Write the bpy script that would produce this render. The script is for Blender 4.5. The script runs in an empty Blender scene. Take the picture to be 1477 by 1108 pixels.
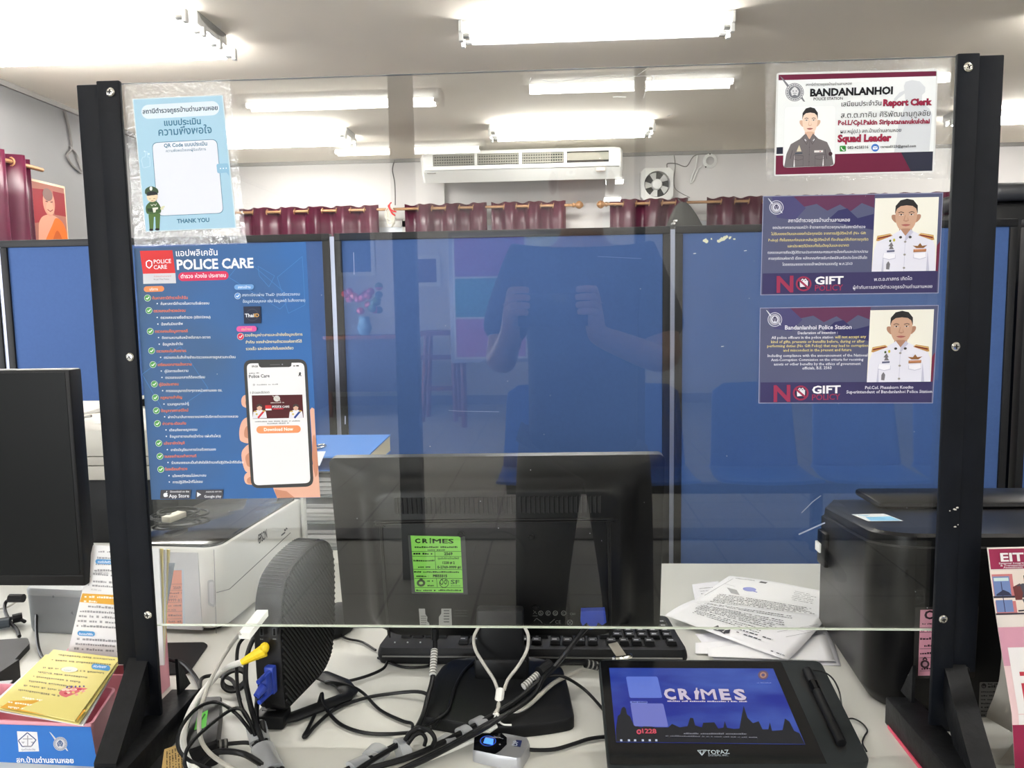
import bpy, bmesh, math, random
from mathutils import Vector, Matrix
random.seed(7)
SC = bpy.context.scene
COL = SC.collection
V = Vector
# ---------------------------------------------------------------- camera
F_PX, CX, CY = 1110.0, 738.5, 554.0
CAM = V((0.4963, -0.9, 1.2910))
RC = (Matrix.Rotation(0.0541654, 3, 'Z') @ Matrix.Rotation(-0.1023058, 3, 'X') @ Matrix.Rotation(0.0163331, 3, 'Y'))
cd = bpy.data.cameras.new('camera'); cam = bpy.data.objects.new('camera', cd); COL.objects.link(cam)
cam.matrix_world = Matrix.Translation(CAM) @ (RC @ Matrix.Rotation(math.pi / 2, 3, 'X')).to_4x4()
cd.sensor_fit = 'HORIZONTAL'; cd.sensor_width = 36.0; cd.lens = F_PX / 1477.0 * 36.0
cd.clip_start = 0.01; cd.clip_end = 100
SC.camera = cam
# ---------------------------------------------------------------- world, exposure
w = bpy.data.worlds.new('world'); SC.world = w; w.use_nodes = True
w.node_tree.nodes['Background'].inputs[0].default_value = (0.75, 0.86, 1.0, 1)
w.node_tree.nodes['Background'].inputs[1].default_value = 1.0
SC.view_settings.view_transform = 'Standard'; SC.view_settings.look = 'None'
SC.view_settings.gamma = 1.0; SC.view_settings.exposure = 0.72
try: SC.view_settings.use_curve_mapping = False
except Exception: pass
# area lamps added along the solid left wall as daylight from unseen windows
def area(name, loc, rot, sx, sy, power, col):
    l = bpy.data.lights.new(name, 'AREA'); l.shape = 'RECTANGLE'; l.size = sx; l.size_y = sy
    l.energy = power; l.color = col
    o = bpy.data.objects.new(name, l); COL.objects.link(o); o.location = loc; o.rotation_euler = rot
    return o
FILL_POWER = 95
area('added_daylight', (-2.46, -4.6, 1.2), (0, -math.pi / 2, 0), 0.8, 2.0, FILL_POWER, (0.95, 0.98, 1.0))
area('added_daylight', (-2.46, -7.0, 1.2), (0, -math.pi / 2, 0), 0.8, 2.0, FILL_POWER, (0.95, 0.98, 1.0))
area('added_daylight', (-2.46, 0.6, 1.55), (0, -math.pi / 2, 0), 1.2, 1.2, 27, (0.97, 0.98, 1.0))  # added out of view to brighten the desk's left, partition and ceiling
TUBE = 40.0        # emission of the ceiling tubes

# ---------------------------------------------------------------- pixel helpers: a photo pixel to a point on a real plane
def ray(px, py): return (RC @ V(((px - CX) / F_PX, 1.0, -(py - CY) / F_PX)))
def W(px, py, ax, val):
    d = ray(px, py); i = 'xyz'.index(ax); return CAM + d * ((val - CAM[i]) / d[i])
def WP(px, py, p0, n):
    d = ray(px, py); return CAM + d * ((p0 - CAM).dot(n) / d.dot(n))
# ---------------------------------------------------------------- colours and materials
def lin(c): return tuple(((x / 255.0) / 12.92 if x / 255.0 <= 0.04045 else ((x / 255.0 + 0.055) / 1.055) ** 2.4) for x in c[:3]) + (1.0,)
def mat(name, col, rough=0.5, metal=0.0, spec=0.5, var=0.0, vs=8.0, bump=0.0, bs=300.0, coat=0.0, emit=0.0, ecol=None):
    m = bpy.data.materials.new(name); m.use_nodes = True
    nt = m.node_tree; b = nt.nodes['Principled BSDF']
    b.inputs['Base Color'].default_value = lin(col); b.inputs['Roughness'].default_value = rough
    b.inputs['Metallic'].default_value = metal; b.inputs['Specular IOR Level'].default_value = spec
    b.inputs['Coat Weight'].default_value = coat; b.inputs['Coat Roughness'].default_value = 0.08
    if emit:
        b.inputs['Emission Color'].default_value = lin(ecol or col); b.inputs['Emission Strength'].default_value = emit
    if var or bump:
        tc = nt.nodes.new('ShaderNodeTexCoord')
    if var:
        n = nt.nodes.new('ShaderNodeTexNoise'); n.inputs['Scale'].default_value = vs; n.inputs['Detail'].default_value = 5
        r = nt.nodes.new('ShaderNodeMapRange'); r.inputs[1].default_value = 0.3; r.inputs[2].default_value = 0.7
        r.inputs[3].default_value = 1 - var; r.inputs[4].default_value = 1 + var
        h = nt.nodes.new('ShaderNodeHueSaturation'); h.inputs['Color'].default_value = lin(col)
        nt.links.new(tc.outputs['Object'], n.inputs['Vector']); nt.links.new(n.outputs[0], r.inputs[0])
        nt.links.new(r.outputs[0], h.inputs['Value']); nt.links.new(h.outputs[0], b.inputs['Base Color'])
    if bump:
        n2 = nt.nodes.new('ShaderNodeTexNoise'); n2.inputs['Scale'].default_value = bs; n2.inputs['Detail'].default_value = 3
        bp = nt.nodes.new('ShaderNodeBump'); bp.inputs['Strength'].default_value = bump; bp.inputs['Distance'].default_value = 0.002
        nt.links.new(tc.outputs['Object'], n2.inputs['Vector']); nt.links.new(n2.outputs[0], bp.inputs['Height'])
        nt.links.new(bp.outputs[0], b.inputs['Normal'])
    return m
PR = {}
def ink(col, rough=0.6):
    k = (tuple(col), rough)
    if k not in PR: PR[k] = mat('ink', col, rough, spec=0.2)
    return PR[k]
def schlick_glass(name, tint, rough, f0, bump=0.0, bs=60.0):
    """clear sheet: what it does not mirror it lets straight through (Schlick's law, any side)"""
    m = bpy.data.materials.new(name); m.use_nodes = True; nt = m.node_tree; nt.nodes.clear()
    out = nt.nodes.new('ShaderNodeOutputMaterial'); mx = nt.nodes.new('ShaderNodeMixShader')
    tr = nt.nodes.new('ShaderNodeBsdfTransparent'); tr.inputs[0].default_value = tint + (1,)
    gl = nt.nodes.new('ShaderNodeBsdfGlossy'); gl.inputs['Roughness'].default_value = rough; gl.inputs['Color'].default_value = (1, 1, 1, 1)
    g = nt.nodes.new('ShaderNodeNewGeometry'); d = nt.nodes.new('ShaderNodeVectorMath'); d.operation = 'DOT_PRODUCT'
    nt.links.new(g.outputs['Normal'], d.inputs[0]); nt.links.new(g.outputs['Incoming'], d.inputs[1])
    a = nt.nodes.new('ShaderNodeMath'); a.operation = 'ABSOLUTE'; nt.links.new(d.outputs['Value'], a.inputs[0])
    s = nt.nodes.new('ShaderNodeMath'); s.operation = 'SUBTRACT'; s.inputs[0].default_value = 1.0; nt.links.new(a.outputs[0], s.inputs[1])
    p = nt.nodes.new('ShaderNodeMath'); p.operation = 'POWER'; p.inputs[1].default_value = 5.0; nt.links.new(s.outputs[0], p.inputs[0])
    f = nt.nodes.new('ShaderNodeMath'); f.operation = 'MULTIPLY_ADD'; f.inputs[1].default_value = 1 - f0; f.inputs[2].default_value = f0
    nt.links.new(p.outputs[0], f.inputs[0]); nt.links.new(f.outputs[0], mx.inputs[0])
    nt.links.new(tr.outputs[0], mx.inputs[1]); nt.links.new(gl.outputs[0], mx.inputs[2]); nt.links.new(mx.outputs[0], out.inputs[0])
    if bump:
        tc = nt.nodes.new('ShaderNodeTexCoord'); n2 = nt.nodes.new('ShaderNodeTexNoise'); n2.inputs['Scale'].default_value = bs
        n2.inputs['Detail'].default_value = 4
        bp = nt.nodes.new('ShaderNodeBump'); bp.inputs['Strength'].default_value = bump; bp.inputs['Distance'].default_value = 0.003
        nt.links.new(tc.outputs['Object'], n2.inputs['Vector']); nt.links.new(n2.outputs[0], bp.inputs['Height']); nt.links.new(bp.outputs[0], gl.inputs['Normal'])
    return m
# ---------------------------------------------------------------- mesh builder
def smooth_path(pts, sub=6, closed=False):
    P = [V(p) for p in pts]; n = len(P)
    if n < 3: return P
    out = []
    for i in range(n if closed else n - 1):
        p0 = P[(i - 1) % n] if (closed or i > 0) else P[0] * 2 - P[1]
        p1 = P[i]; p2 = P[(i + 1) % n]
        p3 = P[(i + 2) % n] if (closed or i + 2 < n) else P[-1] * 2 - P[-2]
        for k in range(sub):
            t = k / sub
            out.append(0.5 * ((2 * p1) + (p2 - p0) * t + (2 * p0 - 5 * p1 + 4 * p2 - p3) * t * t + (3 * p1 - p0 - 3 * p2 + p3) * t ** 3))
    if not closed: out.append(P[-1])
    return out
class MB:
    def __init__(s): s.v = []; s.f = []; s.mi = []; s.ms = []
    def slot(s, m):
        if m not in s.ms: s.ms.append(m)
        return s.ms.index(m)
    def add(s, verts, faces, m):
        k = s.slot(m); o = len(s.v); s.v += [V(p) for p in verts]
        for f in faces: s.f.append([i + o for i in f]); s.mi.append(k)
        return s
    def box(s, c, d, m, R=None, bev=0.0, seg=2):
        bm = bmesh.new(); bmesh.ops.create_cube(bm, size=1.0)
        for v in bm.verts: v.co = V((v.co.x * d[0], v.co.y * d[1], v.co.z * d[2]))
        if bev: bmesh.ops.bevel(bm, geom=bm.edges[:], offset=bev, segments=seg, affect='EDGES', profile=0.5)
        M = R.to_3x3() if R else Matrix.Identity(3)
        bm.verts.index_update()
        vs = [M @ v.co + V(c) for v in bm.verts]; fs = [[v.index for v in f.verts] for f in bm.faces]; bm.free()
        return s.add(vs, fs, m)
    def span(s, a, b, m, bev=0.0, seg=2):
        a = V(a); b = V(b); return s.box((a + b) / 2, [abs(b[i] - a[i]) for i in range(3)], m, bev=bev, seg=seg)
    def prism(s, poly, vec, m, caps=True, mcap=None):
        P = [V(p) for p in poly]; n = len(P); vec = V(vec)
        s.add(P + [p + vec for p in P], [[i, (i + 1) % n, (i + 1) % n + n, i + n] for i in range(n)], m)
        if caps: s.add(P, [list(range(n))[::-1]], mcap or m); s.add([p + vec for p in P], [list(range(n))], mcap or m)
        return s
    def poly(s, pts, m): return s.add(pts, [list(range(len(pts)))], m)
    def rings(s, rings, m, closed=True, caps=True):
        n = len(rings[0]); o = []
        for r in rings: o += r
        fs = []
        for j in range(len(rings) - 1):
            for i in range(n if closed else n - 1):
                k = (i + 1) % n; fs.append([j * n + i, j * n + k, (j + 1) * n + k, (j + 1) * n + i])
        if caps: fs.append(list(range(n))[::-1]); fs.append([(len(rings) - 1) * n + i for i in range(n)])
        return s.add(o, fs, m)
    def tube(s, pts, r, m, n=8, sub=6, closed=False, raw=False, flat=1.0):
        P = [V(p) for p in pts] if raw else smooth_path(pts, sub, closed)
        N = len(P); T = []
        for i in range(N):
            a = P[(i - 1) % N] if (closed or i) else P[0]; b = P[(i + 1) % N] if (closed or i < N - 1) else P[-1]
            t = (b - a); T.append(t.normalized() if t.length > 1e-9 else V((0, 0, 1)))
        up = V((0, 0, 1)) if abs(T[0].z) < 0.9 else V((1, 0, 0))
        u = (up - T[0] * up.dot(T[0])).normalized(); R = []
        for i in range(N):
            u = (u - T[i] * u.dot(T[i])); u = u.normalized() if u.length > 1e-6 else T[i].orthogonal().normalized()
            w_ = T[i].cross(u); rr = r(i / max(1, N - 1)) if callable(r) else r
            R.append([P[i] + (u * math.cos(2 * math.pi * k / n) * flat + w_ * math.sin(2 * math.pi * k / n)) * rr for k in range(n)])
        if closed: R.append(R[0]); return s.rings(R, m, caps=False)
        return s.rings(R, m)
    def cyl(s, a, b, r, m, n=16, r2=None):
        r2 = r if r2 is None else r2
        return s.tube([a, b], (lambda t: r + (r2 - r) * t), m, n=n, raw=True)
    def lathe(s, c, prof, m, n=24, R=None):
        R = R.to_3x3() if R else Matrix.Identity(3); c = V(c)
        return s.rings([[c + R @ V((rr * math.cos(2 * math.pi * k / n), rr * math.sin(2 * math.pi * k / n), z)) for k in range(n)] for rr, z in prof], m)
    def sph(s, c, r, m, R=None, nu=16, nv=10):
        R = R.to_3x3() if R else Matrix.Identity(3); c = V(c); rs = []
        for j in range(nv + 1):
            t = -math.pi / 2 + math.pi * (0.02 + 0.96 * j / nv)
            rs.append([c + R @ V((r[0] * math.cos(t) * math.cos(2 * math.pi * k / nu), r[1] * math.cos(t) * math.sin(2 * math.pi * k / nu), r[2] * math.sin(t))) for k in range(nu)])
        return s.rings(rs, m)
    def surf(s, fn, nu, nv, m):
        vs = [fn(i / nu, j / nv) for j in range(nv + 1) for i in range(nu + 1)]
        return s.add(vs, [[j * (nu + 1) + i, j * (nu + 1) + i + 1, (j + 1) * (nu + 1) + i + 1, (j + 1) * (nu + 1) + i] for j in range(nv) for i in range(nu)], m)
    def build(s, name, parent=None, label=None, cat=None, group=None, kind=None, ang=32, loc=None, solid=0.0):
        me = bpy.data.meshes.new(name)
        if loc is None:
            if parent is not None: loc = wloc(parent)
            else:
                lo = V([min(v[i] for v in s.v) for i in range(3)]); hi = V([max(v[i] for v in s.v) for i in range(3)])
                loc = V(((lo.x + hi.x) / 2, (lo.y + hi.y) / 2, lo.z))
        loc = V(loc)
        me.from_pydata([v - loc for v in s.v], [], s.f)
        for m in s.ms: me.materials.append(m)
        me.polygons.foreach_set('material_index', s.mi)
        me.polygons.foreach_set('use_smooth', [True] * len(me.polygons))
        bm = bmesh.new(); bm.from_mesh(me); bmesh.ops.remove_doubles(bm, verts=bm.verts[:], dist=1e-7)
        if ang: bmesh.ops.recalc_face_normals(bm, faces=bm.faces[:])
        bm.to_mesh(me); bm.free()
        me.set_sharp_from_angle(angle=math.radians(ang or 32)); me.update()
        o = bpy.data.objects.new(name, me); COL.objects.link(o)
        if parent is not None: o.parent = parent; o.location = loc - wloc(parent)
        else: o.location = loc
        if solid:
            md = o.modifiers.new('thickness', 'SOLIDIFY'); md.thickness = solid; md.offset = -1
        return tag(o, label, cat, group, kind)
def wloc(o): return V(o.location) + (wloc(o.parent) if o.parent else V((0, 0, 0)))
def tag(o, label=None, cat=None, group=None, kind=None):
    if label: o['label'] = label
    if cat: o['category'] = cat
    if group: o['group'] = group
    if kind: o['kind'] = kind
    return o
def thing(name, label, cat, loc=(0, 0, 0), group=None):
    o = bpy.data.objects.new(name, None); COL.objects.link(o); o.location = loc; o.empty_display_size = 0.05
    return tag(o, label, cat, group)
def struct(mb, name, parent=None): return mb.build(name, parent, kind='structure')
def copy_tree(o, loc, label=None, parent=None):
    c = o.copy(); COL.objects.link(c)
    if parent is not None: c.parent = parent
    else: c.location = loc
    if label: c['label'] = label
    for ch in [k for k in COL.objects if k.parent == o]: copy_tree(ch, None, None, c)
    return c
# ---------------------------------------------------------------- flat printing on a plane
TXT = {}
def text_mesh(s, bold):
    k = (s, bold)
    if k not in TXT:
        c = bpy.data.curves.new('t', 'FONT'); c.body = s; c.size = 1.0; c.resolution_u = 2 if len(s) < 30 else 1; c.offset = bold; c.fill_mode = 'FRONT'
        o = bpy.data.objects.new('t', c); COL.objects.link(o)
        me = bpy.data.meshes.new_from_object(o)
        TXT[k] = ([v.co.copy() for v in me.vertices], [list(p.vertices) for p in me.polygons])
        bpy.data.objects.remove(o); bpy.data.meshes.remove(me); bpy.data.curves.remove(c)
    return TXT[k]
class Canvas:
    """prints polygons and lettering on a plane; positions are photo pixels cast on to that plane"""
    def __init__(s, mb, p0, n, fn=None, step=1.2e-5, rough=0.6):
        s.mb = mb; s.p0 = V(p0); s.n = V(n).normalized(); s.lay = 0; s.step = step; s.fn = fn or (lambda x, y: (x, y)); s.rough = rough
    def P(s, x, y):
        q = s.fn(x, y); s_ = WP(q[0], q[1], s.p0, s.n); return s_ + s.n * (s.step * s.lay)
    def nx(s): s.lay += 1
    def m(s, c): return ink(c, s.rough) if isinstance(c, tuple) else c
    def poly(s, pts, c, smooth=0):
        s.nx()
        if smooth: pts = [(p.x, p.y) for p in smooth_path([(a, b, 0) for a, b in pts], smooth, True)]
        s.mb.poly([s.P(*p) for p in pts], s.m(c))
    def ell(s, x, y, rx, ry, c, n=24, a0=0, a1=360):
        s.nx()
        full = a1 - a0 >= 360
        pts = [(x + rx * math.cos(math.radians(a0 + (a1 - a0) * k / n)), y + ry * math.sin(math.radians(a0 + (a1 - a0) * k / n))) for k in range(n if full else n + 1)]
        s.mb.poly([s.P(*p) for p in pts], s.m(c))
    def ring(s, x, y, r, wd, c, n=28, ry=None):
        s.nx(); q = (ry or r) / r
        a = [s.P(x + r * math.cos(2 * math.pi * k / n), y + q * r * math.sin(2 * math.pi * k / n)) for k in range(n)]
        b = [s.P(x + (r - wd) * math.cos(2 * math.pi * k / n), y + q * (r - wd) * math.sin(2 * math.pi * k / n)) for k in range(n)]
        s.mb.add(a + b, [[k, (k + 1) % n, (k + 1) % n + n, k + n] for k in range(n)], s.m(c))
    def rr(s, quad, rad, c, n=5):
        """rounded quad: corners TL TR BR BL"""
        s.nx(); out = []
        Q = [V((a, b)) for a, b in quad]
        for i in range(4):
            p = Q[i]; a = (Q[i - 1] - p).normalized(); b = (Q[(i + 1) % 4] - p).normalized()
            A = p + a * rad; B = p + b * rad
            for k in range(n + 1):
                t = k / n; out.append(A * (1 - t) ** 2 + p * 2 * t * (1 - t) + B * t * t)
        s.mb.poly([s.P(q.x, q.y) for q in out], s.m(c))
    def pill(s, x0, y0, x1, y1, r, c):
        d = V((x1 - x0, y1 - y0)); a = math.degrees(math.atan2(d.y, d.x)); s.nx(); pts = []
        for k in range(13): t = math.radians(a + 90 + 180 * k / 12); pts.append((x0 + r * math.cos(t), y0 + r * math.sin(t)))
        for k in range(13): t = math.radians(a - 90 + 180 * k / 12); pts.append((x1 + r * math.cos(t), y1 + r * math.sin(t)))
        s.mb.poly([s.P(*p) for p in pts], s.m(c))
    def line(s, pts, wd, c, closed=False):
        s.nx(); p = [V(q) for q in pts]; 
        if closed: p = p + [p[0]]
        for a, b in zip(p, p[1:]):
            d = b - a
            if d.length < 1e-6: continue
            nn = V((-d.y, d.x)).normalized() * wd / 2
            s.mb.poly([s.P(q.x, q.y) for q in (a + nn, b + nn, b - nn, a - nn)], s.m(c))
    def text(s, t, x0, y0, x1, y1, c, bold=0.0, h=None):
        """baseline from (x0,y0) to (x1,y1); h: height of a capital in canvas units"""
        s.nx(); s.lay0 = s.lay
        thick = bold if any(ch in t for ch in 'MW') else 0.0   # the builtin font tears these letters when swollen
        vs, fs = text_mesh(t, 0.0 if thick else bold)
        if not vs: return
        lo = min(v.x for v in vs); hi = max(v.x for v in vs)
        A = s.P(x0, y0); B = s.P(x1, y1); r = (B - A); L = r.length; r.normalize(); up = s.n.cross(r)
        k = L / (hi - lo); ky = k
        if h:
            dn = V((-(y1 - y0), x1 - x0)).normalized() * -h
            ky = (s.P(x0 + dn.x, y0 + dn.y) - A).length / 0.729
        for dx, dy in ([(0, 0)] if not thick else [(0, 0), (1, .6), (-1, -.6), (1, -.6), (-1, .6), (0, 1), (0, -1)]):
            if dx or dy: s.nx()
            e = s.n * (s.step * s.lay) - s.n * (s.step * s.lay0) if thick else V()
            s.mb.add([A + e + r * ((v.x - lo + dx * thick) * k) + up * ((v.y + dy * thick) * ky) for v in vs], fs, s.m(c))
    def fake(s, x0, y0, x1, y1, h, c, gap=0.25, word=6):
        """a line of print too small to read: a run of little strokes"""
        d = V((x1 - x0, y1 - y0)); L = d.length; d.normalize(); nn = V((-d.y, d.x)); t = 0.0; s.nx()
        while t < L:
            wl = min(h * random.uniform(0.5, 1.3) * (word / 6), L - t)
            hh = h * random.uniform(0.55, 1.0)
            a = V((x0, y0)) + d * t; b = a + d * wl
            s.mb.poly([s.P(q.x, q.y) for q in (a - nn * hh, b - nn * hh, b, a)], s.m(c))
            t += wl + h * (gap if random.random() < 0.85 else gap * 5)
def quadfn(tl, tr, br, bl):
    """unit square (u right, v down) to a photo-pixel quad"""
    tl, tr, br, bl = V(tl), V(tr), V(br), V(bl)
    def f(u, v):
        q = (tl * (1 - u) + tr * u) * (1 - v) + (bl * (1 - u) + br * u) * v; return q.x, q.y
    return f
def zoomfn(x0, y0, sc): return lambda x, y: (x0 + x / sc, y0 + y / sc)
# ================================================================ materials
m_ceil = mat('ceiling_paint', (236, 228, 214), 0.85, var=0.02, vs=1.5)
m_wall = mat('wall_paint', (205, 202, 200), 0.85, var=0.02, vs=1.2, bump=0.05, bs=40)
m_walll = mat('wall_paint_darkened', (124, 124, 125), 0.85, var=0.02, vs=1.2)  # wall paint darkened in colour to offset the strong lamp beside it
m_trim = mat('grey_trim', (130, 127, 124), 0.6)
m_wht = mat('white_enamel', (226, 226, 222), 0.4)
m_whtp = mat('white_plastic', (222, 222, 218), 0.35)
m_grey = mat('grey_metal', (150, 150, 148), 0.35, metal=0.6)
m_black = mat('black_plastic', (17, 18, 20), 0.45, spec=.24, var=0.1, vs=30)
m_blackm = mat('matt_black_plastic', (24, 25, 27), 0.55, spec=.25, bump=0.08, bs=900)
m_gloss = mat('gloss_black', (9, 10, 13), 0.12)
m_steel = mat('black_painted_steel', (15, 18, 24), 0.5, spec=.15, var=0.25, vs=14, bump=0.12, bs=120)
m_steelw = mat('worn_black_steel', (21, 22, 24), 0.5, spec=.2, var=0.35, vs=45, bump=0.35, bs=90)
m_chrome = mat('chrome', (210, 208, 200), 0.2, metal=1.0)
m_gold = mat('brass_rod', (168, 128, 92), 0.4, metal=0.35)
m_wood = mat('reddish_wood', (120, 62, 46), 0.5, var=0.2, vs=6)
m_blue = mat('blue_fabric', (60, 90, 144), 0.85, var=0.035, vs=90, bump=0.12, bs=500)
m_frame = mat('dark_grey_frame', (26, 27, 30), 0.5, spec=.25)
m_alu = mat('silver_strip', (150, 156, 175), 0.35, metal=0.5)
m_desk = mat('pale_grey_laminate', (209, 209, 202), 0.42, var=0.012, vs=5)
m_deskd = mat('grey_desk_panel', (120, 122, 122), 0.6)
m_house = mat('lamp_housing', (176, 175, 170), 0.5)
m_tube = mat('lit_tube', (255, 255, 255), 0.5, emit=TUBE, ecol=(255, 253, 250))
m_tubeoff = mat('unlit_tube', (225, 225, 220), 0.3)
m_blchair = mat('blue_moulded_plastic', (16, 104, 214), 0.4)
m_tile = None
def tile_mat():
    m = mat('grey_floor_tile', (186, 184, 172), 0.35); nt = m.node_tree; b = nt.nodes['Principled BSDF']
    tc = nt.nodes.new('ShaderNodeTexCoord'); br = nt.nodes.new('ShaderNodeTexBrick'); br.offset = 0.0
    br.inputs['Color1'].default_value = lin((150, 149, 140)); br.inputs['Color2'].default_value = lin((143, 142, 133)); br.inputs['Mortar'].default_value = lin((88, 87, 80))
    br.inputs['Scale'].default_value = 1.0; br.inputs['Brick Width'].default_value = 0.4; br.inputs['Row Height'].default_value = 0.4; br.inputs['Mortar Size'].default_value = 0.006
    nt.links.new(tc.outputs['Object'], br.inputs['Vector']); nt.links.new(br.outputs['Color'], b.inputs['Base Color'])
    return m
def velvet():
    m = mat('maroon_satin', (68, 9, 36), 0.36, var=0.18, vs=4)
    b = m.node_tree.nodes['Principled BSDF']; b.inputs['Sheen Weight'].default_value = 0.2; b.inputs['Sheen Tint'].default_value = lin((150, 50, 90)); return m
m_tile = tile_mat(); m_cur = velvet()
# ================================================================ the room
XL, XR, YB, YF, HC = -2.5, 5.2, 5.85, -9.1, 2.56
struct(MB().span((XL - .1, YF - .1, -0.1), (XR + .1, YB + .1, 0), m_tile), 'floor')
struct(MB().span((XL - .1, YF - .1, HC), (XR + .1, YB + .1, HC + .1), m_ceil), 'ceiling')
struct(MB().span((XL - .1, YB, 0), (XR + .1, YB + .1, HC), m_wall), 'wall_back')
struct(MB().span((XL - .1, YF - .1, 0), (XR + .1, YF, HC), m_wall), 'wall_front')
struct(MB().span((XR, YF, 0), (XR + .1, YB, HC), m_wall), 'wall_right')
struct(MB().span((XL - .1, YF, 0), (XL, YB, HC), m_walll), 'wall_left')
struct(MB().span((XL, YB - .015, HC - .03), (XR, YB, HC), m_trim), 'trim_1')
struct(MB().span((XL, -9, HC - .03), (XL + .015, YB, HC), m_trim), 'trim_2')
struct(MB().span((-0.62, YB - .06, 0), (-0.42, YB, HC), m_wall), 'trim_3')
struct(MB().span((XL, -3.42, 0.001), (XR, -3.22, 0.012), mat('dark_floor_strip', (62, 60, 58), 0.5)), 'trim_4')
struct(MB().span((XL, YF, 0), (XR, YF + .015, .12), m_trim), 'baseboard_front')
def window(i, y0, y1, HW=1.65):  # frame on the solid wall round an added daylight lamp
    f = MB()
    for a, b in (((y0 - .05), y0), (y1, y1 + .05)): f.span((XL, a, .75), (XL + .03, b, HW + .05), m_wht)
    f.span((XL, y0, .75), (XL + .03, y1, .80), m_wht); f.span((XL, y0, HW), (XL + .03, y1, HW + .05), m_wht)
    f.span((XL, (y0 + y1) / 2 - .02, .8), (XL + .03, (y0 + y1) / 2 + .02, HW), m_wht)
    struct(f, 'window_%d' % i)
window(1, -5.7, -3.5); window(2, -8.1, -5.9); window(3, -.1, 1.3, 2.25)
# ---------------------------------------------------------------- ceiling lamps
def lamp(x, y, L, label, lit=(0, 1), rot=0.0, wd=0.15, group='fluorescent lamps on the ceiling'):
    t = thing('fluorescent_lamp', label, 'ceiling lamp', (x, y, HC), group)
    h = MB(); n = len(lit)
    prof = [(-wd * .5, 0), (wd * .5, 0), (wd * .38, -.022), (wd * .16, -.034), (-wd * .16, -.034), (-wd * .38, -.022)]
    h.prism([(x - L / 2, y + a, HC - .001 + b) for a, b in prof], (L, 0, 0), m_house); h.build('housing', t)
    for s in (-1, 1):
        e = MB(); xe = x + s * (L / 2 - .008)
        e.span((xe - .008, y - wd * .5, HC - .05), (xe + .008, y + wd * .5, HC - .002), m_wht, bev=.003)
        for k in range(n):
            yk = y + (k - (n - 1) / 2) * wd * .55
            e.span((xe - .010, yk - .014, HC - .085), (xe + .010, yk + .014, HC - .03), m_wht, bev=.004)
        e.build('end_holder', t)
    for k, on in enumerate(lit):
        yk = y + (k - (n - 1) / 2) * wd * .55
        q = MB(); q.cyl((x - L / 2 + .05, yk, HC - .062), (x + L / 2 - .05, yk, HC - .062), .0155, m_tube if on else m_tubeoff, n=12)
        for s in (-1, 1): q.cyl((x + s * (L / 2 - .05), yk, HC - .062), (x + s * (L / 2 - .018), yk, HC - .062), .012, m_grey, n=10)
        q.build('tube', t)
    return t
LY1 = W(858, 46, 'z', HC - .062).y; LY2 = W(832, 192, 'z', HC - .062).y
lamp(0.70, LY1 + .04, 1.22, 'fluorescent lamp on the ceiling above the middle of the clear screen, one tube lit', (1, 0))
lamp(-1.68, LY1 - .1, 1.36, 'brightest fluorescent lamp at the upper left of the ceiling', (1, 1, 1, 1), wd=.30)
lamp(0.64, LY2 + .02, 1.16, 'fluorescent lamp on the ceiling just in front of the air conditioner', (1, 0, 1), wd=.2)
lamp(-1.55, LY2, 1.22, 'fluorescent lamp on the far ceiling above the left maroon curtain', (1, 1, 1), wd=.24)
lamp(3.85, LY2, 1.22, 'fluorescent lamp on the far ceiling at the right, beyond the black post', (1, 1))
for x, y, nm in ((-.75, -3.78, 'visitors side lamp mirrored at the upper left of the clear screen'), (.94, -3.58, 'visitors side lamp mirrored high in the middle of the clear screen'),
                 (3.0, -3.6, 'visitors side lamp over the right end of the blue seats'), (-.62, -5.2, 'visitors side lamp mirrored beside the air conditioner'),
                 (.95, -7.0, 'visitors side lamp mirrored beside the exhaust fan, the nearer of two'), (1.04, -8.3, 'visitors side lamp mirrored beside the exhaust fan, the farther of two'),
                 (2.3, -1.35, 'added unseen fluorescent lamp on the ceiling to the right of the photographer'), (-.9, -1.35, 'added unseen fluorescent lamp on the ceiling to the left of the photographer'),  # unseen lamps from here on, added to brighten desk, screen and partitions
                 (2.0, .15, 'added unseen fluorescent lamp on the ceiling above the right end of the desk'), (.05, .15, 'added unseen fluorescent lamp on the ceiling above the middle of the desk'), (3.3, 2.75, 'added unseen fluorescent lamp on the ceiling right of the black cabinet')):
    lamp(x, y, .62 if y < -6 else 1.22, nm, (1, 1) if y < -1.5 else (0, 1))
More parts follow.
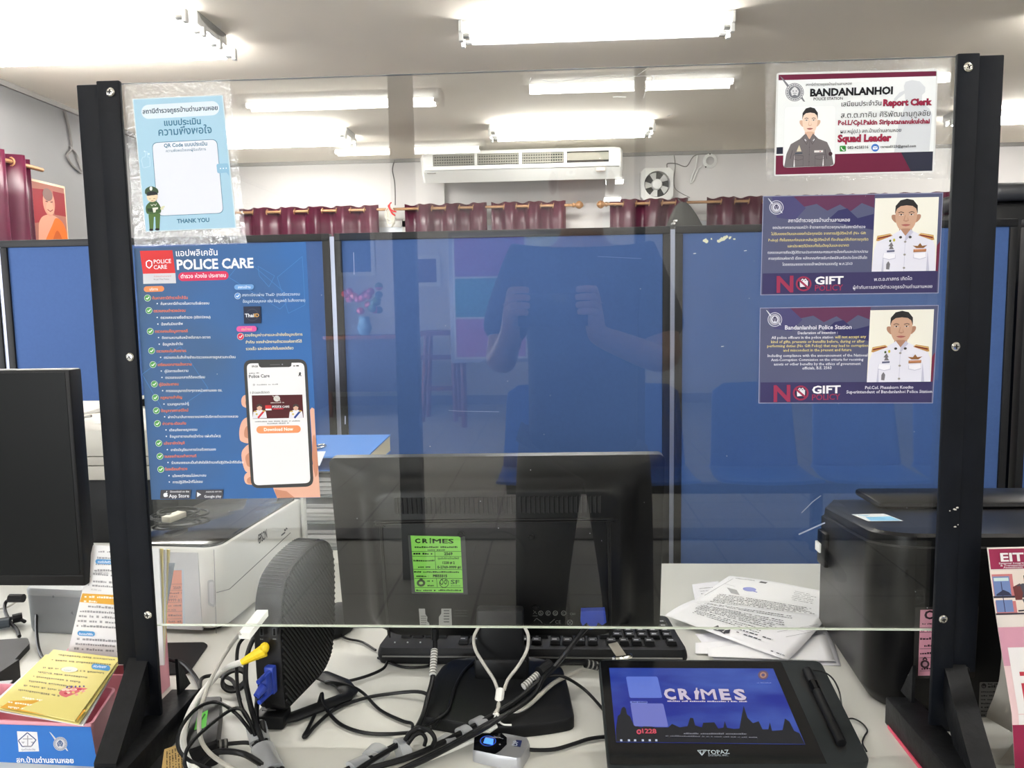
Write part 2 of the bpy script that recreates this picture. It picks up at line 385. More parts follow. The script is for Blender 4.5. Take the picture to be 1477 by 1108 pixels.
# ---------------------------------------------------------------- air conditioner
def aircon():
    y0, y1 = 5.30, 5.82
    A = W(606, 226, 'y', y0); Bq = W(899, 214, 'y', y0); x0, x1 = A.x, Bq.x
    t = thing('air_conditioner', 'long white air conditioner hung under the ceiling above the maroon curtains', 'air conditioner', ((x0 + x1) / 2, 5.45, 2.25))
    b = MB(); zt, zb = 2.53, 2.275
    prof = [(y1, zt), (y0 + .10, zt), (y0 + .03, zt - .02), (y0, zt - .06), (y0, zt - .12), (y0 + .01, zt - .175), (y0 + .11, zb + .005), (y1, zb + .10)]
    rs = []
    for s in (0, .012, .04, 1 - .04, 1 - .012, 1):
        x = x0 + (x1 - x0) * s; e = min(s, 1 - s); k = 0.90 if e == 0 else (.97 if e < .02 else 1.0)
        rs.append([V((x, y1 + (a - y1) * k, 2.40 + (z - 2.40) * k)) for a, z in prof])
    b.rings(rs, m_wht); b.build('casing', t)
    n = 4; gx0 = x0 + .09; gx1 = x1 - .10; wd = (gx1 - gx0) / n
    dk = mat('dark_recess', (30, 30, 28), 0.8); slat = mat('cream_slat', (118, 117, 106), 0.6)
    for k in range(n):
        a = gx0 + k * wd + .012; c = gx0 + (k + 1) * wd - .012; g = MB()
        g.span((a, y0 - .004, zt - .135), (c, y0 + .002, zt - .05), dk)
        if k < 3:
            for j in range(4): g.span((a, y0 - .009, zt - .128 + j * .021), (c, y0 - .003, zt - .119 + j * .021), slat)
            for j in range(17): xx = a + (c - a) * (j + .5) / 17; g.span((xx - .003, y0 - .011, zt - .135), (xx + .003, y0 - .003, zt - .05), slat)
        else:
            g.span((a, y0 - .012, zt - .120), (c, y0 - .003, zt - .062), slat, bev=.003)
        g.build('louvre', t)
    l = MB(); l.span((x0 + .03, y0 - .012, zt - .170), (x1 - .03, y0 + .02, zt - .140), m_wht, bev=.006); l.build('front_lip', t)
    s = MB(); s.span((x1 - .21, y0 + .012, zt - .20), (x1 - .14, y0 + .02, zt - .178), mat('tan_sticker', (205, 176, 150), 0.6)); s.span((x0 + .05, y0 + .012, zt - .19), (x0 + .12, y0 + .02, zt - .184), m_trim); s.build('badge', t)
aircon()
# ---------------------------------------------------------------- exhaust fan
def fan():
    c = (W(925, 242, 'y', 5.78) + W(970, 290, 'y', 5.78)) / 2; r = .135; y = 5.80
    t = thing('exhaust_fan', 'square white exhaust fan with five blades on the back wall', 'fan', (c.x, 5.8, c.z - r))
    f = MB(); N = 24; out = []; inn = []
    for k in range(N):
        a = 2 * math.pi * (k + .5) / N; dx, dz = math.cos(a), math.sin(a); q = r / max(abs(dx), abs(dz))
        out.append(V((c.x + dx * q, 0, c.z + dz * q))); inn.append(V((c.x + dx * r * .80, 0, c.z + dz * r * .80)))
    def L(p, yy): return [V((v.x, yy, v.z)) for v in p]
    f.rings([L(out, 5.848), L(out, y - .03), L(inn, y - .045), L(inn, 5.84)], m_whtp, caps=False); f.build('frame', t)
    d = MB(); d.cyl((c.x, 5.847, c.z), (c.x, 5.835, c.z), r * .82, mat('dark_shaft', (52, 54, 58), 0.7), n=28); d.build('duct', t)
    bl = MB()
    for k in range(5):
        a0 = 2 * math.pi * k / 5 + .35; pts = []
        for i in range(7):
            a = a0 + .62 * i / 6; pts.append((c.x + r * .74 * math.cos(a), y - .005 - .02 * i / 6, c.z + r * .74 * math.sin(a)))
        for i in range(7):
            a = a0 + .75 - .55 * i / 6; pts.append((c.x + r * .24 * math.cos(a), y - .015, c.z + r * .24 * math.sin(a)))
        bl.prism(pts, (0, .004, 0), mat('fan_blade', (196, 196, 192), 0.4) if k == 0 else bl.ms[0])
    bl.build('blades', t)
    h = MB(); h.lathe((c.x, y - .012, c.z), [(.045, .03), (.045, -.012), (.038, -.022), (.01, -.026)], m_whtp, R=Matrix.Rotation(-math.pi / 2, 3, 'X')); h.build('hub', t)
fan()
# ---------------------------------------------------------------- curtain rods and curtains
def rod(x0, x1, z, y, label, fin=(1, 1)):
    t = thing('curtain_rod', label, 'curtain rod', ((x0 + x1) / 2, y, z), 'curtain rods on the back wall')
    MB().cyl((x0, y, z), (x1, y, z), .012, m_gold, n=12).build('pole', t)
    for s, x in ((-1, x0), (1, x1)):
        if fin[0 if s < 0 else 1]:
            MB().lathe((x, y, z), [(.012, 0), (.02, .01), (.02, .02), (.013, .025), (.032, .05), (.034, .065), (.022, .085), (.006, .095)], m_gold, n=14, R=Matrix.Rotation(s * math.pi / 2, 3, 'Y')).build('finial', t)
    for x in (x0 + .06, x1 - .06):
        MB().span((x - .008, y, z - .012), (x + .008, 5.848, z + .012), m_gold).build('bracket', t)
def curtain(x0, x1, z, y, waves, label, zb=.35, gather=0.0, amp=.045):
    t = thing('curtain', label, 'curtain', ((x0 + x1) / 2, y, zb), 'maroon curtains on the back wall')
    c = MB(); NU = waves * 12
    def fn(u, v):
        a = 2 * math.pi * waves * u
        x = x0 + (x1 - x0) * u; g = gather * math.sin(math.pi * v * .5)
        x = x + (x0 - x) * g
        yy = y + math.sin(a) * amp * (1 - .2 * v) + .008 * math.sin(3.1 * a + 4 * v)
        zz = z + .035 + .006 * math.cos(a * 2) - (z + .035 - zb) * v
        return V((x, yy, zz))
    c.surf(fn, NU, 10, m_cur); o = c.build('cloth', t, ang=80, solid=.003)
    for k in range(waves):
        for ph in (0.0, .5):
            u = (k + ph) / waves
            if u <= 0.01: continue
            x = x0 + (x1 - x0) * u
            ring = MB(); ring.tube([(x + .004 * math.sin(q), y + .021 * math.cos(q), z + .021 * math.sin(q)) for q in [2 * math.pi * i / 12 for i in range(12)]], .005, m_gold, n=6, sub=1, closed=True)
            ring.build('eyelet', t)
ZR = 2.115; YR = 5.68
xa, xb = W(330, 303, 'y', YR).x, W(825, 297, 'y', YR).x
rod(xa - .3, xb, ZR, YR, 'brass curtain rod with ball finial left of the bare wall strip', (0, 1))
xc = W(877, 295, 'y', YR).x
rod(xc, 3.4, ZR, YR, 'brass curtain rod starting under the exhaust fan', (1, 0))
curtain(W(345, 300, 'y', YR).x, W(546, 300, 'y', YR).x, ZR, YR, 5, 'maroon eyelet curtain left of the hanging white cord')
curtain(W(584, 300, 'y', YR).x, W(702, 300, 'y', YR).x, ZR, YR, 3, 'maroon eyelet curtain just right of the hanging white cord')
curtain(W(709, 300, 'y', YR).x, W(816, 297, 'y', YR).x, ZR, YR, 3, 'maroon eyelet curtain ending at the finial under the air conditioner')
curtain(W(880, 297, 'y', YR).x, W(993, 297, 'y', YR).x, ZR, YR, 3, 'maroon curtain below the exhaust fan, pulled aside at its lower edge', gather=.28)
curtain(W(1020, 294, 'y', YR).x, W(1180, 294, 'y', YR).x, ZR, YR, 4, 'maroon eyelet curtain right of the dark cloth bag')
curtain(W(1185, 294, 'y', YR).x, W(1420, 290, 'y', YR).x, ZR, YR, 5, 'maroon eyelet curtain behind the no gift notices')
# windows behind the curtains
def bwin(i, x0, x1):
    f = MB(); pane = mat('daylit_pane', (235, 240, 245), 0.3)
    f.span((x0, YB - .02, 1.0), (x1, YB - .012, 1.98), pane)
    for a, b in ((x0, x0 + .05), (x1 - .05, x1), ((x0 + x1) / 2 - .025, (x0 + x1) / 2 + .025)): f.span((a, YB - .03, 1.0), (b, YB, 2.03), m_wht)
    f.span((x0, YB - .03, 1.98), (x1, YB, 2.03), m_wht); f.span((x0, YB - .03, .95), (x1, YB, 1.0), m_wht); struct(f, 'window_%d' % i)
bwin(4, -2.0, .45); bwin(5, 1.15, 3.2)
# hank of white cord, dark bag, wires
c0 = W(562, 300, 'y', 5.64)
def hank():
    m = mat('white_cord', (222, 218, 205), 0.7); b = MB(); random.seed(3)
    for k in range(9):
        w0 = random.uniform(.022, .05); h = random.uniform(.10, .17); ox = random.uniform(-.015, .015); y = 5.645 + random.uniform(-.012, .012)
        P = [(c0.x + ox + w0 * math.sin(a) * (0.5 + .5 * (1 - math.cos(a)) * .5), y, ZR + .015 - h * (1 - math.cos(a)) / 2) for a in [2 * math.pi * i / 10 for i in range(10)]]
        b.tube(P, .0035, m, n=5, sub=3, closed=True)
    t = b.build('cord_hank', None, 'hank of white cord tied with red ribbon on the curtain rod', 'cord')
    r = MB(); m2 = mat('red_ribbon', (205, 36, 42), 0.6)
    for s in ((.01, .05), (.05, -.03), (.04, -.06), (-.01, .03)): r.tube([(c0.x, 5.63, ZR), (c0.x + s[0] * .6, 5.62, ZR + s[1] * .7), (c0.x + s[0] + .01, 5.622, ZR + s[1])], .006, m2, n=5)
    r.build('ribbon', t)
hank()
def bag():
    m = mat('dark_grey_cloth', (62, 62, 60), 0.8, var=.15, vs=12); b = MB()
    A = W(985, 312, 'y', 5.5); prof = [(.0, .025), (.03, .05), (.10, .085), (.22, .13), (.42, .15), (.60, .14), (.66, .06)]
    rs = [[V((A.x + .05 * d / .6 + r * 1.25 * math.cos(q), 5.52 + r * .45 * math.sin(q), ZR - .02 - d)) for q in [2 * math.pi * k / 18 for k in range(18)]] for d, r in prof]
    b.rings(rs, m)
    b.tube([(A.x, 5.52, ZR - .03), (A.x - .02, 5.60, ZR + .02), (A.x, 5.70, ZR + .016), (A.x + .02, 5.60, ZR - .01), (A.x + .01, 5.52, ZR - .03)], .006, m, n=6)
    o = b.build('cloth_bag', None, 'dark grey cloth bag hung from the curtain rod beside the drawn-back curtain', 'bag')
    q = MB()
    for px, py in ((975, 318), (972, 322)): p = W(px, py, 'y', 5.4); q.span((p.x - .012, 5.40, p.z - .006), (p.x + .012, 5.47, p.z + .006), m_wht)
    q.build('white_tag', o)
bag()
def wire(pts, y, r, m, label, name='wall_wire', closed=False):
    return MB().tube([W(px, py, 'y', y) for px, py in pts], r, m, n=6, closed=closed).build(name, None, label, 'wire')
m_wire = mat('grey_wire', (112, 109, 106), 0.6)
wire([(569, 231), (566, 245), (569, 262), (570, 280), (570, 296)], 5.78, .005, m_wire, 'thin grey wire running down the wall strip above the white cord')
wire([(972, 222), (974, 240), (972, 258), (974, 272), (985, 280), (995, 285)], 5.84, .003, m_wire, 'thin wire dropping from the ceiling right of the exhaust fan')
wire([(962, 242), (963, 236), (975, 236), (990, 240), (1000, 226), (1012, 222), (1020, 222)], 5.835, .004, m_wire, 'grey wire looping from the exhaust fan to the coil')
wire([(1006, 224), (1004, 240), (998, 256), (996, 264), (1000, 260), (1006, 245), (1012, 240)], 5.835, .006, m_whtp, 'white pull cord folded back on itself under the coil')
cq = W(1024, 232, 'y', 5.83)
cb = MB()
for k in range(4): cb.tube([(cq.x + (.055 - .006 * k) * math.cos(a), 5.835 - .004 * k, cq.z + (.055 - .006 * k) * math.sin(a)) for a in [2 * math.pi * i / 12 for i in range(12)]], .005, m_whtp, n=6, sub=3, closed=True)
co = cb.build('wire_coil', None, 'round coil of white wire pinned to the back wall', 'wire')
MB().sph((cq.x, 5.83, cq.z + .055), (.007, .007, .007), m_black).sph((cq.x - .035, 5.83, cq.z - .05), (.006, .006, .006), m_black).build('clip', co)
# ---------------------------------------------------------------- left wall: curtain, picture, cable
def leftside():
    y0, y1 = W(0, 230, 'x', -2.4).y - .55, W(43, 230, 'x', -2.4).y
    z = 2.10
    t = thing('curtain_rod', 'brass curtain rod on the left wall, seen at the left edge', 'curtain rod', (-2.4, y0, z))
    MB().cyl((-2.40, y0, z), (-2.40, y1 + .1, z), .012, m_gold, n=12).build('pole', t)
    MB().span((-2.5, y0 + .3, z - .01), (-2.40, y0 + .32, z + .01), m_gold).build('bracket', t)
    t = thing('curtain', 'maroon satin curtain on the left wall beside the monk picture', 'curtain', (-2.4, (y0 + y1) / 2, .3))
    c = MB(); nw = 5
    c.surf(lambda u, v: V((-2.40 + .05 * math.sin(2 * math.pi * nw * u) * (1 - .2 * v), y0 + (y1 - y0) * u, z + .04 - 1.8 * v)), 60, 8, m_cur); c.build('cloth', t, ang=80, solid=.003)
    for k in range(1, 10):
        y = y0 + (y1 - y0) * k / 10
        MB().tube([(-2.40 + .022 * math.cos(q), y, z + .022 * math.sin(q)) for q in [2 * math.pi * i / 10 for i in range(10)]], .005, m_gold, n=6, sub=1, closed=True).build('eyelet', t)
    ya, yb = W(47, 300, 'x', -2.48).y, W(97, 300, 'x', -2.48).y; zt = W(70, 263, 'x', -2.48).z; zb = zt - .46
    t = thing('framed_picture', 'framed colour picture of a seated monk in an orange robe on the left wall', 'picture', (-2.495, (ya + yb) / 2, zb))
    f = MB(); f.span((-2.499, ya, zb), (-2.485, yb, zt), mat('pale_frame', (196, 170, 140), .5), bev=.003); f.build('frame', t)
    p = MB(); n = V((1, 0, 0)); cv = Canvas(p, (-2.4845, ya, zb), n)
    def f2(u, v): return None
    def pt(u, v): q = V((-2.4845, ya + (yb - ya) * u, zt - (zt - zb) * v)); return q
    cv.P = lambda u, v: pt(u, v) + n * (2e-4 * cv.lay)
    cv.poly([(.04, .03), (.96, .03), (.96, .97), (.04, .97)], (150, 96, 84))
    cv.poly([(.04, .12), (.4, .10), (.4, .5), (.04, .55)], (140, 44, 52)); cv.poly([(.62, .1), (.96, .1), (.96, .4), (.62, .4)], (132, 40, 46))
    cv.poly([(.18, .97), (.14, .62), (.22, .48), (.40, .42), (.64, .42), (.84, .50), (.94, .66), (.94, .97)], (196, 140, 118), 4)
    cv.poly([(.20, .97), (.28, .78), (.52, .55), (.66, .44), (.86, .50), (.96, .68), (.96, .97)], (196, 98, 34), 4)
    cv.poly([(.42, .97), (.5, .76), (.66, .6), (.8, .72), (.84, .97)], (166, 78, 28), 3)
    cv.ell(.48, .26, .17, .17, (186, 130, 112)); cv.ell(.46, .16, .14, .08, (120, 96, 92)); cv.ell(.50, .33, .11, .08, (196, 144, 122))
    cv.line([(.42, .35), (.50, .37), (.58, .34)], .012, (120, 60, 56)); cv.line([(.38, .25), (.45, .25)], .012, (90, 60, 56)); cv.line([(.52, .25), (.59, .24)], .012, (90, 60, 56))
    p.build('print', t, ang=0)
    MB().tube([W(a, b, 'x', -2.49) for a, b in ((93, 160), (98, 178), (102, 200), (103, 214), (97, 225), (104, 238), (113, 246), (117, 250))], .008, m_wire, n=6).tube([W(a, b, 'x', -2.49) for a, b in ((101, 212), (110, 222), (114, 236), (118, 248))], .007, m_wire, n=6).build('wall_cable', None, 'grey cable drooping from the ceiling down the left wall', 'cable')
leftside()
# ---------------------------------------------------------------- blue office partitions
def partition(x0, x1, label, yp=1.85):
    t = thing('partition', label, 'partition', ((x0 + x1) / 2, yp, 0), 'blue fabric office partitions')
    zt = 1.556; fw = .026
    MB().span((x0 + fw, yp + .008, .09), (x1 - fw, yp + .034, zt - fw), m_blue).build('fabric_panel', t)
    MB().span((x0, yp, zt - fw), (x1, yp + .042, zt), m_frame, bev=.003).build('top_rail', t)
    MB().span((x0 + fw, yp, .06), (x1 - fw, yp + .042, .09), m_frame).build('bottom_rail', t)
    for a in (x0, x1 - fw): MB().span((a, yp, .02), (a + fw, yp + .042, zt - fw), m_frame, bev=.002).build('upright', t)
    for a in (x0 + .05, x1 - .11): MB().span((a, yp - .16, 0), (a + .06, yp + .2, .03), m_frame, bev=.004).build('foot', t)
    return t
S0 = W(16, 600, 'y', 1.85).x; S1 = W(484, 500, 'y', 1.85).x; S2 = W(970, 500, 'y', 1.85).x; S3 = 2.10
partition(S0 - 1.2, S0 - .0085, 'blue fabric partition cut off at the left edge, beyond the black screen')
partition(S0 + .0085, S1 - .0085, 'blue fabric partition behind the left black post and the poster')
partition(S1 + .0085, S2 - .0085, 'blue fabric partition behind the middle of the desk')
pr_ = partition(S2 + .0085, S3 - .016, 'blue fabric partition at the right with torn white tape marks')
partition(S3 + .016, S3 + 1.2, 'blue fabric partition cut off at the right edge beyond the post')
for sx in (S0, S1, S2):
    MB().span((sx - .008, 1.856, .06), (sx + .008, 1.885, 1.545), m_alu).build('joint_strip', None, ['silver joint strip between the two partitions at the far left', 'silver joint strip between partitions beside the police app poster', 'silver joint strip between partitions right of the monitor'][(S0, S1, S2).index(sx)], 'joint strip', 'partition joint strips')
tp = MB(); cv = Canvas(tp, (0, 1.8578, 0), (0, -1, 0), step=1e-4)
random.seed(5)
for cx_, cy_, r_ in ((1018, 347, 4), (1026, 345, 1.6), (1036, 348, 3), (1040, 346, 4), (1044, 344, 3.6), (1048, 342, 3), (1053, 343, 2.6), (1059, 345, 1.8)):
    cv.poly([(cx_ + r_ * random.uniform(.5, 1.2) * math.cos(a), cy_ + r_ * random.uniform(.5, 1.1) * math.sin(a)) for a in [2 * math.pi * k / 9 for k in range(9)]], (226, 226, 196))
for a, b in ((1002, 366), (1075, 362), (1042, 500)): cv.line([(a - 2, b), (a + 2, b - .6)], 1, (220, 220, 220))
tp.build('tape_residue', pr_, 'torn white tape marks', ang=0)
# black cabinet beyond the partition
kx = W(1436, 268, 'y', 2.25).x
bc = thing('black_cabinet', 'black cabinet with a glossy rim rising behind the right partition', 'cabinet', (kx + .35, 2.5, 0))
MB().span((kx, 2.25, 0), (kx + .8, 2.75, 1.66), m_black, bev=.03).build('body', bc)
MB().span((kx - .01, 2.24, 1.665), (kx + .81, 2.76, 1.735), mat('dark_grey_lid', (62, 63, 66), .35), bev=.028, seg=3).build('lid', bc)
# ================================================================ desk
DZ = 0.75
def desk():
    t = thing('desk', 'long pale grey office desk carrying the clear screen', 'desk', (.35, .25, 0))
    MB().span((-1.45, -.23, DZ - .028), (1.95, .675, DZ), m_desk, bev=.004).build('desktop', t)
    MB().span((-1.35, .60, .12), (1.85, .62, DZ - .03), m_deskd).build('modesty_panel', t)
    for x in (-1.40, .28, 1.88): MB().span((x, -.20, 0), (x + .03, .64, DZ - .028), m_deskd).build('leg', t)
desk()
def desk2():
    t = thing('side_desk', 'white side desk behind the printers at the left', 'desk', (-.55, 1.0, 0))
    MB().span((-1.45, .680, DZ - .03), (.31, 1.35, DZ - .002), mat('white_laminate', (222, 222, 216), .4), bev=.003).build('desktop', t)
    for x in (-1.40, .24): MB().span((x, .72, 0), (x + .03, 1.3, DZ - .03), m_deskd).build('leg', t)
    MB().span((-1.36, 1.28, .2), (.24, 1.30, DZ - .03), m_deskd).build('back_panel', t)
desk2()
# ================================================================ clear screen in its black steel frame
ZS = 0.90; ZT = 1.5545
m_acr = schlick_glass('clear_acrylic', (0.972, 0.98, 0.974), 0.0, 0.040)
m_edge2 = mat('acrylic_edge_dimmed', (120, 122, 116), .3)  # the top edge's dimness is put into this darker edge colour
m_edge = mat('acrylic_edge', (214, 222, 206), 0.15, spec=.8)
def screen():
    t = thing('counter_screen', 'clear acrylic counter screen held between two black steel posts', 'counter screen', (.47, .02, DZ))
    p = MB(); e = .0025
    x0, x1 = -.024, .962
    p.add([(x0, e * 2, ZS), (x1, e * 2, ZS), (x1, e * 2, ZT), (x0, e * 2, ZT)], [[0, 1, 2, 3]], m_acr)
    p.add([(x0, .0002, ZS), (x1, .0002, ZS), (x1, .0002, ZT), (x0, .0002, ZT)], [[3, 2, 1, 0]], m_acr)
    p.build('panel', t, ang=0)
    g = MB(); g.span((x0, .0004, ZS - .0005), (x1, .0048, ZS + .0006), m_edge); g.build('panel_edge', t); g = MB(); g.span((x0, .0004, ZT - .0002), (x1, .0048, ZT + .0002), m_edge2); g.build('panel_edge', t)
    s = MB(); cv = Canvas(s, (0, -.0003, 0), (0, -1, 0)); wh = (232, 232, 228)
    cv.poly([(938, 109), (943, 108.5), (944.5, 113), (941.5, 115), (942.5, 119.5), (944, 120), (941, 120), (939.5, 115), (942, 112.5)], wh)
    cv.line([(884, 140), (890, 139.4), (896, 139.6), (903, 140)], 1.4, wh); cv.line([(930, 126), (934, 122)], 1.6, (225, 222, 205))
    cv.line([(782, 115), (790, 117.3), (810, 117), (860, 110.5), (900, 108)], .7, (196, 196, 192)); cv.line([(880, 112), (960, 108), (1010, 103.5)], .4, (186, 186, 182)); cv.line([(920, 108), (935, 98)], .7, (190, 190, 186))
    cv.line([(764, 119), (766, 112)], .7, wh); cv.line([(928, 142), (931, 132)], .6, wh); cv.line([(962, 168), (970, 164)], .6, (190, 190, 186))
    cv.line([(1156, 740), (1172, 724), (1184, 715)], 1.0, (150, 160, 180)); cv.line([(1152, 771), (1172, 762), (1190, 754)], 2.0, (150, 160, 180))
    cv.line([(647, 592), (660, 593), (720, 594)], .5, (150, 162, 200)); cv.line([(862, 370), (925, 373)], .4, (120, 135, 185))
    cv.line([(510, 364), (511, 396)], 1.0, (140, 150, 190)); cv.line([(498, 600), (498, 612)], 1.6, (150, 158, 180))
    random.seed(11)
    for k in range(46):
        x, y = random.uniform(230, 1340), random.uniform(130, 880); cv.ell(x, y, random.uniform(.3, .7), random.uniform(.3, .7), (190, 195, 205), n=6)
    s.build('scratches', t, 'white scratches and specks on the clear panel', kind='stuff', ang=0)
    def post(side):
        xi0, xi1, xo0, xo1 = ((-.0275, .0, -.0535, -.0275) if side < 0 else (.9385, .9625, .9625, .9905))
        name = 'left' if side < 0 else 'right'
        m = MB(); xa, xb = xo0, xo1
        m.span((xa, .007, DZ + .036), (xb, .047, ZT - .001), m_steel, bev=.0025)
        m.span((xo0, -.003, DZ + .10), (xo1, .012, ZT - .001), m_steel, bev=.0012)
        pst = m.build('post', t)
        c = MB(); c.span((xi0 + .0004, -.0075, DZ + .028), (xi1, -.0008, ZT + (.0015 if side < 0 else .0005)), m_steel, bev=.0012)
        cb_ = c.build('clamp_bar', t)
        for px, py in (((160, 133), (188, 515), (214, 887)) if side < 0 else ((1396, 97), (1378, 500), (1360, 893))):
            q = W(px, py, 'y', -.0075); s2 = MB()
            s2.lathe((q.x, -.0076, q.z), [(.0052, 0), (.0050, .0012), (.0036, .0024), (.001, .0027)], m_chrome, n=18, R=Matrix.Rotation(math.pi / 2, 3, 'X'))
            a = random.uniform(0, 1.5)
            for k in range(2): s2.box((q.x, -.0103, q.z), (.0052, .0008, .0011), m_black, R=Matrix.Rotation(a + k * math.pi / 2, 4, 'Y'))
            s2.build('screw', cb_)
        # splayed foot, braces and gusset
        cx0 = (-.001 if side < 0 else .934); bt = (-.0255 if side < 0 else .966); bb = (-.0075 if side < 0 else .945); o = bt - cx0
        f = MB(); f.span((cx0 - .019, -.20, DZ + .0005), (cx0 + .019, .060, DZ + .036), m_steelw, bev=.002); f.build('foot', t)
        b = MB(); w_ = .0128; za = DZ + .110
        b.prism([V((bt - w_, -.0035, za)), V((bt + w_, -.0035, za)), V((bt + w_, -.0035, za - .045)), V((bt - w_, -.0035, za - .045))], V((bb - bt, -.112, -.070)), m_steelw)
        random.seed(2)
        for k in range(7):
            q = V((cx0 + o + random.uniform(-.013, .013), -.005, DZ + .102 + random.uniform(-.003, .003))); b.sph(q, (.005, .003, .0035), m_steelw, nu=8, nv=5)
        b.build('brace', t)
        gz = MB(); xg = xi1 - .005 if side < 0 else xi0 + .002
        gz.prism([(xg, .045, DZ + .036), (xg, .045, DZ + .085), (xg, .075, DZ + .036)], (.004, 0, 0), m_steelw)
        gz.build('gusset', t)
        if side > 0:
            d = MB(); cw = Canvas(d, (0, -.0077, 0), (0, -1, 0))
            for x, y, r in ((1377, 735, 3), (1381, 732.5, 2.2), (1370, 737, 1.4), (1378, 760, 2.4), (1382, 757, 1.2)):
                cw.poly([(x + r * random.uniform(.5, 1.2) * math.cos(a), y + .6 * r * random.uniform(.5, 1.2) * math.sin(a)) for a in [2 * math.pi * k / 8 for k in range(8)]], (216, 212, 200))
            d.build('paint_chip', cb_, 'chipped white marks on the right post', ang=0)
    post(-1); post(1)
screen()
# ================================================================ notices on the screen
def notice(name, label, cat, y, side=-1):
    """an empty with a canvas on the plane of the screen (front face)"""
    return thing(name, label, cat, (0, y, 0))
NAVY = (40, 44, 64); MAR = (104, 30, 58)
def emblem(cv, x, y, r, c1, c2, sword=True):
    if sword:
        cv.poly([(x - 1.6 * r, y - 1.75 * r), (x - 1.35 * r, y - 1.6 * r), (x - .5 * r, y - .62 * r), (x - .72 * r, y - .45 * r)], c1)
        cv.poly([(x + .55 * r, y + .5 * r), (x + .75 * r, y + .35 * r), (x + 1.15 * r, y + 1.05 * r), (x + .95 * r, y + 1.0 * r)], c1)
    cv.ell(x, y, r, r, c1); cv.ring(x, y, r * .93, r * .06, c2); cv.ell(x, y, r * .74, r * .74, c2); cv.ell(x, y, r * .68, r * .68, c1)
    for k in range(20):
        a = 2 * math.pi * k / 20; cv.line([(x + .79 * r * math.cos(a), y + .79 * r * math.sin(a)), (x + .88 * r * math.cos(a), y + .88 * r * math.sin(a))], r * .09, c2)
    cv.poly([(x - .45 * r, y - .1 * r), (x - .2 * r, y - .45 * r), (x, y - .58 * r), (x + .2 * r, y - .45 * r), (x + .45 * r, y - .1 * r), (x + .3 * r, y + .4 * r), (x, y + .25 * r), (x - .3 * r, y + .4 * r)], c2)
    cv.ell(x - .17 * r, y - .12 * r, .09 * r, .07 * r, c1, n=8); cv.ell(x + .17 * r, y - .12 * r, .09 * r, .07 * r, c1, n=8); cv.line([(x - .2 * r, y + .12 * r), (x + .2 * r, y + .12 * r)], .07 * r, c1)
def tick(cv, x, y, r, c):
    cv.ell(x, y, r, r, (232, 238, 232)); cv.ell(x, y, r * .9, r * .9, c); cv.line([(x - .45 * r, y + .02 * r), (x - .1 * r, y + .36 * r), (x + .5 * r, y - .4 * r)], r * .28, (240, 244, 240))
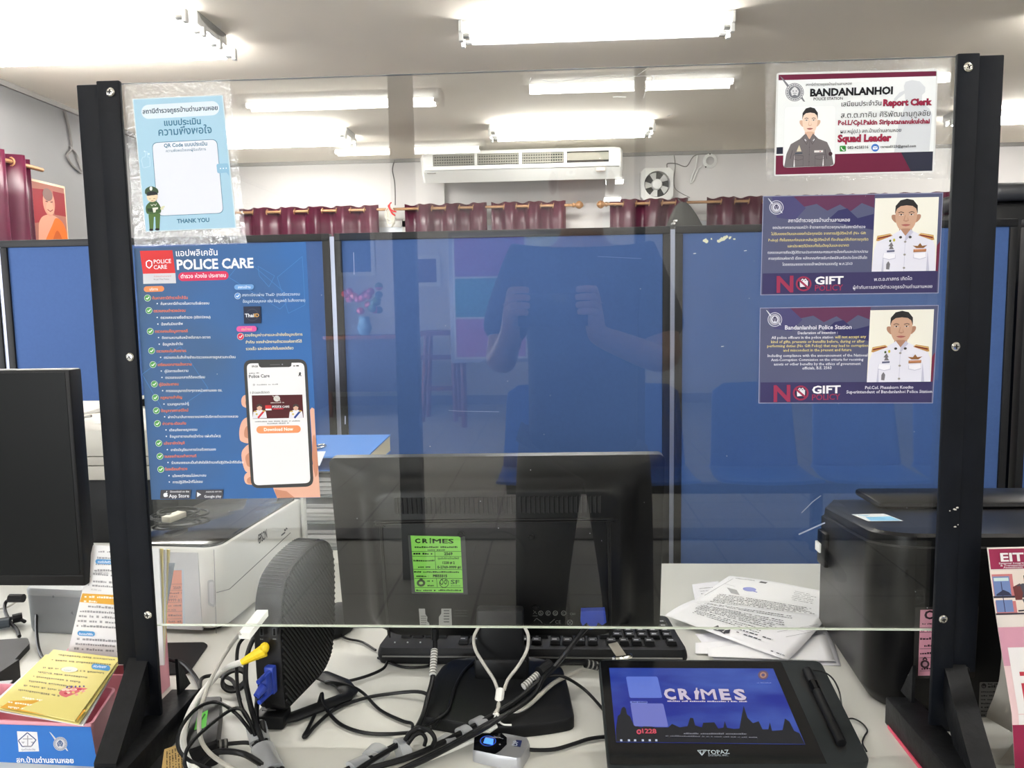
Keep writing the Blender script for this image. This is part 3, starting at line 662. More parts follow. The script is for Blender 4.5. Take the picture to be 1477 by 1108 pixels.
def portrait(cv, q, kind):
    """head and shoulders photograph printed inside quad q (unit mapping)"""
    old = cv.fn; cv.fn = lambda u, v: old(*q(u, v))
    sk = (198, 160, 136) if kind == 'white' else (236, 208, 188); sh = (172, 130, 108) if kind == 'white' else (214, 176, 152)
    hair = (44, 42, 44); un = (226, 226, 238) if kind == 'white' else (112, 106, 108); und = (192, 192, 212) if kind == 'white' else (88, 82, 86)
    hy = .30 if kind == 'white' else .30
    # body
    if kind == 'white':
        cv.poly([(.0, 1), (.02, .70), (.07, .58), (.30, .50), (.42, .44), (.58, .44), (.72, .50), (.92, .56), (.98, .68), (1, 1)], un)
        cv.poly([(.15, 1), (.17, .74), (.185, 1)], und); cv.poly([(.85, 1), (.86, .72), (.90, 1)], und)
    else:
        cv.poly([(.0, 1), (.04, .78), (.12, .62), (.30, .54), (.40, .46), (.58, .46), (.68, .54), (.86, .60), (.94, .74), (1, .98), (.92, 1)], un)
        cv.poly([(.19, 1), (.2, .80), (.22, 1)], (225, 226, 226)); cv.poly([(.80, 1), (.79, .82), (.77, 1)], (225, 226, 226)); cv.line([(.12, .86), (.16, .72)], .015, und); cv.line([(.86, .88), (.82, .72)], .015, und)
    # neck, ears, head
    cv.poly([(.40, .36), (.60, .36), (.60, .49), (.50, .545), (.40, .49)], sh)
    w_ = .17 if kind == 'white' else .155
    for s in (-1, 1): cv.poly([(.5 + s * w_ * .95, .24), (.5 + s * (w_ + .055), .235), (.5 + s * (w_ + .05), .29), (.5 + s * w_ * .9, .34)], sh, 3)
    cv.poly([(.5 - w_, .20), (.5 - w_ * .9, .12), (.5, .06), (.5 + w_ * .9, .12), (.5 + w_, .20), (.5 + w_ * .97, .30), (.5 + w_ * .72, .40), (.5 + w_ * .28, .455), (.5 - w_ * .28, .455), (.5 - w_ * .72, .40), (.5 - w_ * .97, .30)], sk, 3)
    cv.poly([(.5 - w_ * .3, .42), (.5 + w_ * .3, .42), (.5 + w_ * .5, .435), (.5 + w_ * .2, .462), (.5 - w_ * .2, .462), (.5 - w_ * .5, .435)], sh, 2)
    # hair
    cv.poly([(.5 - w_ * 1.05, .22), (.5 - w_ * 1.02, .11), (.5 - w_ * .6, .035), (.5, .015), (.5 + w_ * .6, .035), (.5 + w_ * 1.02, .11), (.5 + w_ * 1.05, .22), (.5 + w_ * .88, .15), (.5 + w_ * .55, .115), (.5, .105), (.5 - w_ * .55, .115), (.5 - w_ * .88, .15)], hair)
    # face
    for s in (-1, 1):
        cv.line([(.5 + s * w_ * .22, .205), (.5 + s * w_ * .50, .192), (.5 + s * w_ * .74, .205)], .010, (70, 56, 52))
        cv.ell(.5 + s * w_ * .47, .232, w_ * .22, .008, (245, 240, 236), n=10); cv.ell(.5 + s * w_ * .47, .232, w_ * .09, .0085, (40, 32, 30), n=8); cv.line([(.5 + s * w_ * .24, .231), (.5 + s * w_ * .47, .222), (.5 + s * w_ * .7, .230)], .005, (80, 58, 50))
    cv.poly([(.5 - w_ * .12, .24), (.5 + w_ * .06, .24), (.5 + w_ * .26, .315), (.5, .33), (.5 - w_ * .26, .315)], sh); cv.poly([(.5 - w_ * .06, .235), (.5 + w_ * .08, .235), (.5 + w_ * .16, .31), (.5 - w_ * .16, .31)], sk)
    cv.poly([(.5 - w_ * .42, .370), (.5 - w_ * .1, .360), (.5 + w_ * .1, .360), (.5 + w_ * .42, .370), (.5, .392)], (176, 106, 98), 2); cv.line([(.5 - w_ * .42, .371), (.5, .374), (.5 + w_ * .42, .371)], .004, (112, 58, 54))
    if kind == 'white':
        cv.poly([(.38, .47), (.42, .43), (.5, .52), (.5, .60)], un); cv.poly([(.62, .47), (.58, .43), (.5, .52), (.5, .60)], und)
        cv.line([(.5, .55), (.5, 1)], .006, und)
        for s in (-1, 1):
            cv.poly([(.5 + s * .20, .515), (.5 + s * .24, .485), (.5 + s * .44, .515), (.5 + s * .455, .58), (.5 + s * .42, .585)], (186, 140, 82)); cv.line([(.5 + s * .23, .51), (.5 + s * .43, .55)], .02, (120, 44, 40)); cv.line([(.5 + s * .22, .497), (.5 + s * .44, .53)], .008, (226, 196, 130))
            cv.ell(.5 + s * .075, .538, .025, .018, (70, 66, 66), n=8)
            cv.poly([(.5 + s * .14, .77), (.5 + s * .33, .755), (.5 + s * .34, .82), (.5 + s * .24, .845), (.5 + s * .14, .825)], und); cv.poly([(.5 + s * .145, .765), (.5 + s * .325, .75), (.5 + s * .335, .812), (.5 + s * .24, .836), (.5 + s * .148, .817)], (238, 238, 246))
        for y in (.60, .775, .955): cv.ell(.5, y, .02, .014, (150, 146, 142), n=10)
        cv.poly([(.22, .74), (.22, .715), (.34, .71), (.34, .735)], (96, 100, 128)); cv.poly([(.25, .70), (.27, .66), (.24, .655), (.285, .60), (.32, .655), (.30, .66), (.33, .70)], (120, 116, 120)); cv.ell(.265, .585, .018, .018, (70, 90, 60), n=8); cv.ell(.325, .575, .018, .022, (196, 186, 60), n=8)
        cv.poly([(.62, .655), (.70, .66), (.735, .62), (.77, .66), (.85, .65), (.79, .69), (.68, .69)], (140, 96, 58)); cv.poly([(.635, .705), (.835, .70), (.835, .74), (.635, .745)], (172, 116, 78)); cv.line([(.65, .715), (.82, .712)], .008, (220, 160, 130)); cv.poly([(.22, .90), (.25, .86), (.28, .90), (.27, .975), (.22, .97)], (120, 118, 126))
    else:
        cv.poly([(.35, .53), (.42, .45), (.49, .55), (.44, .64)], und); cv.poly([(.64, .53), (.57, .45), (.50, .55), (.56, .64)], und); cv.poly([(.36, .53), (.42, .46), (.48, .55), (.44, .625)], un); cv.poly([(.63, .53), (.57, .46), (.51, .55), (.56, .625)], un)
        cv.line([(.5, .56), (.5, 1)], .006, und)
        cv.line([(.40, .545), (.43, .575)], .02, (205, 205, 210)); cv.line([(.60, .545), (.57, .575)], .02, (205, 205, 210))
        for s in (-1, 1): cv.line([(.5 + s * .12, .82), (.5 + s * .32, .80), (.5 + s * .31, .87), (.5 + s * .22, .89), (.5 + s * .12, .87)], .008, und, True); cv.line([(.5 + s * .12, .84), (.5 + s * .12, .99), (.5 + s * .32, .99), (.5 + s * .32, .84)], .006, und)
        cv.poly([(.21, .765), (.36, .76), (.36, .785), (.21, .79)], (70, 78, 88)); cv.poly([(.24, .745), (.26, .70), (.29, .64), (.32, .70), (.34, .745)], (206, 196, 170)); cv.poly([(.60, .735), (.78, .735), (.78, .77), (.60, .77)], (222, 220, 218)); cv.line([(.72, .745), (.72, .765)], .02, (150, 40, 40)); cv.ell(.93, .80, .04, .035, (60, 40, 48), n=10)
        for y in (.68, .80, .92): cv.ell(.5, y, .012, .009, und, n=8)
    cv.fn = old
# ---- 1: pale blue survey card
def card_survey():
    t = notice('survey_card', 'laminated pale blue survey card with a small green police figure, top left of the screen', 'notice', -.002)
    z = zoomfn(190, 130, 5.275); Y = -.0024
    l = MB(); cv = Canvas(l, (0, Y + .0012, 0), (0, -1, 0)); q = [(178, 121), (331, 114.5), (356, 351), (192, 356)]
    n_ = 14
    f = quadfn(*q)
    l.surf(lambda u, v: WP(*f(u, v), V((0, -.0012, 0)), V((0, 1, 0))), 6, 8, m_pouch); l.build('laminate_pouch', t, ang=0)
    p = MB(); cv = Canvas(p, (0, Y, 0), (0, -1, 0), z)
    LB = (164, 200, 220); TE = (62, 112, 142); WH = (222, 226, 236)
    cv.poly([(4, 66), (694, 36), (797, 1050), (106, 1080)], (206, 220, 226)); cv.poly([(12, 72), (688, 43), (789, 1045), (109, 1073)], LB)
    p.build('paper', t, ang=0)
    p = MB(); cv2 = Canvas(p, (0, Y, 0), (0, -1, 0), z); cv2.lay = 4; cv = cv2
    cv.pill(128, 165, 612, 138, 54, (212, 224, 234)); cv.text('สถานีตำรวจภูธรบ้านด่านลานหอย', 84, 180, 655, 150, (30, 60, 82), .022)
    cv.text('แบบประเมิน', 248, 271, 527, 258, TE, .024); cv.text('ความพึงพอใจ', 205, 347, 610, 326, TE, .014)
    cv.rr([(153, 399), (650, 372), (700, 938), (196, 960)], 45, TE); cv.rr([(157, 403), (646, 376), (696, 934), (200, 956)], 43, WH)
    cv.text('QR Code แบบประเมิน', 246, 436, 575, 420, TE, .026); cv.text('ความพึงพอใจของผู้รับบริการ', 262, 473, 566, 458, TE, .006)
    cv.text('THANK YOU', 346, 1013, 592, 1002, TE, .03)
    # thumb and bubble doodles
    cv.line([(72, 540), (84, 512), (102, 508), (108, 480), (98, 466), (118, 470), (122, 510), (138, 512), (140, 580), (92, 592)], 3, (196, 220, 234)); cv.line([(76, 540), (88, 592)], 3, (196, 220, 234)); cv.ell(98, 466, 6, 6, (206, 226, 238), n=8); cv.ell(130, 486, 8, 8, (206, 226, 238), n=8)
    cv.rr([(644, 562), (734, 556), (742, 626), (652, 634)], 16, (140, 184, 212)); cv.poly([(716, 620), (742, 652), (738, 612)], (140, 184, 212))
    for k in range(3): cv.ell(676 + 22 * k, 597 - 1.4 * k, 5, 5, (230, 238, 244), n=8)
    # plain police figure
    GR = (72, 98, 60); GD = (48, 66, 46); SKN = (226, 208, 176)
    cv.poly([(128, 945), (218, 938), (212, 1062), (184, 1064), (180, 965), (170, 965), (164, 1066), (138, 1068)], (84, 112, 62)); cv.ell(150, 1064, 16, 9, (44, 40, 40)); cv.ell(196, 1060, 18, 9, (44, 40, 40))
    cv.poly([(108, 890), (126, 862), (146, 850), (186, 846), (208, 866), (222, 896), (224, 922), (210, 938), (132, 944), (112, 930)], GR, 3)
    cv.poly([(118, 900), (170, 900), (196, 890), (200, 912), (170, 928), (122, 926)], GD); cv.poly([(158, 896), (202, 892), (200, 906), (186, 910), (182, 930), (166, 932)], (224, 226, 214)); cv.poly([(218, 900), (228, 886), (250, 880), (254, 890), (240, 898), (246, 908), (222, 912)], (214, 214, 180))
    cv.line([(146, 870), (156, 882), (166, 868)], 4, (210, 214, 200)); cv.line([(170, 868), (182, 880), (190, 864)], 4, (210, 214, 200))
    cv.ell(157, 812, 42, 40, SKN); cv.poly([(114, 800), (118, 778), (196, 774), (200, 800), (190, 796), (160, 800), (124, 806)], (52, 56, 60)); cv.poly([(102, 768), (112, 748), (148, 732), (186, 744), (202, 762), (196, 788), (112, 794)], (66, 84, 62), 3); cv.ell(156, 786, 40, 15, (44, 48, 50)); cv.ell(148, 750, 11, 16, (222, 226, 222), n=12)
    cv.line([(134, 828), (146, 828)], 3, (80, 66, 56)); cv.line([(166, 826), (180, 825)], 3, (80, 66, 56)); cv.line([(148, 842), (166, 841)], 3, (150, 90, 80))
    p.build('lettering', t, ang=0)
m_pouch = schlick_glass('crinkled_laminate', (0.955, 0.96, 0.96), 0.10, 0.10, bump=0.55, bs=150)
card_survey()
# ---- 2: police app poster
def poster_app():
    t = notice('app_poster', 'blue police app poster with a ticked list and a hand holding a phone', 'poster', -.001)
    Y = -.0008; p = MB(); cv = Canvas(p, (0, Y, 0), (0, -1, 0)); WH = (236, 240, 246); OR = (240, 134, 92)
    BL = poster_mat()
    cv.poly([(193, 358.2), (441, 349), (461, 718), (218.5, 720.8)], BL); p.build('paper', t, ang=0)
    p = MB(); cv = Canvas(p, (0, Y, 0), (0, -1, 0)); cv.lay = 2
    for a in ([(372, 384), (396, 398), (388, 414), (374, 398)], [(330, 400), (352, 372), (420, 430), (404, 446)], [(205, 540), (260, 500), (300, 560), (240, 600)], [(400, 400), (436, 370), (440, 440), (416, 452)]):
        cv.line(a, .7, (70, 124, 190), True)
    cv.poly([(201.8, 362), (248.6, 361), (253, 394), (206.2, 395)], (208, 60, 62)); cv.poly([(206.2, 395), (253, 394), (254, 408.6), (206.8, 409.6)], (206, 208, 214))
    cv.text('POLICE', 222, 380.3, 247, 379.3, WH, .01); cv.text('CARE', 222, 388.5, 241, 387.6, WH, .01); cv.text('สำนักงานตำรวจแห่งชาติ', 222, 399.8, 247, 399.2, (196, 90, 84)); cv.text('Royal Thai Police', 222, 404.2, 244, 403.7, (120, 120, 126))
    cv.line([(211, 378), (215, 375.5), (219, 377.5), (219.3, 383), (215.4, 387), (211.4, 384), (211, 378)], 1.5, WH); cv.poly([(212.7, 380), (214, 379.4), (215.3, 381), (216.6, 379.2), (217.8, 380), (217.4, 382.4), (215.4, 385), (213.3, 383)], (208, 60, 62))
    cv.text('แอปพลิเคชัน', 254, 369.6, 314, 368.2, WH, .012); cv.text('POLICE CARE', 255.5, 388.8, 366, 386, WH, .03, h=14.5)
    cv.pill(263.5, 399.2, 323.5, 397.4, 6.3, (206, 56, 92)); cv.text('ตำรวจ ห่วงใย ประชาชน', 261, 401.4, 326, 399.6, WH, .014)
    cv.pill(211.6, 417.2, 232.8, 416.6, 4, (238, 140, 90)); cv.text('บริการ', 216, 419.2, 228, 418.8, WH, .01)
    GRN = (84, 158, 84)
    L = [(213, 430, 'ค้นหาสถานีตำรวจใกล้ฉัน', 220, 271, 430, [('ค้นหาสถานีตำรวจในความรับผิดชอบ', 232, 302, 438)]), (215, 448, 'ตรวจสอบตำรวจปลอม', 222, 268, 448.5, [('ตรวจสอบรายชื่อตำรวจ (จริง/ปลอม)', 232, 304, 458), ('ป้องกันมิจฉาชีพ', 233, 264, 467.5)]),
         (217, 478, 'ตรวจสอบข้อมูลทางคดี', 224, 271, 478, [('ติดตามความคืบหน้าคดีอาญา-จราจร', 234, 304, 487), ('ข้อมูลประจำวัน', 235, 264, 496.5)]), (219, 506, 'ตรวจสอบใบสั่งจราจร', 226, 269, 506.5, [('ตรวจสอบใบสั่งค้างชำระ/ตรวจสอบการถูกสวมทะเบียน', 237, 340, 515.5)]),
         (221, 526, 'เตรียมเอกสารแจ้งความ', 228, 277, 526, [('คู่มือการแจ้งความ', 238, 272, 535.2), ('ตรวจสอบเอกสารที่ต้องเตรียม', 239, 296, 544.4)]), (223, 554, 'คู่มือประชาชน', 230, 258, 554.5, [('การขออนุญาตต่างๆจากหน่วยงานของ ตร.', 240, 321, 563.5)]),
         (224.6, 573.5, 'กฎหมายสำคัญ', 232, 263, 573.5, [('รวมกฎหมายน่ารู้', 242, 273, 582.8)]), (226, 592.3, 'ข้อมูลเทศกาลปีใหม่', 233, 272, 592.3, [('ฝากบ้าน/เส้นทางจราจร/สถานีบริการตำรวจทางหลวง', 243, 344, 601.2)]),
         (227.6, 611, 'ข่าวสาร-เตือนภัย', 235, 269, 611, [('เตือนภัยอาชญากรรม', 245, 285, 620), ('ข้อมูลสาธารณภัย(น้ำท่วม แผ่นดินไหว)', 245.5, 319, 629.3)]), (229.7, 639.3, 'แจ้งอายัดบัญชี', 237, 267, 639.3, [('อายัดบัญชีธนาคารด่วนด้วยตนเอง', 247, 312, 648.5)]),
         (231.4, 658, 'ชมเชยตำรวจทำความดี', 238, 284, 658, [('ร่วมชมเชยและเป็นกำลังใจให้ตำรวจที่ปฏิบัติหน้าที่ดีเยี่ยม', 248, 352, 667)]), (232.6, 676.8, 'ร้องเรียนตำรวจ', 239, 271, 676.5, [('แจ้งพฤติกรรมไม่เหมาะสม', 249.5, 298, 686), ('การปฏิบัติหน้าที่ไม่ชอบ', 250, 293, 695)])]
    for x, y, s, x0, x1, yb, sub in L:
        tick(cv, x, y, 4.8, GRN); cv.text(s, x0, yb + 2, x1, yb + 1.2, OR, .014)
        for s2, a, b, yy in sub: cv.text(s2, a, yy + 2, b, yy + 1.1, WH, .012); cv.ell(a - 5, yy, 1, 1, WH, n=8)
    for x0, x1, a, b in ((232.5, 276.5, 'Download on the', 'App Store'), (283.5, 323, 'ANDROID APP ON', 'Google play')):
        cv.rr([(x0, 706.5), (x1, 705.8), (x1 - 1.5, 719), (x0 - 1, 719.5)], 1.5, (74, 74, 80)); cv.text(a, x0 + 14, 710.2, x1 - 3, 709.9, WH, .004); cv.text(b, x0 + 12, 717.6, x1 - 3, 717.2, WH, .008)
    cv.ell(239, 713.8, 2.6, 3, WH, n=14); cv.ell(240.8, 713.6, 2.4, 2.9, WH, n=14); cv.ell(243.3, 713, 1.3, 1.4, (74, 74, 80), n=10); cv.poly([(240, 710), (241.6, 707.6), (242, 708.6), (240.8, 710.2)], WH)
    cv.poly([(285, 709.5), (291, 713), (285, 716.8)], WH); cv.line([(285, 716.8), (291, 713)], .6, (150, 150, 156))
    cv.pill(342.3, 414.3, 363.3, 413.9, 3.7, (112, 160, 214)); cv.text('ลงทะเบียน', 344, 416, 362, 415.6, WH, .01); tick(cv, 343.6, 427, 4.5, (92, 146, 212)); cv.text('ลงทะเบียนผ่าน ThaiD (กรณีตรวจสอบ', 350, 427.6, 433, 426.2, (206, 224, 244), .01); cv.text('ข้อมูลส่วนบุคคล เช่น ข้อมูลคดี ใบสั่งจราจร)', 351, 436.8, 441, 435, (206, 224, 244), .01)
    cv.poly([(351.8, 442.3), (376.5, 441.8), (377.3, 466.2), (352.7, 466.8)], (44, 50, 70)); cv.ring(364.6, 454.4, 9, 1.2, (62, 66, 84)); cv.text('Thai', 354, 457.6, 367, 457.3, WH, .02, h=5.2); cv.text('ID', 367.6, 457.3, 374.4, 457.1, (232, 176, 96), .02, h=5.2)
    cv.pill(345.8, 474.6, 367, 474.2, 4, (214, 92, 160)); cv.text('ประโยชน์', 349, 476.6, 364, 476.2, (244, 196, 130), .01); tick(cv, 347.8, 485.4, 5, (206, 52, 84))
    YE = (244, 234, 190)
    cv.text('รวมข้อมูลข่าวสารและเข้าถึงข้อมูลบริการ', 354, 485.4, 437, 484, YE, .012); cv.text('สำคัญ ของสำนักงานตำรวจแห่งชาติได้', 355, 495.4, 436, 494, YE, .012); cv.text('รวดเร็ว และปลอดภัยในแอปเดียว', 355.5, 505, 424, 503.8, YE, .012)
    p.build('lettering', t, ang=0)
    # phone and hand
    p = MB(); cv = Canvas(p, (0, Y, 0), (0, -1, 0), zoomfn(330, 510, 5.036)); cv.lay = 20
    SK = (224, 176, 154); SS = (196, 138, 112)
    cv.poly([(320, 970), (560, 960), (612, 800), (600, 560), (590, 410), (604, 392), (622, 402), (632, 600), (648, 800), (666, 1044), (352, 1050)], SK); cv.poly([(612, 600), (632, 620), (650, 820), (630, 900), (606, 760)], SS, 2); cv.poly([(352, 1050), (330, 985), (420, 1000), (480, 1048)], SS)
    for a in ([(150, 306), (112, 304), (92, 332), (96, 374), (120, 392), (156, 392)], [(146, 476), (104, 482), (80, 540), (78, 606), (94, 640), (160, 640)], [(160, 668), (110, 690), (92, 740), (110, 830), (134, 862), (180, 850)], [(176, 850), (130, 868), (112, 900), (122, 940), (150, 952), (190, 940)]):
        cv.poly(a, SK, 3); cv.poly([(x * .55 + 70, y * .5 + a[2][1] * .5 + 20) for x, y in a], SS, 2)
    cv.rr([(106, 46), (566, 40), (618, 966), (164, 980)], 62, (66, 66, 66)); cv.rr([(130, 72), (548, 66), (594, 940), (184, 958)], 38, (236, 236, 238)); cv.poly([(214, 66), (458, 62), (454, 92), (440, 98), (236, 102), (222, 94)], (66, 66, 66)); cv.line([(300, 82), (372, 80)], 4, (110, 110, 112)); cv.ell(390, 79, 5, 5, (140, 140, 150))
    cv.text('09:58', 168, 101, 212, 100, (70, 70, 72), .02); cv.line([(468, 90), (484, 90)], 7, (90, 90, 92)); cv.line([(490, 89), (510, 89)], 9, (60, 60, 62))
    cv.text('Police Care', 148, 178, 298, 172, (60, 62, 66), .02); cv.fake(148, 147, 220, 145, 9, (130, 130, 132)); cv.line([(510, 164), (518, 136), (524, 144), (508, 164)], 6, (50, 50, 52)); cv.line([(526, 164), (512, 140)], 6, (50, 50, 52)); cv.ring(184, 227, 7, 2.5, (110, 110, 112), n=12); cv.fake(206, 231, 362, 227, 9, (168, 168, 170)); cv.line([(158, 276), (158, 292)], 3, (60, 60, 62)); cv.text('ข่าวและอัปเดต', 170, 293, 296, 288, (60, 60, 62), .01)
    cv.poly([(168, 304), (535, 298), (545, 466), (175, 474)], (80, 34, 38)); cv.ell(350, 327, 24, 22, (206, 204, 200), n=16); cv.line([(318, 306), (376, 346)], 5, (190, 186, 180)); cv.fake(306, 361, 404, 358, 8, (200, 190, 186))
    for x, sash in ((224, (200, 56, 66)), (488, (40, 70, 140))):
        cv.poly([(x - 50, 472), (x - 44, 424), (x - 18, 410), (x + 18, 409), (x + 46, 420), (x + 54, 468)], (226, 226, 234)); cv.line([(x + 34, 416), (x - 10, 468)], 14, sash); cv.ell(x, 392, 19, 22, (212, 172, 150), n=14); cv.poly([(x - 20, 392), (x - 18, 372), (x, 364), (x + 18, 372), (x + 20, 390), (x, 380)], (70, 62, 60)); cv.line([(x - 40, 420), (x - 20, 420)], 9, (206, 176, 90)); cv.line([(x + 22, 418), (x + 42, 417)], 9, (206, 176, 90)); cv.ell(x - 20, 440, 8, 8, (206, 186, 110), n=8)
    cv.poly([(266, 376), (310, 375), (312, 400), (268, 401)], (204, 60, 62)); cv.poly([(268, 401), (312, 400), (313, 412), (269, 413)], (226, 226, 228)); cv.text('แอปพลิเคชัน', 318, 384, 372, 383, (236, 236, 236)); cv.text('POLICE CARE', 318, 395, 442, 392, (240, 240, 240), .02); cv.line([(320, 402), (398, 400)], 7, (204, 50, 70)); cv.fake(192, 498, 522, 492, 8, (140, 140, 142)); cv.fake(282, 512, 440, 508, 8, (140, 140, 142))
    cv.pill(230, 553, 497, 548, 27, (238, 152, 104)); cv.text('Download Now', 258, 563, 470, 558, (250, 246, 240), .026)
    p.build('phone_photo', t, 'phone held in a hand', ang=0)
def poster_mat():
    m = mat('poster_blue', (44, 96, 166), .55, spec=.25); nt = m.node_tree; b = nt.nodes['Principled BSDF']
    tc = nt.nodes.new('ShaderNodeTexCoord'); mp = nt.nodes.new('ShaderNodeMapping'); mp.inputs['Rotation'].default_value = (0, .75, 0)
    vo = nt.nodes.new('ShaderNodeTexVoronoi'); vo.feature = 'F1'; vo.distance = 'MANHATTAN'; vo.inputs['Scale'].default_value = 11
    cr = nt.nodes.new('ShaderNodeValToRGB'); cr.color_ramp.elements[0].color = lin((66, 92, 124)); cr.color_ramp.elements[1].color = lin((50, 102, 166)); cr.color_ramp.elements[0].position = .25
    sx = nt.nodes.new('ShaderNodeSeparateXYZ'); ad = nt.nodes.new('ShaderNodeMath'); ad.operation = 'MULTIPLY_ADD'; ad.inputs[1].default_value = 4.2; ad.inputs[2].default_value = .0
    a2 = nt.nodes.new('ShaderNodeMath'); a2.operation = 'MULTIPLY_ADD'; a2.inputs[1].default_value = .35
    nt.links.new(tc.outputs['Object'], mp.inputs['Vector']); nt.links.new(mp.outputs[0], vo.inputs['Vector']); nt.links.new(tc.outputs['Object'], sx.inputs[0]); nt.links.new(sx.outputs['X'], ad.inputs[0])
    nt.links.new(vo.outputs['Distance'], a2.inputs[0]); nt.links.new(ad.outputs[0], a2.inputs[2]); nt.links.new(a2.outputs[0], cr.inputs[0]); nt.links.new(cr.outputs[0], b.inputs['Base Color']); return m
poster_app()
# ---- 3: clerk name card
def card_clerk():
    t = notice('name_card', 'laminated white and maroon report clerk name card, top right of the screen', 'notice', -.002)
    z = zoomfn(1100, 90, 5.574); Y = -.0024; f = quadfn((1103, 90), (1374, 84), (1372, 258), (1106, 261))
    l = MB(); l.surf(lambda u, v: WP(*f(u, v), V((0, -.0012, 0)), V((0, 1, 0))), 6, 6, m_pouch); l.build('laminate_pouch', t, ang=0)
    p = MB(); cv = Canvas(p, (0, Y, 0), (0, -1, 0), z); cv.rr([(112, 84), (1410, 52), (1382, 884), (90, 916)], 22, (216, 218, 216)); cv.poly([(128, 100), (1397, 70), (1366, 872), (104, 903)], (232, 235, 235)); p.build('paper', t, ang=0)
    p = MB(); cv = Canvas(p, (0, Y, 0), (0, -1, 0), z); cv.lay = 4; SG = (208, 212, 216)
    cv.poly([(1136, 190), (1150, 156), (1200, 142), (1262, 152), (1308, 200), (1306, 240), (1282, 262), (1280, 330), (1340, 370), (1362, 420), (1340, 716), (1056, 724), (1080, 600), (1094, 470), (1120, 420), (1150, 330), (1142, 250), (1090, 290), (1050, 330), (1058, 290), (1100, 244), (1140, 226)], SG)
    cv.poly([(128, 100), (1397, 70), (1397, 110), (128, 144)], MAR); cv.poly([(106, 750), (1370, 716), (1364, 872), (104, 903)], MAR); cv.poly([(1112, 723), (1370, 716), (1364, 872), (1192, 876)], (44, 46, 62)); cv.poly([(112, 683), (164, 681), (163, 736), (110, 738)], (44, 46, 62))
    emblem(cv, 257, 240, 74, (116, 118, 124), (214, 216, 218))
    cv.text('สถานีตำรวจภูธรบ้านด่านลานหอย', 346, 190, 715, 180, (40, 40, 44), .006); cv.text('BANDANLANHOI', 380, 273, 1045, 254, (18, 18, 24), .045, h=60); cv.text('POLICE STATION', 408, 306, 643, 300, (36, 36, 42), .012)
    cv.text('เสมียนประจำวัน', 632, 355, 953, 346, (28, 28, 32), .008); cv.text('ส.ต.ต.ภาคิน ศิริพัฒนานุกูลชัย', 628, 448, 1345, 430, (28, 28, 32), .0); cv.text('ผบ.หมู่(ป.) สภ.บ้านด่านลานหอย', 624, 571, 1112, 558, (28, 28, 32), .006)
    RD = (158, 40, 70)
    for b, c in ((.06, (70, 20, 34)), (.035, RD)): cv.text('Report Clerk', 966, 350, 1360, 342, c, b); cv.text('Squad Leader', 600, 640, 1034, 632, c, b); cv.text('Pol.L/Cpl.Pakin Siripatananukulchai', 604, 505, 1342, 490, c, b * .7)
    cv.rr([(618, 672), (667, 670), (668, 716), (619, 718)], 8, (52, 140, 58)); cv.line([(630, 682), (634, 696), (648, 708), (658, 706)], 7, (240, 244, 240)); cv.text('082-4258316', 681, 698, 848, 692, (30, 30, 34), .012); cv.ell(903, 687, 31, 31, (60, 116, 196)); cv.rr([(884, 676), (922, 675), (922, 700), (884, 701)], 4, (236, 240, 246)); cv.line([(884, 678), (903, 690), (922, 677)], 4, (60, 116, 196)); cv.text('careza0123@gmail.com', 946, 689, 1230, 682, (30, 30, 34), .012)
    p.build('lettering', t, ang=0)
    p = MB(); cv = Canvas(p, (0, Y, 0), (0, -1, 0), z); cv.lay = 40; cv.rr([(174, 354), (590, 346), (578, 832), (163, 848)], 34, (226, 230, 230)); cv.rr([(177, 357), (587, 349), (575, 829), (166, 845)], 32, (236, 238, 238)); portrait(cv, quadfn((190, 356), (575, 352), (570, 832), (170, 846)), 'grey'); p.build('portrait_photo', t, 'portrait of a man in a grey-brown uniform', ang=0)
card_clerk()
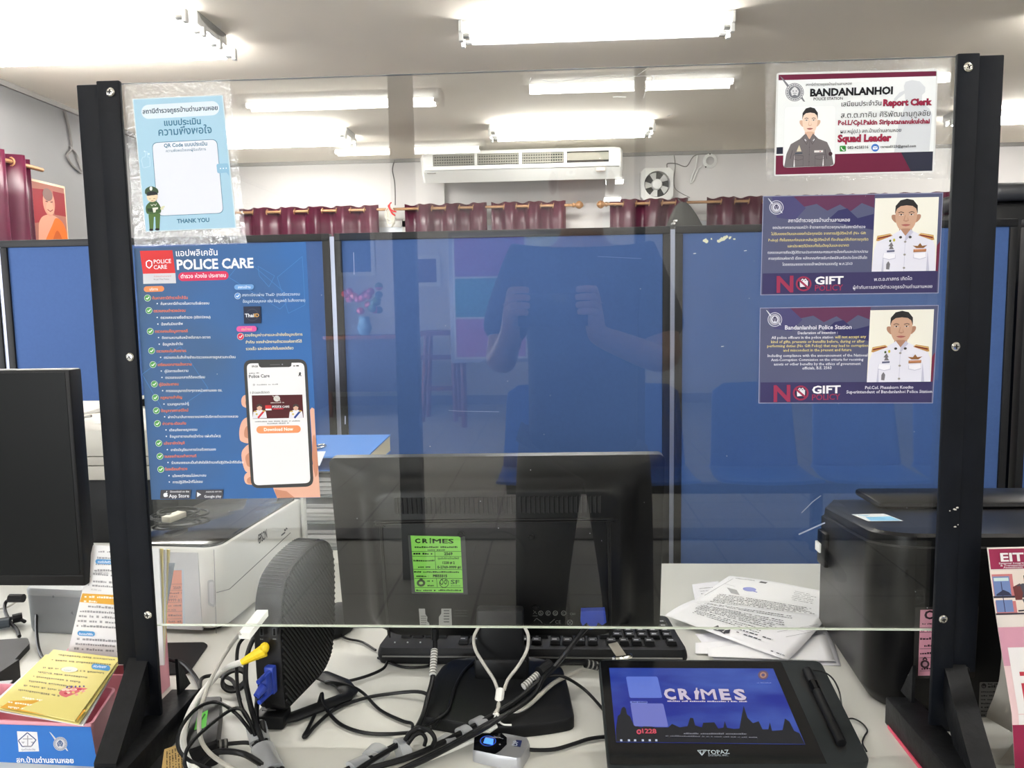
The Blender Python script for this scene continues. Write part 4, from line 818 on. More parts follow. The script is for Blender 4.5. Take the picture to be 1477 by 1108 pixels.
# ---- 4 and 5: no gift notices
def card_gift(thai):
    t = notice('no_gift_notice', 'purple no gift notice in Thai with a portrait, under the clerk card' if thai else 'purple no gift notice in English with a portrait, lowest one on the screen', 'notice', -.001)
    Y = -.0008; z = zoomfn(1090, 275, 5.371) if thai else zoomfn(0, 0, 1)
    PU = (84, 88, 116); RD = (150, 52, 82); WH = (226, 226, 236); YE = (226, 208, 140)
    Q = [(56, 42), (1453, 14), (1416, 796), (36, 811)] if thai else [(1096, 444), (1354, 440), (1345.5, 581.8), (1094, 582)]
    f = quadfn(*Q)
    p = MB(); cv = Canvas(p, (0, Y, 0), (0, -1, 0), z); cv.poly(Q, (150, 152, 178)); cv.poly([f(.004, .007), f(.996, .007), f(.996, .993), f(.004, .993)], PU); p.build('paper', t, ang=0)
    p = MB(); cv = Canvas(p, (0, Y, 0), (0, -1, 0), z); cv.lay = 4; o = cv.fn; cv.fn = lambda u, v: o(*f(u, v))
    cv.poly([(.17, .01), (.62, .01), (.62, .14), (.55, .09), (.49, .17), (.43, .10), (.36, .16), (.30, .09), (.22, .12)], (94, 52, 82)); cv.poly([(.05, .01), (.17, .01), (.24, .13), (.18, .25), (.08, .22)], (72, 70, 112)); cv.poly([(.36, .26), (.42, .16), (.47, .14), (.53, .24), (.62, .2), (.62, .36), (.46, .3)], (52, 52, 96)); cv.poly([(.97, .55), (.996, .48), (.99, .8), (.965, .76)], (112, 40, 66)); cv.poly([(.01, .78), (.99, .78), (.99, .99), (.01, .99)], (58, 54, 94))
    cv.fn = o
    if thai:
        emblem(cv, 160, 131, 42, (214, 216, 226), (66, 62, 90)); cv.ring(160, 131, 55, 5, (206, 208, 222))
        for s, x0, y0, x1, y1, c, b in (('สถานีตำรวจภูธรบ้านด่านลานหอย', 250, 245, 728, 239, WH, .014), ('ขอประกาศเจตนารมณ์ว่า ข้าราชการตำรวจทุกนายในสถานีตำรวจ', 130, 297, 848, 290, WH, .01), ('ไม่รับของขวัญและของกำนัลทุกชนิด จากการปฏิบัติหน้าที่ (No Gift', 118, 346, 853, 338, YE, .01), ('Policy) ทั้งในขณะก่อนและหลังปฏิบัติหน้าที่ ที่จะส่งผลให้เกิดการทุจริต', 98, 394, 870, 387, YE, .01), ('และประพฤติมิชอบทั้งในปัจจุบันและอนาคต', 247, 440, 720, 433, YE, .01), ('ตลอดจนการถือปฏิบัติตามประกาศคณะกรรมการป้องกันและปราบปราม', 92, 490, 868, 481, WH, .01), ('การทุจริตแห่งชาติ เรื่อง หลักเกณฑ์การรับทรัพย์สินหรือประโยชน์อื่นใด', 98, 536, 860, 528, WH, .01), ('โดยธรรมจรรยาของเจ้าพนักงานของรัฐ พ.ศ.2563', 205, 582, 748, 575, WH, .01), ('พ.ต.อ.ภาสกร เกิดโต', 915, 700, 1208, 692, WH, .004), ('ผู้กำกับการสถานีตำรวจภูธรบ้านด่านลานหอย', 752, 763, 1365, 753, WH, .004)):
            cv.text(s, x0, y0, x1, y1, c, b)
        g = lambda x, y: (x, y); k = 1.0
    else:
        emblem(cv, 1117.5, 461, 8, (214, 216, 226), (66, 62, 90)); cv.ring(1117.5, 461, 10.4, 1, (206, 208, 222))
        for s, x0, x1, y, c, b in (('Bandanlanhoi Police Station', 1132, 1228, 475.4, WH, .016), ('Declaration of Intention :', 1150.5, 1208, 482.2, WH, .014), ('All police officers in the police station', 1112.5, 1201.5, 489, WH, .014), ('will not accept any', 1204, 1249, 488.2, YE, .014), ('kind of gifts, presents or benefits before, during or after', 1112, 1247, 495, YE, .012), ('performing duties (No Gift Policy) that may lead to corruption', 1106.5, 1252, 501, YE, .012), ('and misconduct in the present and future', 1129.5, 1228, 507.2, YE, .012), ('Including compliance with the announcement of the National', 1107, 1251, 515, WH, .012), ('Anti-Corruption Commission on the criteria for receiving', 1112, 1245, 521, WH, .012), ('assets or other benefits by the ethics of government', 1116, 1241, 527.2, WH, .012), ('officials, B.E. 2563', 1157, 1199, 533, WH, .012), ('Pol.Col. Phasakorn Koedto', 1247.5, 1317, 561.2, WH, .012), ('Superintendent of Bandanlanhoi Police Station', 1220.5, 1344, 567.5, WH, .012)):
            cv.text(s, x0, y, x1, y - .8, c, b)
        g = lambda x, y: (1115.5 + (x - 160) * .1865, 579 + (y - 787) * .1865); k = .1865
    cv.text('N', *g(160, 787), *g(290, 784), RD, .03, h=128 * k); cv.ell(*g(370, 722), 61 * k, 58 * k, RD); cv.ell(*g(370, 722), 47 * k, 45 * k, (44, 42, 70)); cv.poly([g(340, 700), (g(404, 698)), g(402, 742), g(342, 748)], (230, 230, 236)); cv.line([g(350, 700), g(362, 684), g(372, 698), g(384, 684), g(394, 698)], 7 * k, (230, 230, 236)); cv.line([g(332, 690), g(408, 756)], 16 * k, RD)
    cv.text('GIFT', *g(458, 726), *g(678, 721), (240, 240, 244), .03, h=60 * k); cv.text('POLICY', *g(457, 777), *g(675, 772), RD, .012)
    p.build('lettering', t, ang=0)
    pq = [(925, 60), (1418, 49), (1392, 621), (897, 628)] if thai else [(1255.2, 447.6), (1347, 446), (1342, 550.5), (1250, 551.4)]
    p = MB(); cv = Canvas(p, (0, Y, 0), (0, -1, 0), z); cv.lay = 36; cv.poly(pq, (236, 234, 222)); portrait(cv, quadfn(*pq), 'white'); p.build('portrait_photo', t, 'portrait of a man in a white dress uniform', ang=0)
card_gift(True); card_gift(False)
# ================================================================ things on the desk
def pxpoly(pts, z): return [W(a, b, 'z', z) for a, b in pts]
def rrect(a0, b0, a1, b1, r, n=5):
    out = []
    for cx_, cy_, s in ((a1 - r, b0 + r, -90), (a1 - r, b1 - r, 0), (a0 + r, b1 - r, 90), (a0 + r, b0 + r, 180)):
        for k in range(n + 1): t = math.radians(s + 90 * k / n); out.append((cx_ + r * math.cos(t), cy_ + r * math.sin(t)))
    return out
def rpoly(P, r, n=4):
    """round the corners of a closed 3-D polygon"""
    P = [V(p) for p in P]; out = []
    for i, p in enumerate(P):
        a = P[i - 1] - p; b = P[(i + 1) % len(P)] - p; q = min(r, a.length * .45, b.length * .45); A = p + a.normalized() * q; B = p + b.normalized() * q
        for k in range(n + 1): t = k / n; out.append(A * (1 - t) ** 2 + p * 2 * t * (1 - t) + B * t * t)
    return out
# ---- monitor seen from behind
def monitor():
    P0 = V((.41, .19, 1.075)); n = V((0, -.9955, -.0946)); t = thing('computer_monitor', 'black monitor seen from behind in the middle of the desk', 'monitor', (.41, .1, DZ))
    q = quadfn((474, 661), (959, 655.5), (951.5, 906), (497, 906))
    def L(a, b, d): return WP(*q(a, b), P0, n) + n * d
    def ring(a0, b0, a1, b1, r, d): return [L(a, b, d) for a, b in [(x / 1.86, y) for x, y in rrect(a0 * 1.86, b0, a1 * 1.86, b1, r)]]
    m = MB()
    m.rings([ring(.004, .006, .996, .994, .03, -.018), ring(0, 0, 1, 1, .035, -.016), ring(0, 0, 1, 1, .035, 0), ring(.012, .02, .988, .99, .04, .0025), ring(.075, .075, .925, .985, .10, .007), ring(.10, .115, .90, .982, .12, .018), ring(.125, .15, .875, .98, .12, .030), ring(.14, .17, .86, .978, .12, .033)], m_mon)
    m.build('casing', t, ang=50)
    f = MB(); f.rings([ring(.006, .010, .994, .99, .03, -.0181), ring(.006, .010, .994, .99, .03, -.021)], m_gloss); f.build('screen', t)
    s = MB(); 
    for k in range(44):
        a = .205 + (.80 - .205) * k / 43
        c = [L(a + da, b, .0336) for da, b in ((-.0035, .192), (.0035, .192), (.0035, .282), (-.0035, .282))]; s.prism(rpoly(c, .002, 3), n * .0008, m_hole)
        c = [L(a + da, b, .0336) for da, b in ((.0035, .19), (.0062, .19), (.0062, .284), (.0035, .284))]; s.prism(c, n * .0018, m_rb)
    s.build('vent_slots', t)
    g = MB(); pth = [(.155, .975), (.155, .40), (.165, .345), (.185, .325), (.80, .318), (.822, .335), (.832, .385), (.84, .975)]
    g.tube([L(a, b, .0335) for a, b in pth], .0016, m_hole, n=6, sub=5); g.tube([L(a + .004 * (1 if a < .5 else -1), b + .012, .034) for a, b in pth], .0012, m_mon, n=6, sub=5)
    g.build('panel_groove', t)
    for a, b in ((.392, .40), (.60, .42), (.61, .82)):
        w_ = MB(); w_.cyl(L(a, b, .0335), L(a, b, .0352), .0045, m_mon, n=14); w_.cyl(L(a, b, .0352), L(a, b, .0356), .0022, m_hole, n=10); w_.build('screw_hole', t)
    # ring with the faint maker's mark
    l = MB(); cv = Canvas(l, L(.5, .6, .0337), n); gm = (34, 35, 35); cv.ring(720, 803, 38, 1.2, gm, ry=37); cv.text('hp', 703, 816, 738, 815, gm, .0); l.build('emblem', t, ang=0)
    # inspection sticker in a clear sleeve
    l = MB(); pl = L(.5, .6, .0345); cv = Canvas(l, pl, n, zoomfn(580, 760, 10.07)); K = (26, 40, 20)
    cv.poly([(84, 122), (915, 140), (955, 985), (140, 972)], (70, 72, 72)); cv.poly([(122, 128), (846, 142), (888, 958), (190, 945)], (134, 204, 90))
    for a in ([(140, 358), (858, 358)], [(150, 428), (862, 432)], [(165, 616), (870, 622)], [(180, 748), (880, 752)], [(188, 882), (886, 884)], [(474, 358), (490, 616)], [(500, 750), (512, 882)]): cv.line(a, 6, K)
    cv.text('C', 188, 233, 266, 233, K, .045, h=62); cv.text('R', 294, 233, 378, 234, K, .045, h=62); cv.text('MES', 446, 236, 745, 239, K, .025, h=64); cv.line([(410, 240), (410, 192)], 16, K); cv.ell(410, 176, 13, 13, K, n=12)
    cv.fake(182, 305, 806, 305, 26, K); cv.fake(370, 345, 624, 345, 20, K); cv.fake(164, 402, 466, 402, 26, K); cv.text('2569', 610, 410, 734, 410, K, .04); cv.text('ศูนย์บริการโทรศัพท์', 520, 470, 828, 470, K, .02); cv.text('1228 # 2', 588, 536, 766, 538, K, .04); cv.text('0-2769-9999 #1', 512, 602, 856, 604, K, .04); cv.fake(166, 502, 470, 500, 24, K); cv.fake(232, 592, 414, 592, 22, K); cv.fake(174, 664, 828, 666, 22, K); cv.fake(208, 726, 384, 726, 22, K); cv.text('M033315', 452, 728, 652, 730, K, .05)
    cv.ell(275, 815, 62, 52, (70, 84, 60)); cv.poly([(245, 778), (262, 745), (290, 745), (306, 778)], (70, 84, 60)); cv.ell(275, 815, 30, 22, (150, 200, 110), n=14); cv.fake(364, 795, 455, 795, 26, K, word=4); cv.fake(370, 862, 466, 862, 26, K, word=4); cv.ring(610, 815, 68, 8, K); cv.ring(575, 800, 26, 8, K, ry=40); cv.ring(632, 800, 20, 8, K, ry=34); cv.text('SF', 706, 826, 834, 828, (60, 90, 50), .02, h=60); cv.fake(708, 862, 848, 862, 22, (110, 160, 80)); cv.fake(206, 932, 486, 932, 24, K); cv.fake(530, 930, 872, 932, 24, K, word=4)
    l.build('inspection_sticker', t, 'green CRIMES sticker in a clear sleeve', ang=0)
    # rating plates and approval marks
    l = MB(); cv = Canvas(l, L(.5, .95, .0338), n); SV = (150, 150, 146)
    cv.poly([(604, 878), (613, 878), (613.5, 886), (616.5, 890), (616, 896), (619, 899), (620, 905), (606, 905)], SV); cv.poly([(651, 878), (636.5, 878), (636.5, 885), (633, 890), (633, 905), (652, 905)], SV)
    for k in range(5): cv.line([(607, 889 + 3 * k), (615, 889 + 3 * k)], .8, (60, 60, 60)); cv.line([(640, 881 + 4 * k), (648, 881 + 4 * k)], 1.4, (70, 70, 70))
    GY = (104, 106, 104)
    cv.line([(769, 880.5), (774, 885.5)], .8, GY); cv.line([(774, 880.5), (769, 885.5)], .8, GY); cv.line([(768, 888.5), (775, 888.5)], .8, GY)
    for x, ch in ((780, 'S'), (790.5, 'c'), (801, 'G'), (813, 'C')): cv.ring(x, 884.5, 3.6, .8, GY, n=16); cv.text(ch, x - 1.6, 886.5, x + 1.6, 886.4, GY)
    cv.text('C&S', 822, 887, 830, 887, GY); cv.line([(770, 896), (774, 892), (780, 896), (782, 899)], .8, GY); cv.text('CE', 801, 899.5, 809, 899.3, GY); cv.ring(822, 898, 4.2, .9, GY, n=16); cv.line([(819, 895), (825, 901)], .8, GY); cv.line([(825, 895), (819, 901)], .8, GY); cv.line([(793, 899), (800, 893)], .8, GY)
    for k in range(3): cv.fake(655, 881 + 4 * k, 676 - 3 * (k % 2), 881 + 4 * k, 1.2, (70, 72, 72))
    l.build('rating_plate', t, 'silver rating plates and approval marks', ang=0)
    nk = MB(); a = W(688.5, 975, 'y', .128); b = W(756, 975, 'y', .128); nk.span((a.x, .130, DZ + .012), (b.x, .152, W(720, 881, 'y', .13).z), m_black, bev=.004); nk.span((a.x - .004, .124, DZ + .012), (b.x + .006, .16, DZ + .05), m_black, bev=.006); nk.build('neck', t)
    bs = MB(); zt = DZ + .016; O = pxpoly([(640, 957), (700, 950), (770, 952), (811, 960), (820, 990), (829.5, 1036), (790, 1043), (735, 1049), (680, 1046), (630, 1037), (606, 1034), (612, 1012), (624, 980)], zt)
    O = rpoly(O, .012); c = sum(O, V()) / len(O)
    bs.rings([[V((p.x, p.y, DZ + .0005)) for p in O], [V((p.x, p.y, zt - .003)) for p in O], [c + (V((p.x, p.y, zt)) - c) * .985 for p in O], [V((0, .012, .006)) + c + (V((p.x, p.y, zt)) - c) * .86 for p in O]], m_black); bs.build('base', t)
m_mon = mat('dark_monitor_plastic', (13, 13, 14), 0.36, spec=.3, bump=.05, bs=1200); m_rb = mat('vent_rib', (38, 38, 40), .4, spec=.3); m_hole = mat('dark_gap', (5, 5, 6), 0.6)
monitor()
# ---- keyboard
def keyboard():
    x0, x1, y0, y1 = .2225, .693, .207, .362; t = thing('keyboard', 'black keyboard lying under the monitor with its back edge towards the screen', 'keyboard', ((x0 + x1) / 2, .28, DZ))
    b = MB(); o = rpoly([(x0, y0, 0), (x1, y0, 0), (x1 - .010, y1, 0), (x0 + .010, y1, 0)], .014)
    def lv(z, k, dy=0): c = V(((x0 + x1) / 2, (y0 + y1) / 2, 0)); return [V((c.x + (p.x - c.x) * (1 - (1 - k) * .3), c.y + (p.y - c.y) * k, z + (p.y - y0) * dy)) for p in o]
    b.rings([lv(DZ + .001, .96), lv(DZ + .012, 1), lv(DZ + .016, 1), lv(DZ + .020, .992, -.03), lv(DZ + .026, .965, -.06)], m_blackm); b.build('case', t)
    s = MB(); s.tube([(x0 + .010, y0 - .0008, DZ + .0145), (x1 - .010, y0 - .0008, DZ + .0145)], .0014, m_grey, n=6, raw=True); s.build('trim_line', t)
    kw = .0185; n = 0
    proto = None
    rows = [(.232, [.248 + .019 * i for i in range(0)] )]
    def key(x, y, wd):
        k = MB(); z = DZ + .024 - (y - y0) * .06; h = .0085
        def q(s_, zz): return [V((x + a * (wd / 2 - s_), y + c * (.0083 - s_), zz)) for a, c in ((-1, -1), (1, -1), (1, 1), (-1, 1))]
        k.rings([q(0, z - .002), q(.0003, z + .002), q(.002, z + h)], m_black)
        k.poly([V((p.x, p.y, z + h + .0001)) for p in [V((x - wd * .26, y - .0022, 0)), V((x + wd * .16, y - .0022, 0)), V((x + wd * .16, y + .0012, 0)), V((x - wd * .26, y + .0012, 0))]], ink((176, 178, 180)))
        return k.build('key', t, ang=20)
    # nearest row: the function keys, then five rows of keys (numeric pad on the left)
    xr = x1 - .022
    for i in range(13):
        x = xr - i * .0192 - (0.014 if i else 0) - (.009 if i > 4 else 0) - (.009 if i > 8 else 0); key(x, .2345, .0165)
    for i in range(3): key(.395 - .0192 * i - .003, .2345, .0165)
    for r in range(4):
        y = .2595 + r * .0190
        for i in range(14): key(xr - .003 - i * .0192, y, .0165)
        for i in range(3): key(.395 - .0192 * i - .003, y, .0165)
        for i in range(4): key(.318 - .0192 * i, y, .0165)
    key(.56, .3355, .105)
    l = MB()
    for px in (569.5, 588, 606.5): p = W(px, 927.5, 'z', DZ + .0247); l.cyl((p.x, p.y, DZ + .022), (p.x, p.y, DZ + .0262), .0013, ink((210, 214, 214)), n=8)
    l.build('status_lamp', t)
keyboard()
def clip():
    A, B = W(884, 929, 'z', DZ + .040), W(899, 951, 'z', DZ + .030); t = thing('paper_clip', 'silver folding paper clip lying on the back edge of the keyboard', 'clip', (A.x, A.y, DZ + .03))
    d = (B - A).normalized(); s = V((0, 0, 1)).cross(d).normalized(); u = d.cross(s)
    MB().prism([A - s * .0075, A + s * .0075, A + s * .0075 + d * .030, A - s * .0075 + d * .030], V((0, 0, .0016)), mat('satin_steel', (206, 200, 186), .4, metal=.35)).build('lever', t)
    MB().tube([B - s * .013 + d * -.004, B - s * .010 + d * .002 + V((0, 0, .004)), B + d * .003 + V((0, 0, .004)), B + s * .010 + d * .002 + V((0, 0, .004)), B + s * .013 - d * .004], .0036, m_chrome, n=8).build('spring_bar', t)
clip()
def mouse():
    c = W(486, 897, 'z', DZ + .01); t = thing('computer_mouse', 'black computer mouse half hidden behind the left end of the monitor', 'mouse', (c.x, c.y, DZ))
    b = MB(); b.rings([[V((c.x + .032 * k * math.cos(a), c.y + .055 * k * math.sin(a), DZ + z)) for a in [2 * math.pi * i / 20 for i in range(20)]] for z, k in ((.001, .92), (.008, 1), (.018, .97), (.027, .82), (.034, .5), (.036, .1))], m_blackm); b.build('shell', t)
    MB().box((c.x, c.y - .03, DZ + .03), (.006, .018, .012), m_gloss, bev=.003).build('wheel', t)
mouse()
# ---- signature pad
def sigpad():
    P0 = V((.555, -.055, DZ + .0195)); n = V((0, -.045, .141)).normalized()
    t = thing('signature_pad', 'black pen tablet with a lit blue screen standing at the front right of the desk', 'tablet', (.71, .02, DZ))
    def L(px, py, d=0): return WP(px, py, P0, n) + n * d
    out = [L(*p) for p in ((863, 951), (1184, 953), (1257, 1100), (877, 1106))]; out = rpoly(out, .010, 5)
    b = MB(); c = sum(out, V()) / len(out)
    b.rings([[c + (p - c) * .985 - n * .016 for p in out], [p - n * .012 for p in out], [p - n * .002 for p in out], [c + (p - c) * .994 for p in out]], m_pad); b.build('body', t)
    g = MB(); cv = Canvas(g, P0 + n * .0003, n); cv.poly([(866, 953), (1127, 955), (1193, 1102), (880, 1103)], m_gloss); g.build('glass_front', t, ang=0)
    s = MB(); cv = Canvas(s, P0 + n * .0006, n, zoomfn(850, 930, 3.602), step=2e-5)
    E = lambda c, k=1.0: glow(c, k)
    cv.poly([(103, 121), (955, 124), (1122, 519), (140, 507)], m_scr)
    cv.poly([(148, 370), (160, 362), (168, 330), (180, 322), (190, 332), (196, 362), (212, 374), (232, 420), (270, 430), (300, 420), (340, 430), (410, 430), (430, 412), (470, 430), (510, 424), (524, 380), (540, 382), (550, 420), (585, 430), (592, 406), (650, 404), (670, 436), (696, 432), (704, 398), (716, 432), (752, 438), (780, 436), (790, 380), (802, 318), (822, 380), (850, 408), (880, 398), (900, 440), (930, 440), (938, 404), (950, 448), (1004, 444), (1016, 384), (1040, 400), (1064, 448), (1092, 460), (1120, 517), (140, 505), (138, 440)], E((26, 28, 34)))
    cv.rr([(190, 166), (354, 166), (380, 277), (210, 277)], 10, E((96, 118, 204))); cv.rr([(211, 294), (302, 294), (302, 306), (213, 306)], 4, E((110, 122, 196))); cv.rr([(213, 306), (384, 306), (411, 428), (232, 424)], 10, E((110, 116, 190)))
    cv.fake(222, 302, 298, 302, 6, E((40, 50, 110)))
    W1, SH = E((200, 188, 206)), E((70, 66, 104))
    for c, o in ((SH, 4), (W1, 0)):
        cv.text('C', 392 + o, 283 + o, 452 + o, 284 + o, c, .04, h=54); cv.text('R', 470 + o, 284 + o, 530 + o, 284 + o, c, .04, h=54); cv.text('M', 588 + o, 285 + o, 662 + o, 286 + o, c, .015, h=54); cv.text('E', 684 + o, 286 + o, 738 + o, 287 + o, c, .04, h=54); cv.text('S', 758 + o, 287 + o, 820 + o, 288 + o, c, .04, h=54)
        cv.poly([(550 + o, 286 + o), (549 + o, 262 + o), (543 + o, 246 + o), (553 + o, 238 + o), (553 + o, 226 + o), (561 + o, 226 + o), (561 + o, 238 + o), (572 + o, 246 + o), (566 + o, 264 + o), (566 + o, 286 + o)], c)
    cv.fake(406, 299, 820, 301, 8, W1); cv.text('1228', 276, 462, 350, 463, E((206, 80, 96)), .03); cv.ell(258, 455, 13, 13, E((206, 80, 96)), n=14); cv.ell(258, 455, 6, 6, E((60, 30, 60)), n=10)
    cv.ell(903, 160, 27, 24, E((104, 84, 104))); cv.ell(903, 160, 17, 15, E((176, 132, 110))); cv.ell(903, 160, 9, 8, E((90, 80, 120))); cv.fake(870, 204, 946, 204, 6, E((110, 124, 190)))
    cv.fake(490, 468, 816, 470, 9, E((120, 120, 128))); cv.fake(396, 480, 872, 488, 8, E((104, 104, 112)))
    for x in (166, 206, 238, 278, 314, 348): cv.poly([(x - 6, 495), (x + 5, 495), (x + 6, 505), (x - 5, 505)], E((190, 200, 220)))
    s.build('lit_screen', t, ang=0)
    l = MB(); cv = Canvas(l, P0 + n * .0006, n); LG = (176, 190, 196); cv.text('TOPAZ', 1020, 1088, 1052.5, 1087.4, LG, .008); cv.text('SYSTEMS, INC.', 1022, 1091.2, 1051, 1090.8, LG)
    for k in range(3): cv.line([(1006 + 2 * k, 1082.5), (1012.5, 1090), (1019 - 2 * k, 1082)], .7, LG)
    cv.line([(1006, 1082.5), (1019, 1082)], .7, LG); l.build('emblem', t, ang=0)
    g = MB(); cv = Canvas(g, P0 + n * .0004, n); cv.poly([(1156, 966), (1166, 964), (1172, 972), (1184, 984), (1186, 998), (1180, 1000), (1219, 1074), (1216, 1081), (1206, 1080), (1166, 1000), (1156, 990), (1154, 978)], m_hole, 4); g.build('pen_groove', t, ang=0)
    pn = thing('stylus_pen', 'black stylus pen lying in the groove of the pen tablet', 'pen', L(1190, 1020))
    pb = MB(); A = L(1161, 967, .005); Bq = L(1213, 1077, .005); pb.tube([A, A + (Bq - A) * .06, A + (Bq - A) * .10, A + (Bq - A) * .5, Bq], lambda k: .0015 + .0042 * min(1, k * 7), m_black, n=12, raw=False); pb.build('barrel', pn)
    r = MB(); q = A + (Bq - A) * .22; r.tube([q, q + (Bq - A) * .12], .0061, m_gloss, n=12, raw=True); r.build('side_button', pn)
    c = MB(); c.tube([L(1172, 970, .004), L(1186, 974, .006), L(1200, 984, .006), L(1210, 1000, .003), W(1214, 1018, 'z', DZ + .004)], .0011, m_cab, n=6)
    c.tube([W(1222, 1037, 'z', DZ + .003), W(1232, 1037, 'z', DZ + .004), W(1244, 1044, 'z', DZ + .003), W(1251, 1054, 'z', DZ + .003), W(1247, 1062, 'z', DZ + .003), W(1244, 1072, 'z', DZ + .003), W(1250, 1084, 'z', DZ + .004)], .0011, m_cab, n=6); c.build('pen_cord', pn)
def glow(c, k=1.0):
    key = ('glow', c, k)
    if key not in PR:
        m = mat('screen_light', (4, 4, 5), .12, emit=.62 * k, ecol=c); PR[key] = m
    return PR[key]
m_pad = mat('slate_plastic', (30, 35, 37), .5, spec=.25); m_cab = mat('black_cable', (16, 17, 19), .4, spec=.28)
def scr_mat():
    m = mat('screen_blue', (4, 4, 6), .12, emit=.62, ecol=(40, 60, 176)); nt = m.node_tree; b = nt.nodes['Principled BSDF']
    tc = nt.nodes.new('ShaderNodeTexCoord'); nz = nt.nodes.new('ShaderNodeTexNoise'); nz.inputs['Scale'].default_value = 9; nz.inputs['Detail'].default_value = 6
    mp = nt.nodes.new('ShaderNodeMapping'); mp.inputs['Scale'].default_value = (1, 3, 1); cr = nt.nodes.new('ShaderNodeValToRGB')
    cr.color_ramp.elements[0].color = lin((30, 44, 140)); cr.color_ramp.elements[0].position = .4; cr.color_ramp.elements[1].color = lin((66, 92, 172)); cr.color_ramp.elements[1].position = .75
    nt.links.new(tc.outputs['Object'], mp.inputs[0]); nt.links.new(mp.outputs[0], nz.inputs['Vector']); nt.links.new(nz.outputs[0], cr.inputs[0]); nt.links.new(cr.outputs[0], b.inputs['Emission Color']); return m
m_scr = scr_mat(); sigpad()
# ---- fingerprint reader
def fpreader():
    t = thing('fingerprint_reader', 'small silver fingerprint reader with a glowing blue window at the front of the desk', 'fingerprint reader', W(722, 1078, 'z', DZ))
    zt = DZ + .0155; m_sil = mat('silver_plastic', (178, 180, 184), .3, metal=.5)
    top = rpoly(pxpoly([(684, 1064), (696, 1057), (728, 1057.5), (762, 1064), (765, 1072), (751, 1095), (716, 1090), (681, 1082)], zt), .005); c = sum(top, V()) / len(top)
    b = MB(); b.rings([[V((p.x, p.y, DZ + .0005)) for p in top], [V((p.x, p.y, zt - .004)) for p in top], [c + (p - c) * .96 for p in top]], m_sil); b.build('body', t)
    k = MB(); cv = Canvas(k, (0, 0, zt + .0002), (0, 0, 1)); cv.poly([(684, 1064), (696, 1057.6), (724, 1058), (731, 1064), (731, 1074), (722, 1083), (714, 1088), (683, 1082)], m_gloss); cv.ell(703, 1069, 12, 8, (30, 32, 40)); cv.poly([(700, 1064), (712, 1066), (711, 1075), (697, 1072)], glow((60, 110, 255), 3.0)); cv.ring(704, 1069, 11.5, 1.0, glow((50, 90, 200), 1.2), ry=7.5); cv.line([(700, 1064), (722, 1064)], 1.0, (150, 150, 156)); cv.line([(712, 1062), (726, 1066)], .8, (110, 110, 116)); cv.ell(721, 1074, 1.4, 1, (150, 150, 156), n=8); cv.poly([(744.5, 1067.5), (753, 1068.5), (750.5, 1078), (741, 1076.5)], (34, 44, 90)); cv.text('DP', 745.5, 1076.2, 748, 1069, (206, 214, 230), .02)
    k.build('sensor_window', t, 'gloss black sensor window with a blue glow', ang=0)
fpreader()
